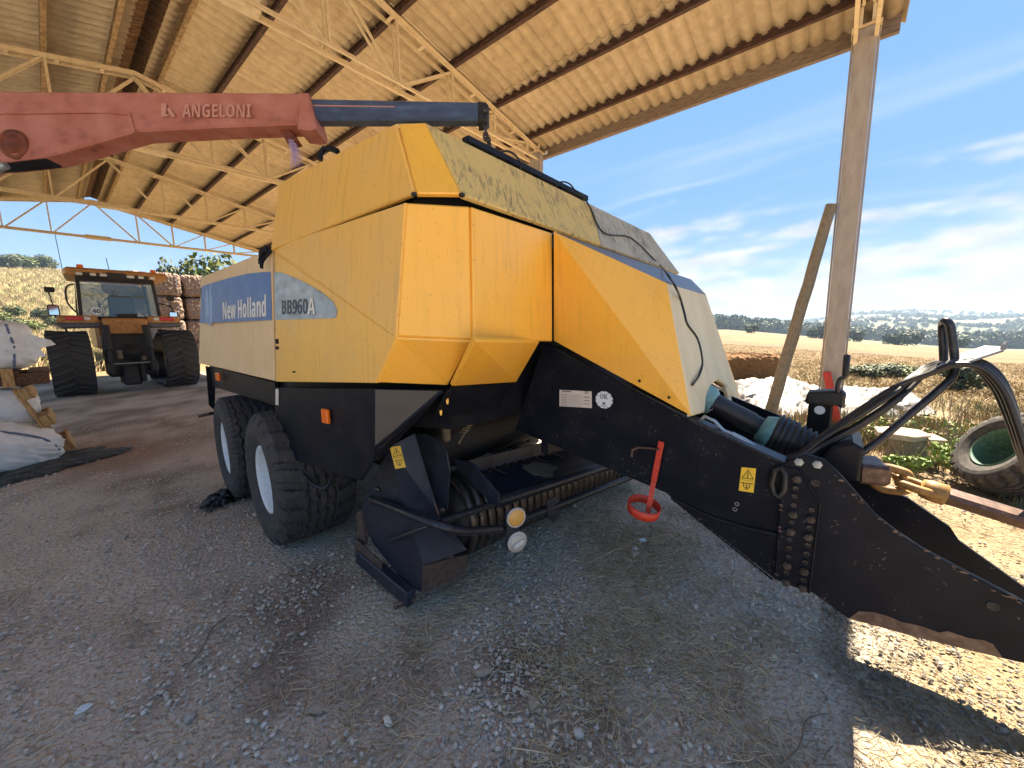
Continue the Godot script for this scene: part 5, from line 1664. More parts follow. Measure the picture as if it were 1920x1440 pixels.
	text_on(red, "boom_lettering", "ANGELONI", "Droid Sans", 800, o, Vector3(1.013, 2.834, -3.008) - o, Vector3(0.739, 2.926, -3.355) - o, M.boom_print)
	b = MB.new()
	b.plate([Vector3(0.651, 2.934, -3.461), Vector3(0.673, 2.933, -3.435), Vector3(0.663, 2.865, -3.432), Vector3(0.677, 2.854, -3.413), Vector3(0.641, 2.848, -3.455)], 0.003, 0.0, out)
	b.plate([Vector3(0.669, 2.899, -3.432), Vector3(0.683, 2.905, -3.417), Vector3(0.701, 2.850, -3.384), Vector3(0.685, 2.847, -3.402)], 0.003, 0.0, out)
	part("boom_emblem", b, M.boom_print, red).set_meta("kind", "stuff")
	# tuft of baler twine caught on the flap
	var tw := MB.new()
	var r2 := RandomNumberGenerator.new()
	r2.seed = 3
	for k in 46:
		var s: Vector3 = Vector3(1.197, 2.716, -2.877) + Vector3(r2.randf_range(-0.02, 0.02), 0, r2.randf_range(-0.02, 0.02))
		var l := r2.randf_range(0.06, 0.19)
		var sw := Vector3(r2.randf_range(-0.03, 0.03), 0, r2.randf_range(-0.03, 0.03))
		tw.tube([s, s + Vector3(0.008, -l * 0.5, 0.01) + sw * 0.4, s + Vector3(0.015, -l, 0.015) + sw], 0.0011, 4, false)
	var base: Vector3 = Vector3(1.197, 2.716, -2.877)
	var to := place("twine_tuft", tw.mesh(), M.twine, self)
	tag(to, "frayed lilac tuft of baler twine hanging from the red boom", "twine")

# ---------------------------------------------------------------- tractor
func tractor() -> void:
	var c := Vector3(1.34, 0, -14.0)
	var T := thing("tracked_tractor", "orange rubber tracked tractor seen from behind at the far end of the barn", "tractor", c)
	var b: MB
	# side profile of the belt: drive wheel behind, idler in front
	var path := []
	var n := 40
	for i in n:
		var a := lerpf(-PI * 0.5, PI * 0.56, i / float(n - 1))
		path.append(Vector2(-0.78 + cos(a) * 0.76, 0.79 + sin(a) * 0.76))
	for i in 30:
		var a := lerpf(PI * 0.56, PI * 1.5, i / 29.0)
		path.append(Vector2(-2.95 + cos(a) * 0.46, 0.49 + sin(a) * 0.46))
	for k in 10:
		path.append(Vector2(lerpf(-2.9, -0.85, k / 9.0), 0.03))
	var lug_b := MB.new()
	lug_b.bbox(Vector3(0.18, 0, 0), Vector3(0.385, 0.055, 0.07), 0.012, Basis(Vector3.UP, 0.0))
	for s in [-1.0, 1.0]:
		var xc: float = s * 1.03
		b = MB.new()
		for i in path.size():
			var p: Vector2 = path[i]
			var q: Vector2 = path[(i + 1) % path.size()]
			var ctr := Vector2(-1.8, 0.6)
			var pi := p + (ctr - p).normalized() * 0.06
			var qi := q + (ctr - q).normalized() * 0.06
			b.quad(c + Vector3(xc - 0.36, p.y, p.x), c + Vector3(xc + 0.36, p.y, p.x), c + Vector3(xc + 0.36, q.y, q.x), c + Vector3(xc - 0.36, q.y, q.x))
			b.quad(c + Vector3(xc - 0.36, pi.y, pi.x), c + Vector3(xc + 0.36, pi.y, pi.x), c + Vector3(xc + 0.36, qi.y, qi.x), c + Vector3(xc - 0.36, qi.y, qi.x))
			for e in [-0.36, 0.36]:
				b.quad(c + Vector3(xc + e, p.y, p.x), c + Vector3(xc + e, q.y, q.x), c + Vector3(xc + e, qi.y, qi.x), c + Vector3(xc + e, pi.y, pi.x))
		var tk := part("rubber_track", b, M.track, T)
		var dist := 0.0
		for i in path.size():
			var p: Vector2 = path[i]
			var q: Vector2 = path[(i + 1) % path.size()]
			dist += p.distance_to(q)
			if dist < 0.165:
				continue
			dist = 0.0
			if p.x < -2.2:
				continue
			var tan2 := (q - p).normalized()
			var tn := Vector3(0, tan2.y, tan2.x)
			var nr := Vector3(1, 0, 0).cross(tn)
			if nr.dot(Vector3(0, p.y - 0.6, p.x + 1.8)) < 0:
				nr = -nr
			for h in [-1.0, 1.0]:
				var rt := (Vector3(h, 0, 0) * 0.90 - tn * 0.42).normalized()
				var up := nr
				var fw := rt.cross(up)
				var off := Vector3(xc, p.y, p.x) + nr * 0.02 + (tn * 0.08 if h > 0 else Vector3.ZERO)
				place("track_lug", lug_mesh(lug_b), M.track, tk, off + c, Basis(rt, up, fw))
		b = MB.new()
		b.lathe(c + Vector3(xc - 0.2, 0.79, -0.78), Vector3(1, 0, 0), [Vector2(0, 0), Vector2(0.64, 0), Vector2(0.69, 0.05), Vector2(0.69, 0.36), Vector2(0.64, 0.4), Vector2(0, 0.4)], 24)
		part("drive_wheel", b, M.tractor_black, T)
		b = MB.new()
		b.lathe(c + Vector3(xc - 0.2, 0.49, -2.95), Vector3(1, 0, 0), [Vector2(0, 0), Vector2(0.39, 0), Vector2(0.39, 0.4), Vector2(0, 0.4)], 20)
		part("idler_wheel", b, M.tractor_black, T)
		# mudguards
		b = MB.new()
		var x0: float = s * 0.80
		var pl := [Vector3(x0 - 0.32, 1.98, 0), Vector3(x0 + 0.32, 1.98, 0), Vector3(x0 + 0.36, 1.84, 0), Vector3(x0 + 0.30, 1.77, 0), Vector3(x0 - 0.30, 1.77, 0), Vector3(x0 - 0.36, 1.84, 0)]
		var w := []
		for q in pl:
			w.append(c + q + Vector3(0, 0, -0.42))
		b.plate(w, 0.9, 0.03, Vector3(0, 0, 1))
		var mg := part("mudguard", b, M.tractor_yellow, T)
		b = MB.new()
		b.plate([c + Vector3(x0 - 0.40, 1.80, -0.38), c + Vector3(x0 + 0.40, 1.80, -0.38), c + Vector3(x0 + 0.34, 1.68, -0.38), c + Vector3(x0 - 0.28, 1.66, -0.38)], 0.95, 0.03, Vector3(0, 0, 1))
		part("mudguard_lip", b, M.fender, mg)
		b = MB.new()
		b.bbox(c + Vector3(x0 + s * 0.06, 1.905, -0.41), Vector3(0.30, 0.09, 0.04), 0.01)
		var tl := part("tail_light", b, M.tail_red, mg)
		b = MB.new()
		b.bbox(c + Vector3(x0 - s * 0.155, 1.905, -0.408), Vector3(0.11, 0.085, 0.04), 0.01)
		part("light_lens", b, M.lens, tl)
		# lift arms
		b = MB.new()
		b.tube([c + Vector3(s * 0.37, 1.72, -0.2), c + Vector3(s * 0.39, 1.1, 0.02)], 0.075, 12)
		b.tube([c + Vector3(s * 0.39, 1.1, 0.02), c + Vector3(s * 0.40, 0.62, 0.06)], 0.045, 12)
		b.bbox(c + Vector3(s * 0.41, 0.66, 0.08), Vector3(0.13, 0.26, 0.14), 0.02)
		b.bar(c + Vector3(s * 0.36, 0.5, -0.7), c + Vector3(s * 0.44, 0.62, 0.12), 0.09, 0.10)
		part("lift_arm", b, M.tractor_black, T)
	# rear housing
	b = MB.new()
	b.bbox(c + Vector3(0.02, 0.95, -0.75), Vector3(0.9, 1.1, 0.9), 0.05)
	b.bbox(c + Vector3(-0.02, 0.42, -0.55), Vector3(0.35, 0.5, 0.8), 0.04)
	b.bbox(c + Vector3(0.2, 0.52, -0.35), Vector3(0.10, 0.55, 0.5), 0.02)
	b.lathe(c + Vector3(0.05, 1.02, -0.4), Vector3(0, 0, 1), [Vector2(0.24, 0), Vector2(0.22, 0.14), Vector2(0.10, 0.18), Vector2(0.06, 0.3), Vector2(0, 0.3)], 20)
	part("rear_axle_housing", b, M.tractor_black, T)
	b = MB.new()
	b.bbox(c + Vector3(0.12, 1.02, -0.3), Vector3(0.16, 0.2, 0.1), 0.03)
	b.bbox(c + Vector3(-0.18, 0.98, -0.28), Vector3(0.12, 0.24, 0.1), 0.03)
	b.bbox(c + Vector3(0.26, 0.86, -0.3), Vector3(0.1, 0.12, 0.14), 0.02)
	part("valve_block", b, M.mud, T)
	b = MB.new()
	b.tube([c + Vector3(-0.42, 0.76, 0.08), c + Vector3(0.42, 0.76, 0.08)], 0.012, 8)
	part("hitch_rod", b, M.zinc, T)
	b = MB.new()
	b.bbox(c + Vector3(-0.02, 1.40, -0.42), Vector3(0.74, 0.26, 0.1), 0.02)
	part("rear_cross_panel", b, M.tractor_black, T)
	b = MB.new()
	b.bbox(c + Vector3(0.03, 1.71, -0.45), Vector3(0.86, 0.42, 0.16), 0.03)
	var tank := part("rear_panel", b, M.tractor_yellow, T)
	b = MB.new()
	var arc := []
	for i in 13:
		var a := PI * i / 12.0
		arc.append(c + Vector3(0.03 + cos(a) * 0.26, 1.56 + sin(a) * 0.26, -0.366))
	b.tube(arc, 0.008, 6)
	part("panel_rib", b, M.tractor_yellow, tank)
	# hood and body ahead of the cab
	b = MB.new()
	b.bbox(c + Vector3(0, 1.5, -3.2), Vector3(0.9, 0.8, 2.2), 0.08)
	part("bonnet", b, M.tractor_yellow, T)
	# cab
	b = MB.new()
	var zr := -0.55
	var zf := -2.1
	for s in [-1.0, 1.0]:
		b.bar(c + Vector3(s * 0.74, 1.9, zr), c + Vector3(s * 0.69, 2.95, zr - 0.04), 0.07, 0.07, Vector3(0, 0, 1), 0.01)
		b.bar(c + Vector3(s * 0.74, 1.9, zf), c + Vector3(s * 0.66, 2.95, zf + 0.1), 0.06, 0.06, Vector3(0, 0, 1), 0.01)
		b.bar(c + Vector3(s * 0.74, 1.9, zr), c + Vector3(s * 0.74, 1.9, zf), 0.07, 0.07)
	b.bar(c + Vector3(-0.74, 1.93, zr), c + Vector3(0.74, 1.93, zr), 0.06, 0.07)
	b.bar(c + Vector3(-0.74, 1.93, zf), c + Vector3(0.74, 1.93, zf), 0.06, 0.06)
	b.bar(c + Vector3(-0.70, 2.90, zr - 0.03), c + Vector3(0.70, 2.90, zr - 0.03), 0.06, 0.12)
	var cab := part("cab_frame", b, M.tractor_black, T)
	for g in [[Vector3(-0.71, 1.96, zr), Vector3(0.71, 1.96, zr), Vector3(0.66, 2.85, zr - 0.04), Vector3(-0.66, 2.85, zr - 0.04), Vector3(0, 0, 1)], [Vector3(-0.71, 1.96, zf), Vector3(0.71, 1.96, zf), Vector3(0.64, 2.9, zf + 0.1), Vector3(-0.64, 2.9, zf + 0.1), Vector3(0, 0, -1)], [Vector3(-0.745, 1.96, zr - 0.05), Vector3(-0.745, 1.96, zf + 0.05), Vector3(-0.69, 2.9, zf + 0.12), Vector3(-0.695, 2.9, zr - 0.06), Vector3(-1, 0, 0)], [Vector3(0.745, 1.96, zr - 0.05), Vector3(0.745, 1.96, zf + 0.05), Vector3(0.69, 2.9, zf + 0.12), Vector3(0.695, 2.9, zr - 0.06), Vector3(1, 0, 0)]]:
		b = MB.new()
		b.plate([c + g[0], c + g[1], c + g[2], c + g[3]], 0.006, 0.0, g[4])
		part("cab_window", b, M.glass, cab)
	b = MB.new()
	var rp := []
	for q in [Vector3(-0.88, 2.99, -0.32), Vector3(0.96, 2.99, -0.32), Vector3(1.0, 2.99, -0.6), Vector3(0.9, 2.99, -2.3), Vector3(-0.82, 2.99, -2.3), Vector3(-0.92, 2.99, -0.6)]:
		rp.append(c + q + Vector3(0, 0.15, 0))
	b.plate(rp, 0.17, 0.05, Vector3.UP)
	var roof := part("cab_roof", b, M.tractor_yellow, cab)
	b = MB.new()
	b.bbox(c + Vector3(-0.02, 2.975, -0.33), Vector3(1.20, 0.10, 0.08), 0.01)
	b.bbox(c + Vector3(-0.02, 2.97, -0.30), Vector3(0.36, 0.17, 0.08), 0.01)
	part("light_bar", b, M.tractor_black, roof)
	for x in [-0.66, -0.43, -0.24, 0.24, 0.44, 0.66]:
		b = MB.new()
		b.bbox(c + Vector3(x, 2.985, -0.285), Vector3(0.11 if absf(x) > 0.3 else 0.15, 0.07, 0.05), 0.018)
		part("work_light", b, M.lens, roof)
	for x in [-0.62, 0.72]:
		b = MB.new()
		b.lathe(c + Vector3(x, 3.12, -0.45), Vector3.UP, [Vector2(0.06, 0), Vector2(0.06, 0.08), Vector2(0.05, 0.10), Vector2(0, 0.105)], 14)
		part("beacon", b, M.amber, roof)
	b = MB.new()
	b.tube([c + Vector3(-0.10, 3.1, -0.6), c + Vector3(-0.13, 3.45, -0.6)], 0.008, 6)
	part("antenna", b, M.tractor_black, roof)
	b = MB.new()
	b.tube([c + Vector3(-0.90, 3.1, -0.9), c + Vector3(-0.92, 3.95, -0.9)], 0.007, 6)
	part("antenna", b, M.tractor_black, roof)
	b = MB.new()
	b.bbox(c + Vector3(0.08, 2.28, -1.25), Vector3(0.52, 0.55, 0.16), 0.06)
	b.bbox(c + Vector3(0.08, 2.0, -1.4), Vector3(0.55, 0.16, 0.5), 0.05)
	part("seat", b, M.tractor_black, cab)
	b = MB.new()
	b.bar(c + Vector3(-0.25, 1.95, -1.9), c + Vector3(-0.32, 2.45, -1.9), 0.03, 0.03)
	b.bar(c + Vector3(-0.35, 2.25, -1.95), c + Vector3(0.05, 2.75, -1.95), 0.02, 0.02)
	b.bar(c + Vector3(-0.22, 2.2, -1.95), c + Vector3(0.12, 2.72, -1.95), 0.02, 0.02)
	part("steering_column", b, M.tractor_black, cab)
	b = MB.new()
	b.plate(disc(c + Vector3(-0.46, 2.10, zr + 0.012), Vector3(0, 0, 1), Vector3.UP, 0.115, 0.115, 28), 0.004, 0.0, Vector3(0, 0, 1))
	var sp := part("speed_sticker", b, M.sticker_white, cab)
	b = MB.new()
	b.lathe(c + Vector3(-0.46, 2.10, zr + 0.012), Vector3(0, 0, 1), [Vector2(0.106, 0), Vector2(0.106, 0.003), Vector2(0.114, 0.003), Vector2(0.114, 0)], 28)
	part("sticker_ring", b, M.print_black, sp)
	text_on(sp, "speed_number", "40", "Droid Sans", 700, c + Vector3(-0.535, 2.045, zr + 0.014), Vector3(0.15, 0, 0), Vector3(0, 0.11, 0), M.print_black)
	b = MB.new()
	b.bar(c + Vector3(-0.1, 2.0, zr + 0.03), c + Vector3(0.28, 2.0, zr + 0.03), 0.03, 0.07)
	part("wiper_box", b, M.tractor_black, cab)
	b = MB.new()
	b.tube(curve([c + Vector3(-0.76, 2.75, -0.6), c + Vector3(-0.90, 2.66, -0.6), c + Vector3(-0.92, 2.3, -0.6), c + Vector3(-0.80, 2.06, -0.6)]), 0.018, 8)
	part("grab_rail", b, M.tractor_black, cab)
	for s in [-1.0, 1.0]:
		var mx: float = -1.16 if s < 0 else 1.10
		var my := 2.12 if s < 0 else 2.0
		b = MB.new()
		b.bbox(c + Vector3(mx, my, -0.95), Vector3(0.20, 0.28, 0.05), 0.03)
		var mi := part("mirror", b, M.tractor_black, T)
		b = MB.new()
		b.bbox(c + Vector3(mx, my, -0.925), Vector3(0.16, 0.23, 0.008), 0.003)
		part("mirror_glass", b, M.mirror, mi)
		b = MB.new()
		b.tube([c + Vector3(mx, my + 0.14, -0.97), c + Vector3(mx - 0.03, my + 0.45, -0.97)], 0.012, 6)
		b.bbox(c + Vector3(mx - 0.01, my + 0.50, -0.96), Vector3(0.17, 0.13, 0.04), 0.02)
		b.tube(curve([c + Vector3(mx, my - 0.14, -0.97), c + Vector3(mx + 0.10, my - 0.3, -0.97), c + Vector3(mx + 0.16, my - 0.55, -0.97)] if s < 0 else [c + Vector3(mx, my + 0.14, -0.97), c + Vector3(mx - 0.05, my + 0.3, -0.97), c + Vector3(mx - 0.36, my + 0.36, -0.97)]), 0.02, 8)
		part("mirror_arm", b, M.tractor_black, mi)

var _lug: ArrayMesh
func lug_mesh(b: MB) -> ArrayMesh:
	if _lug == null:
		_lug = b.mesh()
	return _lug

# ---------------------------------------------------------------- yard, left side
func soft_box(size: Vector3, power: float, rough: float, sd: int, seg := 28, fine := 1.0) -> ArrayMesh:
	# pillow-like box, base at y = 0, creased by noise
	var f := FastNoiseLite.new()
	f.seed = sd
	f.frequency = 1.0
	f.fractal_octaves = 4
	var b := MB.new()
	b.smooth(fine < 2.0)
	var ring := func(i: int, k: int) -> Vector3:
		var v := lerpf(-PI * 0.5, PI * 0.5, i / float(seg))
		var u := TAU * k / float(seg * 2)
		var d := Vector3(cos(v) * cos(u), sin(v), cos(v) * sin(u))
		var m := pow(pow(absf(d.x), power) + pow(absf(d.y), power) + pow(absf(d.z), power), -1.0 / power)
		var p := d * m
		p = Vector3(p.x * size.x, p.y * size.y, p.z * size.z) * 0.5
		var crease := absf(f.get_noise_3d(p.x * 3.0 * fine, p.y * (4.0 + 3.0 * fine), p.z * 3.0 * fine)) - 0.15
		return p + d * crease * rough + Vector3(0, size.y * 0.5, 0)
	for i in seg:
		for k in seg * 2:
			var k2 := (k + 1) % (seg * 2)
			b.quad(ring.call(i, k), ring.call(i + 1, k), ring.call(i + 1, k2), ring.call(i, k2))
	return b.mesh()

func sheet_heap(w: float, d: float, h: float, sd: int, n := 46) -> ArrayMesh:
	# crumpled sheet lying in a heap, irregular outline, two sided with thickness
	var f := FastNoiseLite.new()
	f.seed = sd
	f.frequency = 1.0
	f.fractal_octaves = 4
	f.fractal_type = FastNoiseLite.FRACTAL_RIDGED
	var g := FastNoiseLite.new()
	g.seed = sd + 9
	g.frequency = 1.0
	var b := MB.new()
	var pt := func(i: int, k: int) -> Vector3:
		var u := i / float(n) * 2.0 - 1.0
		var v := k / float(n) * 2.0 - 1.0
		var edge := 1.0 - maxf(absf(u), absf(v))
		var rim := 1.0 + 0.28 * g.get_noise_2d(atan2(v, u) * 1.6 + 5.0, 2.0)
		var x := u * w * 0.5 * rim + g.get_noise_2d(u * 5.0, v * 5.0 + 30.0) * 0.06
		var z := v * d * 0.5 * rim + g.get_noise_2d(u * 5.0 + 60.0, v * 5.0) * 0.06
		var y := h * smoothstep(0.0, 0.55, edge) * (0.45 + 0.55 * g.get_noise_2d(u * 1.3, v * 1.3))
		y += (f.get_noise_2d(x * 0.55, z * 0.55) + 0.4) * h * 0.34 * smoothstep(-0.05, 0.3, edge)
		return Vector3(x, maxf(y, 0.0) + 0.01, z)
	b.smooth(true)
	for i in n:
		for k in n:
			var p: Vector3 = pt.call(i, k)
			var q: Vector3 = pt.call(i + 1, k)
			var r: Vector3 = pt.call(i + 1, k + 1)
			var s: Vector3 = pt.call(i, k + 1)
			b.quad(p, s, r, q)
	return b.mesh()

func left_yard() -> void:
	# bulk bags
	var o := place("bulk_bag", soft_box(Vector3(0.95, 0.60, 0.95), 5.0, 0.07, 5, 44, 1.7), M.bag, self, Vector3(-0.60, 1.06, -8.05))
	tag(o, "white bulk bag lying topmost on the dark pallet at the left edge", "bag", "white bulk bags")
	var b := MB.new()
	b.tube([Vector3(0.30, 0.56, 0.45), Vector3(0.33, 0.3, 0.47), Vector3(0.30, 0.04, 0.45)], 0.012, 6)
	place("bag_seam", b.mesh(), M.bag_seam, o)
	b = MB.new()
	b.plate([Vector3(0.40, 0.46, 0.40), Vector3(0.62, 0.36, 0.40), Vector3(0.66, 0.30, 0.36), Vector3(0.52, 0.26, 0.42), Vector3(0.56, 0.16, 0.42), Vector3(0.42, 0.14, 0.42)], 0.01, 0.0, Vector3(0, 0, 1))
	place("torn_flap", b.mesh(), M.bag, o)
	o = place("bulk_bag", soft_box(Vector3(1.0, 0.86, 1.0), 5.0, 0.07, 8, 44, 1.7), M.bag, self, Vector3(-0.68, 0.0, -8.05))
	tag(o, "upright white bulk bag standing beneath the dark pallet", "bag", "white bulk bags")
	b = MB.new()
	b.tube(curve([Vector3(0.1, 0.86, 0.4), Vector3(0.3, 0.88, 0.42), Vector3(0.44, 0.82, 0.44)]), 0.02, 8)
	place("lifting_strap", b.mesh(), M.bag, o)
	o = place("bulk_bag", soft_box(Vector3(1.2, 0.52, 1.1), 3.2, 0.08, 11, 44, 1.7), M.bag, self, Vector3(-0.72, 0.03, -7.2), Basis(Vector3(0, 0, 1), -0.30) * Basis(Vector3.UP, 0.2))
	tag(o, "slumped white bulk bag on the ground beside the leaning pallet", "bag", "white bulk bags")
	b = MB.new()
	b.tube(curve([Vector3(-0.4, 0.50, 0.3), Vector3(0.0, 0.50, 0.42), Vector3(0.35, 0.44, 0.46), Vector3(0.52, 0.30, 0.40)]), 0.012, 6)
	place("bag_seam", b.mesh(), M.bag_seam, o)
	# dark pallet between the upper bags
	var P := thing("stacking_pallet", "dark brown wooden pallet between two stacked white bags", "pallet", Vector3(-0.62, 0.88, -8.05))
	for k in 5:
		b = MB.new()
		b.bbox(Vector3(-0.5 + k * 0.25, 0.155, 0), Vector3(0.17, 0.025, 1.0), 0.004)
		place("deck_board", b.mesh(), M.wood_dark, P)
	for k in 3:
		b = MB.new()
		b.bbox(Vector3(0, 0.07, -0.45 + k * 0.45), Vector3(1.15, 0.14, 0.08), 0.005)
		place("stringer", b.mesh(), M.wood_dark, P)
	b = MB.new()
	b.bbox(Vector3(0.26, 0.10, 0.53), Vector3(0.09, 0.22, 0.05), 0.006)
	place("corner_post", b.mesh(), M.wood, P)
	# leaning pallet, seen edge on
	var q0 := Vector3(-0.054, 0.020, -7.250)
	var q1 := Vector3(-0.338, 0.848, -7.250)
	var ax := (q1 - q0).normalized()
	var nr := Vector3(-ax.y, ax.x, 0).normalized()
	if nr.x < 0:
		nr = -nr
	var L := thing("leaning_pallet", "light wooden pallet leaning on its edge against the slumped bag", "pallet", Vector3(q0.x, 0, q0.z))
	var bs := Basis(nr, ax, nr.cross(ax))
	var len_p := q0.distance_to(q1)
	for k in 3:
		b = MB.new()
		b.bbox(Vector3(0.012, len_p * 0.5, -0.04 - k * 0.34), Vector3(0.026, len_p, 0.10), 0.004)
		place("runner", b.mesh(), M.wood, L, Vector3(0, q0.y, 0), bs)
		for j in 3:
			b = MB.new()
			b.bbox(Vector3(0.065, 0.08 + j * (len_p - 0.16) * 0.5, -0.04 - k * 0.34), Vector3(0.078, 0.13, 0.10), 0.005)
			place("block", b.mesh(), M.wood, L, Vector3(0, q0.y, 0), bs)
	for j in 3:
		b = MB.new()
		b.bbox(Vector3(0.118, 0.08 + j * (len_p - 0.16) * 0.5, -0.38), Vector3(0.024, 0.14, 0.80), 0.004)
		place("cross_board", b.mesh(), M.wood, L, Vector3(0, q0.y, 0), bs)
	# black netting on the ground
	o = place("netting", sheet_heap(1.25, 0.75, 0.05, 31, 36), M.net, self, Vector3(-0.15, 0.0, -6.85), Basis(Vector3.UP, 0.55))
	tag(o, "crumpled dark netting lying flat in front of the slumped bag", "netting")
	o = place("rubber_scrap", sheet_heap(0.28, 0.16, 0.10, 35, 16), M.hose, self, Vector3(0.80, 0.0, -3.98), Basis(Vector3.UP, 0.3))
	tag(o, "black rubber scrap on the gravel beside the rear baler tyre", "scrap")
	# straw bales beyond the barn
	var bm := [soft_box(Vector3(1.10, 1.06, 2.3), 7.0, 0.13, 41, 44, 3.0), soft_box(Vector3(1.10, 1.06, 2.3), 7.0, 0.15, 43, 44, 3.0)]
	var names := ["topmost left pinkish straw bale of the stack behind the tractor", "second bale down on the left of the pinkish stack behind the tractor", "third bale down on the left of the pinkish stack behind the tractor", "bottom left bale of the pinkish stack behind the tractor", "topmost right pinkish straw bale of the stack behind the tractor", "second bale down on the right of the pinkish stack behind the tractor", "third bale down on the right of the pinkish stack behind the tractor", "bottom right bale of the pinkish stack behind the tractor"]
	for i in 8:
		var col := int(i / 4.0)
		var row := 3 - i % 4
		var xx := 3.87 + col * 1.13 + rng.randf_range(-0.05, 0.05)
		o = place("straw_bale", bm[i % 2], M.bale, self, Vector3(xx, 0.04 + row * 1.08, -25.1 - col * 0.2), Basis(Vector3.UP, rng.randf_range(-0.04, 0.04)))
		tag(o, names[i], "bale", "pinkish straw bales stacked behind the tractor")
		b = MB.new()
		for s in [-0.35, 0.0, 0.35]:
			b.tube([Vector3(s, 0.92, 1.0), Vector3(s, 0.84, 1.15), Vector3(s, 0.1, 1.15)], 0.008, 4)
		place("twine", b.mesh(), M.bag_seam, o).set_meta("kind", "stuff")
	o = place("straw_bale", bm[0], M.bale, self, Vector3(2.95, 3.55, -27.5), Basis(Vector3.UP, 0.5))
	tag(o, "straw bale showing its crest just above the tractor cab roof", "bale", "pinkish straw bales stacked behind the tractor")
	o = place("straw_bale", bm[1], M.bale, self, Vector3(3.3, 1.2, -28.0), Basis(Vector3.UP, 0.2) * Basis().scaled(Vector3(1.6, 2.5, 1.0)))
	tag(o, "big pale straw bale seen through the tractor cab windows", "bale", "pinkish straw bales stacked behind the tractor")

# ---------------------------------------------------------------- yard, right side
func right_yard() -> void:
	var b := MB.new()
	var p0 := Vector3(6.920, 0.023, -0.695)
	var p1 := Vector3(6.740, 2.983, -0.177)
	var foot := p0 + (p0 - p1) * (p0.y / (p1.y - p0.y))
	var pts := []
	var rr := []
	for k in 13:
		var t := k / 12.0
		pts.append((foot - foot).lerp(p1 - foot, t) + Vector3(nz.get_noise_1d(t * 4.0), 0, nz.get_noise_1d(t * 4.0 + 9.0)) * 0.010)
		rr.append(lerpf(0.083, 0.064, t) * (1.0 + 0.06 * nz.get_noise_1d(t * 9.0 + 3.0)))
	b.tube(pts, rr, 14)
	single("wooden_pole", b, M.pole, "round wooden pole leaning against the barn's corner column", "pole", foot)
	b = MB.new()
	var r0 := Vector3(6.680, 0.071, 0.119)
	var r1 := Vector3(6.735, 0.799, -0.060)
	r0 = r0 + (r0 - r1) * (r0.y / (r1.y - r0.y))
	b.bar(Vector3.ZERO, r1 - r0, 0.085, 0.02, Vector3(1, 0, 0), 0.004)
	b.bar(Vector3(-0.012, 0, 0), r1 - r0 + Vector3(-0.012, 0, 0), 0.03, 0.012, Vector3(1, 0, 0), 0.002)
	single("red_steel_bar", b, M.red, "rusty red steel bar leaning against the foot of the corner column", "bar", r0)
	# plastic sheeting
	var o := place("plastic_sheet", sheet_heap(3.2, 1.9, 0.40, 51, 70), M.tarp, self, Vector3(8.95, -0.02, -0.72), Basis(Vector3.UP, 0.25))
	tag(o, "crumpled white plastic sheeting heaped behind the leaning wooden pole", "sheeting", "white plastic sheeting")
	o = place("plastic_sheet", sheet_heap(3.0, 1.5, 0.36, 57, 64), M.tarp, self, Vector3(9.0, -0.02, 0.42), Basis(Vector3.UP, -0.35))
	tag(o, "crumpled white plastic sheeting heaped right of the corner column", "sheeting", "white plastic sheeting")
	o = place("plastic_sheet", sheet_heap(1.1, 0.8, 0.34, 61, 40), M.tarp, self, Vector3(8.6, 0.0, -1.45), Basis(Vector3.UP, 0.8))
	tag(o, "small bundle of white sheeting next to the golden straw bale", "sheeting", "white plastic sheeting")
	o = place("straw_bale", soft_box(Vector3(1.2, 0.80, 1.5), 7.0, 0.12, 63, 44, 3.0), M.bale_gold, self, Vector3(10.9, -0.06, -1.62), Basis(Vector3.UP, 0.25))
	tag(o, "golden straw bale lying behind the white sheeting", "bale")
	# old tyre with a green rim
	var axis := Vector3(-0.33, 0.52, -0.78).normalized()
	var fx := axis.cross(Vector3.UP).normalized()
	var bs := Basis(-axis, fx.cross(-axis).normalized() * 1.0, fx)
	bs = Basis(-axis, bs.y, (-axis).cross(bs.y)).orthonormalized()
	var face := Vector3(4.950, 0.413, 1.077)
	var Y := thing("old_tyre", "worn old tyre with a green rim lying in the grass", "tyre", Vector3(face.x, 0, face.z))
	var tc := face - axis * 0.16 - Y.position
	place("tread", tyre_mesh(0.345, 0.34, 0.175, true, 160), M.rubber_dusty, Y, tc, bs)
	b = MB.new()
	b.lathe(Vector3.ZERO, axis, [Vector2(0.186, 0.142), Vector2(0.178, 0.150), Vector2(0.168, 0.13), Vector2(0.158, 0.02), Vector2(0.14, -0.08), Vector2(0.07, -0.085), Vector2(0.06, -0.06), Vector2(0.0, -0.06)], 32)
	var gm := pmat(ntex(0.03, [0.0, srgb(60, 54, 40), 0.4, srgb(58, 92, 72), 0.8, srgb(84, 124, 100), 1.0, srgb(120, 130, 104)], 5, 66), 0.6, Vector3(2, 2, 2))
	place("rim", b.mesh(), gm, Y, tc).set_meta("label", "faded green wheel rim")
	# stump with slabs
	b = MB.new()
	var sc := Vector3(5.62, 0, 0.66)
	var prof := [Vector2(0.185, -0.03), Vector2(0.165, 0.05), Vector2(0.145, 0.14), Vector2(0.14, 0.25), Vector2(0.0, 0.255)]
	b.lathe(Vector3.ZERO, Vector3.UP, prof, 11, true)
	single("tree_stump", b, M.pole, "short wooden stump carrying flat slabs near the old tyre", "stump", sc)
	b = MB.new()
	b.plate([Vector3(-0.16, 0.315, -0.24), Vector3(0.04, 0.325, -0.26), Vector3(0.20, 0.325, -0.10), Vector3(0.17, 0.32, 0.10), Vector3(-0.02, 0.315, 0.16), Vector3(-0.18, 0.31, 0.02)], 0.055, 0.008, Vector3.UP)
	single("stone_slab", b, M.stone, "larger flat slab lying on the stump", "slab", sc)
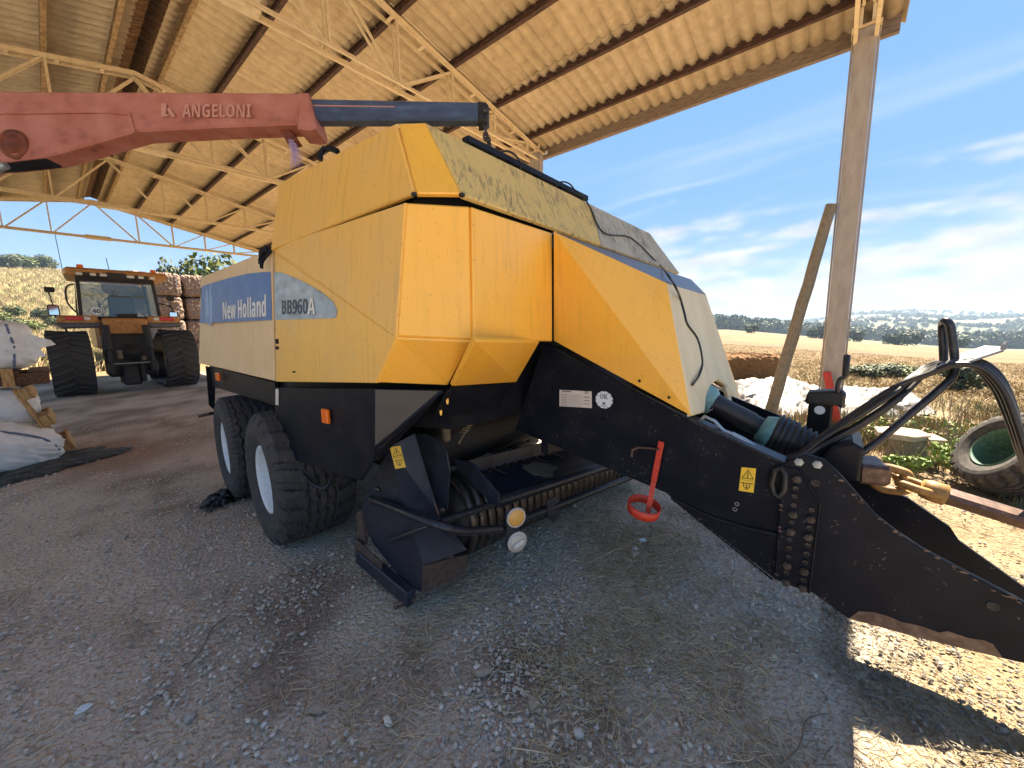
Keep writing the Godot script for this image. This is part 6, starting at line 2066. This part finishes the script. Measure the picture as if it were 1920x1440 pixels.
	b = MB.new()
	b.plate([Vector3(-0.12, 0.29, 0.14), Vector3(0.10, 0.30, 0.10), Vector3(0.16, 0.295, 0.20), Vector3(-0.04, 0.285, 0.27)], 0.03, 0.006, Vector3.UP)
	single("stone_slab", b, M.stone, "smaller pale slab jutting from the stump towards the old tyre", "slab", sc)


# ---------------------------------------------------------------- vegetation
func leaf_ball(n: int, r: Vector3, leaf: float, cols: Array, sd: int, hollow := 0.35, lobes := 7) -> ArrayMesh:
	# crown of many small leaf faces gathered in uneven lobes
	var r1 := RandomNumberGenerator.new()
	r1.seed = sd
	var cen := []
	for k in lobes:
		var d := Vector3(r1.randfn(), r1.randfn() * 0.8, r1.randfn()).normalized()
		cen.append([d * r1.randf_range(0.30, 0.68), r1.randf_range(0.30, 0.52)])
	var st := SurfaceTool.new()
	st.begin(Mesh.PRIMITIVE_TRIANGLES)
	for i in n:
		var c: Array = cen[r1.randi() % lobes]
		var d := Vector3(r1.randfn(), r1.randfn(), r1.randfn()).normalized()
		var p: Vector3 = c[0] + d * c[1] * pow(r1.randf_range(hollow, 1.0), 0.5)
		p = p * r
		var nrm := (d + Vector3(r1.randfn(), r1.randfn(), r1.randfn()) * 0.55).normalized()
		var t := nrm.cross(Vector3(r1.randfn(), r1.randfn(), r1.randfn())).normalized()
		var u := nrm.cross(t)
		var s := leaf * r1.randf_range(0.6, 1.3)
		var col: Color = cols[r1.randi() % cols.size()]
		col = col * r1.randf_range(0.8, 1.2)
		st.set_color(Color(col.r, col.g, col.b))
		st.set_normal(nrm)
		var q := [p - t * s, p + u * s * 0.5, p + t * s, p - u * s * 0.5]
		for k in [0, 1, 2, 0, 2, 3]:
			st.add_vertex(q[k])
	return st.commit()

func tuft(blades: int, h: float, spread: float, w: float, cols: Array, sd: int) -> ArrayMesh:
	var r1 := RandomNumberGenerator.new()
	r1.seed = sd
	var st := SurfaceTool.new()
	st.begin(Mesh.PRIMITIVE_TRIANGLES)
	for i in blades:
		var a := r1.randf() * TAU
		var o := Vector3(cos(a), 0, sin(a)) * spread * sqrt(r1.randf())
		var lean := Vector3(r1.randfn(), 0, r1.randfn()) * 0.35
		var hh := h * r1.randf_range(0.5, 1.15)
		var s := Vector3(-sin(a), 0, cos(a)) * w
		var m := o + Vector3(0, hh * 0.55, 0) + lean * hh * 0.35
		var e := o + Vector3(0, hh, 0) + lean * hh
		var col: Color = cols[r1.randi() % cols.size()] * r1.randf_range(0.8, 1.15)
		st.set_color(Color(col.r, col.g, col.b))
		st.set_normal(Vector3(cos(a), 0.6, sin(a)).normalized())
		for v in [o - s, o + s, m + s * 0.7, o - s, m + s * 0.7, m - s * 0.7, m - s * 0.7, m + s * 0.7, e]:
			st.add_vertex(v)
	return st.commit()

func scatter(called: String, me: Mesh, m: Material, xf: Array, label: String, cols := []) -> void:
	var mm := MultiMesh.new()
	mm.transform_format = MultiMesh.TRANSFORM_3D
	mm.use_colors = cols.size() > 0
	mm.mesh = me
	mm.instance_count = xf.size()
	for i in xf.size():
		mm.set_instance_transform(i, xf[i])
		if cols.size():
			mm.set_instance_color(i, cols[i])
	var o := MultiMeshInstance3D.new()
	o.multimesh = mm
	o.material_override = m
	o.name = numbered(called)
	add_child(o)
	o.set_meta("kind", "stuff")
	o.set_meta("label", label)

func on_ground(x: float, z: float) -> Vector3:
	return Vector3(x, height(x, z), z)

func polar(bearing: float, r: float) -> Vector2:
	# a spot r metres out on a bearing in degrees from +x
	return Vector2(cos(deg_to_rad(bearing)), sin(deg_to_rad(bearing))) * r

func tree(called: String, x: float, z: float, h: float, w: float, crown: Mesh, label: String, cat: String, group := "", low := false) -> Node3D:
	var T := thing(called, label, cat, on_ground(x, z), group)
	var b := MB.new()
	b.tube([Vector3(0, -0.2, 0), Vector3(0.02, h * 0.3, 0), Vector3(-0.03 * h * 0.2, h * 0.62, 0.02)], [h * 0.035, h * 0.026, h * 0.012], 7)
	for k in 4:
		var a := k * 1.7
		b.tube([Vector3(0.02, h * (0.28 + 0.06 * k), 0), Vector3(cos(a) * w * 0.22, h * (0.5 + 0.05 * k), sin(a) * w * 0.22)], [h * 0.014, h * 0.006], 5)
	place("trunk", b.mesh(), M.bark, T)
	place("crown", crown, M.leaf, T, Vector3(0, h * (0.44 if low else 0.58), 0), Basis(Vector3.UP, rng.randf() * TAU).scaled(Vector3(w * 0.52, h * (0.60 if low else 0.46), w * 0.52)))
	return T

func vegetation() -> void:
	var dark := [Color(0.03, 0.046, 0.018), Color(0.038, 0.056, 0.021), Color(0.05, 0.066, 0.027), Color(0.034, 0.05, 0.024)]
	var mid := [Color(0.05, 0.072, 0.022), Color(0.065, 0.088, 0.028), Color(0.085, 0.10, 0.032), Color(0.055, 0.066, 0.03)]
	var fresh := [Color(0.085, 0.115, 0.025), Color(0.11, 0.14, 0.032), Color(0.14, 0.15, 0.042), Color(0.07, 0.095, 0.028)]
	var dry := [Color(0.20, 0.138, 0.055), Color(0.24, 0.172, 0.078), Color(0.16, 0.112, 0.046), Color(0.215, 0.165, 0.085)]
	var crown_a := leaf_ball(1500, Vector3.ONE, 0.085, dark, 101, 0.4, 9)
	var crown_b := leaf_ball(1500, Vector3.ONE, 0.085, mid, 102, 0.4, 8)
	var crown_f := leaf_ball(1600, Vector3.ONE, 0.08, fresh, 103, 0.35, 9)
	var far_a := leaf_ball(170, Vector3.ONE, 0.22, mid + dark, 104, 0.5, 6)
	var far_b := leaf_ball(170, Vector3.ONE, 0.22, mid + fresh, 105, 0.5, 6)
	# tree and bushes by the bale stack
	tree("tree", 6.9, -30.0, 6.9, 4.6, crown_f, "young yellow green tree showing above the pinkish bale stack", "tree")
	tree("tree", 5.0, -31.5, 6.2, 2.4, crown_b, "darker tree left of the yellow green one above the bale stack", "tree")
	# shrubs on the hillside, left
	var spots := [[-93.07, 150, 4.0, 7.5], [-92.48, 156, 3.6, 7.0], [-91.87, 152, 4.4, 7.5], [-91.25, 160, 3.8, 7.0], [-90.68, 158, 4.0, 7.5], [-90.09, 164, 3.6, 7.0], [-89.42, 162, 4.0, 7.5], [-92.83, 66, 1.8, 2.8], [-92.18, 60, 1.6, 3.0], [-91.50, 72, 1.7, 2.6], [-91.00, 56, 1.5, 2.6], [-90.15, 70, 1.8, 2.8], [-89.42, 62, 1.6, 2.4], [-93.58, 152, 3.8, 7.0]]
	for i in spots.size():
		var s: Array = spots[i]
		var p := polar(s[0], s[1])
		var rank: String = ["first", "second", "third", "fourth", "fifth", "sixth", "seventh", "eighth"][[1, 2, 3, 4, 5, 6, 7, 0, 1, 2, 3, 4, 5, 0][i]]
		tree("hillside_shrub", p.x, p.y, s[2], s[3], [crown_b, crown_f, crown_a][i % 3], rank + (" shrub from the left along the crest of the hillside" if i < 7 or i == 13 else " shrub from the left low on the grassy hillside slope"), "shrub", "shrubs on the hillside", true)
	# low bushes at the field's edge
	var edge := [[2.65, 15.0, 0.42, 1.2, 1], [3.73, 15.6, 0.5, 1.2, 0], [4.86, 16.2, 0.45, 1.4, 2], [5.87, 17.0, 0.4, 1.1, 2], [1.43, 15.0, 0.36, 0.9, 2]]
	var el := ["leftmost low green bush at the field edge, beside the corner column", "dark low bush at the field edge behind the white sheeting", "middle low bush at the field edge behind the hydraulic hoses", "yellowish low bush at the field edge behind the hose stand", "small pale bush at the field edge right behind the corner column"]
	for i in edge.size():
		var s: Array = edge[i]
		var p := polar(s[0], s[1])
		tree("field_edge_bush", p.x, p.y, s[2], s[3], [crown_a, crown_b, crown_f][s[4]], el[i], "bush", "low bushes at the field edge", true)
	var p := polar(9.95, 13.0)
	tree("lone_bush", p.x, p.y, 0.85, 1.1, crown_a, "small round dark bush under the arch of the hydraulic hoses", "bush", "", true)
	# trees standing in the far field
	var fl := [["round dark bush farthest left on the distant field", -8.25, 150.0, 4.0, 5.5], ["small bush left of the column on the distant field", -2.21, 165.0, 4.5, 5.0], ["larger tree half hidden behind the corner column", -1.38, 168.0, 6.5, 8.0], ["bush just right of the corner column on the distant field", 1.52, 160.0, 5.0, 7.0], ["leftmost of the three bushes right of the column far out", 4.38, 155.0, 3.8, 4.0], ["middle of the three bushes right of the column far out", 4.90, 155.0, 4.2, 4.0], ["largest of the three bushes right of the column far out", 5.75, 155.0, 5.4, 8.0], ["bush behind the hose stand on the distant field", 8.95, 160.0, 4.4, 6.0]]
	for f in fl:
		var q := polar(f[1], f[2])
		tree("field_tree", q.x, q.y, f[3], f[4], crown_a, f[0], "tree", "trees in the distant field", true)
	# woods
	var xa := []
	var xb := []
	var r2 := RandomNumberGenerator.new()
	r2.seed = 21
	for k in 7000:
		var a := deg_to_rad(r2.randf_range(-30.0, 22.0))
		var r := 0.0
		if k < 1300:
			r = r2.randf_range(352.0, 440.0)
		elif k < 2100:
			a = deg_to_rad(r2.randf_range(-24.0, -3.0))
			r = r2.randf_range(290.0, 350.0) + (rad_to_deg(a) + 14.0) * 4.0
		else:
			r = lerpf(430.0, 1700.0, pow(r2.randf(), 0.8))
		var x := cos(a) * r
		var z := sin(a) * r
		if r > 470.0 and nz.get_noise_2d(x * 0.0042 + 3.0, z * 0.0042 + 8.0) > 0.09:
			continue
		var s := r2.randf_range(3.6, 6.4) * (1.0 if r < 450.0 else 0.8)
		var t := Transform3D(Basis(Vector3.UP, r2.randf() * TAU).scaled(Vector3(s, s * r2.randf_range(0.8, 1.25), s)), on_ground(x, z) + Vector3(0, s * 0.72, 0))
		if r2.randf() < 0.5:
			xa.append(t)
		else:
			xb.append(t)
	scatter("woodland", far_a, M.leaf, xa, "dark oak woods covering the distant hills")
	scatter("woodland", far_b, M.leaf, xb, "lighter green woods mixed over the distant hills")
	# far farmhouse on the ridge
	var fp := polar(3.98, 1500.0)
	var H := thing("farmhouse", "tiny white farmhouse among trees on the distant ridge", "house", on_ground(fp.x, fp.y))
	var b := MB.new()
	b.box(Vector3(0, 4.0, 0), Vector3(12, 8, 34))
	place("wall", b.mesh(), M.tarp, H)
	b = MB.new()
	b.plate([Vector3(-7, 8, -18), Vector3(-7, 8, 18), Vector3(0, 11, 18), Vector3(0, 11, -18)], 0.4, 0.0, Vector3.UP)
	b.plate([Vector3(7, 8, -18), Vector3(7, 8, 18), Vector3(0, 11, 18), Vector3(0, 11, -18)], 0.4, 0.0, Vector3.UP)
	place("roof", b.mesh(), M.boom_rust, H)
	# dry grass and stubble
	var t_dry := tuft(16, 0.20, 0.13, 0.0035, dry, 201)
	var t_field := tuft(30, 0.26, 0.36, 0.0055, dry, 202)
	var t_green := tuft(18, 0.20, 0.15, 0.006, fresh + [Color(0.15, 0.21, 0.05), Color(0.18, 0.22, 0.06)] + dry, 203)
	var t_hill := tuft(34, 0.55, 0.8, 0.025, dry + [Color(0.21, 0.20, 0.065), Color(0.16, 0.18, 0.055), Color(0.26, 0.22, 0.085)], 204)
	var g1 := []
	var g2 := []
	var g3 := []
	var g4 := []
	for k in 5200:
		var x := r2.randf_range(4.6, 9.5)
		var z := r2.randf_range(-2.2, 3.2)
		var n := nz.get_noise_2d(x * 0.9 + 5.0, z * 0.9)
		if x + z * 0.6 < 5.0 + n:
			continue
		if r2.randf() > smoothstep(-0.35, 0.3, n):
			continue
		var s := r2.randf_range(0.4, 1.1) * (0.7 if x < 6.0 else 1.0)
		var t := Transform3D(Basis(Vector3.UP, r2.randf() * TAU).scaled(Vector3(s, s, s)), on_ground(x, z))
		if nz.get_noise_2d(x * 0.7 + 50.0, z * 0.7) > -0.02:
			g1.append(t)
		else:
			g3.append(t)
	for k in 4200:
		var a := deg_to_rad(r2.randf_range(-16.0, 17.0))
		var r := 9.5 * pow(4.0, r2.randf())
		var x := cos(a) * r
		var z := sin(a) * r
		var s := r2.randf_range(0.5, 1.2)
		g2.append(Transform3D(Basis(Vector3.UP, r2.randf() * TAU).scaled(Vector3(s * 1.2, s * 0.34, s * 1.2)), on_ground(x, z)))
	for k in 13000:
		var a := deg_to_rad(r2.randf_range(-97.0, -74.0))
		var r := lerpf(24.0, 190.0, pow(r2.randf(), 1.1))
		var x := cos(a) * r
		var z := sin(a) * r
		var s := r2.randf_range(0.6, 1.3)
		g4.append(Transform3D(Basis(Vector3.UP, r2.randf() * TAU).scaled(Vector3(s, s, s)), on_ground(x, z)))
	scatter("dry_grass", t_dry, M.straw, g1, "dry yellow grass beside the barn")
	scatter("stubble", t_field, M.straw, g2, "golden stubble of the field")
	scatter("green_grass", t_green, M.leaf, g3, "green grass and weeds round the stump")
	scatter("hill_grass", t_hill, M.straw, g4, "tall yellow grass on the hillside")
	# weeds by the stump and the old tyre
	var lush := [Color(0.12, 0.19, 0.035), Color(0.15, 0.23, 0.045), Color(0.19, 0.25, 0.06)]
	var weeds := [[5.35, 0.98, 0.42, "leafy green weed growing between the stump and the old tyre"], [5.75, 1.02, 0.34, "low green weed just behind the stump"], [5.2, 0.62, 0.26, "small green weed at the foot of the stump"], [6.3, 0.6, 0.5, "tall pale weed behind the slab stump"], [6.6, 1.1, 0.55, "feathery dry weed behind the old tyre"]]
	for i in weeds.size():
		var w: Array = weeds[i]
		var T := thing("weed", w[3], "weed", on_ground(w[0], w[1]), "weeds by the stump")
		place("foliage", leaf_ball(420, Vector3(w[2] * 0.8, w[2] * 0.6, w[2] * 0.8), 0.030, lush if i < 3 else dry + lush, 300 + i, 0.2, 7), M.leaf, T, Vector3(0, w[2] * 0.42, 0))
		b = MB.new()
		for k in 7:
			var a := k * 0.9
			b.tube([Vector3(0, 0, 0), Vector3(cos(a) * 0.05, w[2] * 0.5, sin(a) * 0.05), Vector3(cos(a) * 0.12, w[2] * 1.1, sin(a) * 0.12)], 0.003, 4)
		place("stem", b.mesh(), M.pole, T)

# ---------------------------------------------------------------- litter on the ground
func pebble(sd: int) -> ArrayMesh:
	var r1 := RandomNumberGenerator.new()
	r1.seed = sd
	var t := (1.0 + sqrt(5.0)) / 2.0
	var v := [Vector3(-1, t, 0), Vector3(1, t, 0), Vector3(-1, -t, 0), Vector3(1, -t, 0), Vector3(0, -1, t), Vector3(0, 1, t), Vector3(0, -1, -t), Vector3(0, 1, -t), Vector3(t, 0, -1), Vector3(t, 0, 1), Vector3(-t, 0, -1), Vector3(-t, 0, 1)]
	for i in 12:
		v[i] = (v[i] as Vector3).normalized() * r1.randf_range(0.72, 1.2) * Vector3(1.0, 0.62, 0.8)
	var f := [0, 11, 5, 0, 5, 1, 0, 1, 7, 0, 7, 10, 0, 10, 11, 1, 5, 9, 5, 11, 4, 11, 10, 2, 10, 7, 6, 7, 1, 8, 3, 9, 4, 3, 4, 2, 3, 2, 6, 3, 6, 8, 3, 8, 9, 4, 9, 5, 2, 4, 11, 6, 2, 10, 8, 6, 7, 9, 8, 1]
	var b := MB.new()
	for k in range(0, 60, 3):
		b.tri(v[f[k]], v[f[k + 1]], v[f[k + 2]])
	return b.mesh()

func straw_piece(bend: float) -> ArrayMesh:
	var b := MB.new()
	var p := [Vector3(-0.5, 0.0, 0), Vector3(-0.15, 0.03 * bend, 0.10 * bend), Vector3(0.2, 0.04 * bend, 0.09 * bend), Vector3(0.5, 0.0, -0.05 * bend)]
	b.tube(p, 0.018, 3, false)
	return b.mesh()

func litter() -> void:
	var r2 := RandomNumberGenerator.new()
	r2.seed = 77
	var xs := [[], [], []]
	var cs := [[], [], []]
	for k in 150000:
		# nearer ground gets more stones
		var a := deg_to_rad(r2.randf_range(-112.0, 22.0))
		var r := 0.8 + 8.6 * pow(r2.randf(), 1.25)
		var x := cos(a) * r
		var z := sin(a) * r
		if x > 6.3:
			continue
		var n := nz.get_noise_2d(x * 0.8 + 30.0, z * 0.8) + 0.5 * nz.get_noise_2d(x * 2.5, z * 2.5)
		if r2.randf() > smoothstep(-0.55, 0.5, n):
			continue
		var s := 0.003 + 0.011 * pow(r2.randf(), 3.4)
		if r2.randf() < 0.006:
			s *= 2.0
		var i := r2.randi() % 3
		xs[i].append(Transform3D(Basis.from_euler(Vector3(r2.randf() * 0.7, r2.randf() * TAU, r2.randf() * 0.7)).scaled(Vector3(s, s, s)), Vector3(x, height(x, z) + s * 0.2, z)))
		var g := r2.randf_range(0.32, 0.66) * (0.42 if z > 0.05 else 1.0)  # sunlit stones painted darker beyond the roof shadow edge, against overexposure
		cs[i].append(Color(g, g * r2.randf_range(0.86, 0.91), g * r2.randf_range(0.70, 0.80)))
	for i in 3:
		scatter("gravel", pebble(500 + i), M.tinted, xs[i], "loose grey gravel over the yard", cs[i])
	var ss := [[], []]
	var sc := [[], []]
	for k in 44000:
		var x := 0.0
		var z := 0.0
		if k < 16000:
			# thick under and ahead of the pickup
			x = 1.9 + r2.randfn() * 0.8
			z = -0.85 + r2.randfn() * 0.45
		elif k < 30000:
			x = r2.randf_range(0.6, 6.6)
			z = r2.randf_range(-0.3, 2.6)
		else:
			var a := deg_to_rad(r2.randf_range(-112.0, 20.0))
			var r := 0.9 + 8.0 * pow(r2.randf(), 1.1)
			x = cos(a) * r
			z = sin(a) * r
		var n := nz.get_noise_2d(x * 1.3 + 11.0, z * 1.3 + 5.0)
		if r2.randf() > smoothstep(-0.25, 0.35, n) + (0.2 if k < 30000 else 0.0):
			continue
		var l := r2.randf_range(0.025, 0.085)
		if r2.randf() < 0.03:
			l *= 2.6
		var w := r2.randf_range(0.05, 0.10)
		var bs := Basis.from_euler(Vector3(r2.randf_range(-0.25, 0.25), r2.randf() * TAU, r2.randf_range(-0.15, 0.15))) * Basis().scaled(Vector3(l, w, minf(l, w * 1.2)))
		var i := r2.randi() % 2
		ss[i].append(Transform3D(bs, Vector3(x, height(x, z) + 0.004 + r2.randf() * 0.006, z)))
		var v := r2.randf_range(0.65, 1.1)
		sc[i].append(Color(0.70, 0.57, 0.36) * v * (0.40 if z > 0.05 else 1.0) if r2.randf() < 0.75 else Color(0.34, 0.24, 0.12) * v * (0.5 if z > 0.05 else 1.0))  # exposure offset put into the tint: straw out in the sun is coloured darker
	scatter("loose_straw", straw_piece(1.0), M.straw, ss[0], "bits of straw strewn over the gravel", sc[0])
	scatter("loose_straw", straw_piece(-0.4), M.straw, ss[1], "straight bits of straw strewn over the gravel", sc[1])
	# a few things one can pick out
	var tw := [[Vector3(0.501, 0.000, -1.852), 0.42, 0.35, "long dry twig on the ground in front of the baler wheel"], [Vector3(0.307, 0.000, -2.191), 0.30, 0.9, "thin dark twig on the gravel at the lower left"], [Vector3(1.533, 0.000, 0.011), 0.36, -0.3, "dry twig lying at the edge of the roof's shadow"]]
	for w in tw:
		var b := MB.new()
		b.tube(curve([Vector3(-w[1] * 0.5, 0.006, 0), Vector3(-0.05, 0.012, 0.015), Vector3(0.08, 0.010, -0.01), Vector3(w[1] * 0.5, 0.006, 0.02)]), 0.0035, 5)
		b.tube([Vector3(0.05, 0.010, -0.005), Vector3(w[1] * 0.3, 0.012, 0.05)], 0.002, 4)
		var o := single("twig", b, M.pole, w[3], "twig", w[0], "twigs on the ground")
		o.rotation.y = w[2]
	var sh := [[Vector3(2.252, 0.000, -0.886), 0.05, "pale flat stone on the straw below the red ring"], [Vector3(2.437, 0.000, -0.906), 0.035, "small white plastic scrap below the red ring"], [Vector3(1.022, 0.000, -1.050), 0.045, "grey stone in the straw at the bottom centre"], [Vector3(1.044, 0.000, -0.797), 0.04, "pale stone near the bottom centre"], [Vector3(0.499, -0.000, -1.437), 0.035, "whitish stone on the ground at the lower left"], [Vector3(-0.086, 0.000, -2.162), 0.03, "white plastic scrap at the lower left corner"]]
	for i in sh.size():
		var s: Array = sh[i]
		var o := place("stone" if i != 1 and i != 5 else "plastic_scrap", pebble(600 + i), M.stone if i != 1 and i != 5 else M.sticker_white, self, s[0] + Vector3(0, 0.004, 0), Basis(Vector3.UP, i * 1.3).scaled(Vector3(s[1], s[1] * 0.45, s[1] * 0.9)))
		tag(o, s[2], "stone" if i != 1 and i != 5 else "scrap", "odd stones on the gravel" if i != 1 and i != 5 else "plastic scraps")
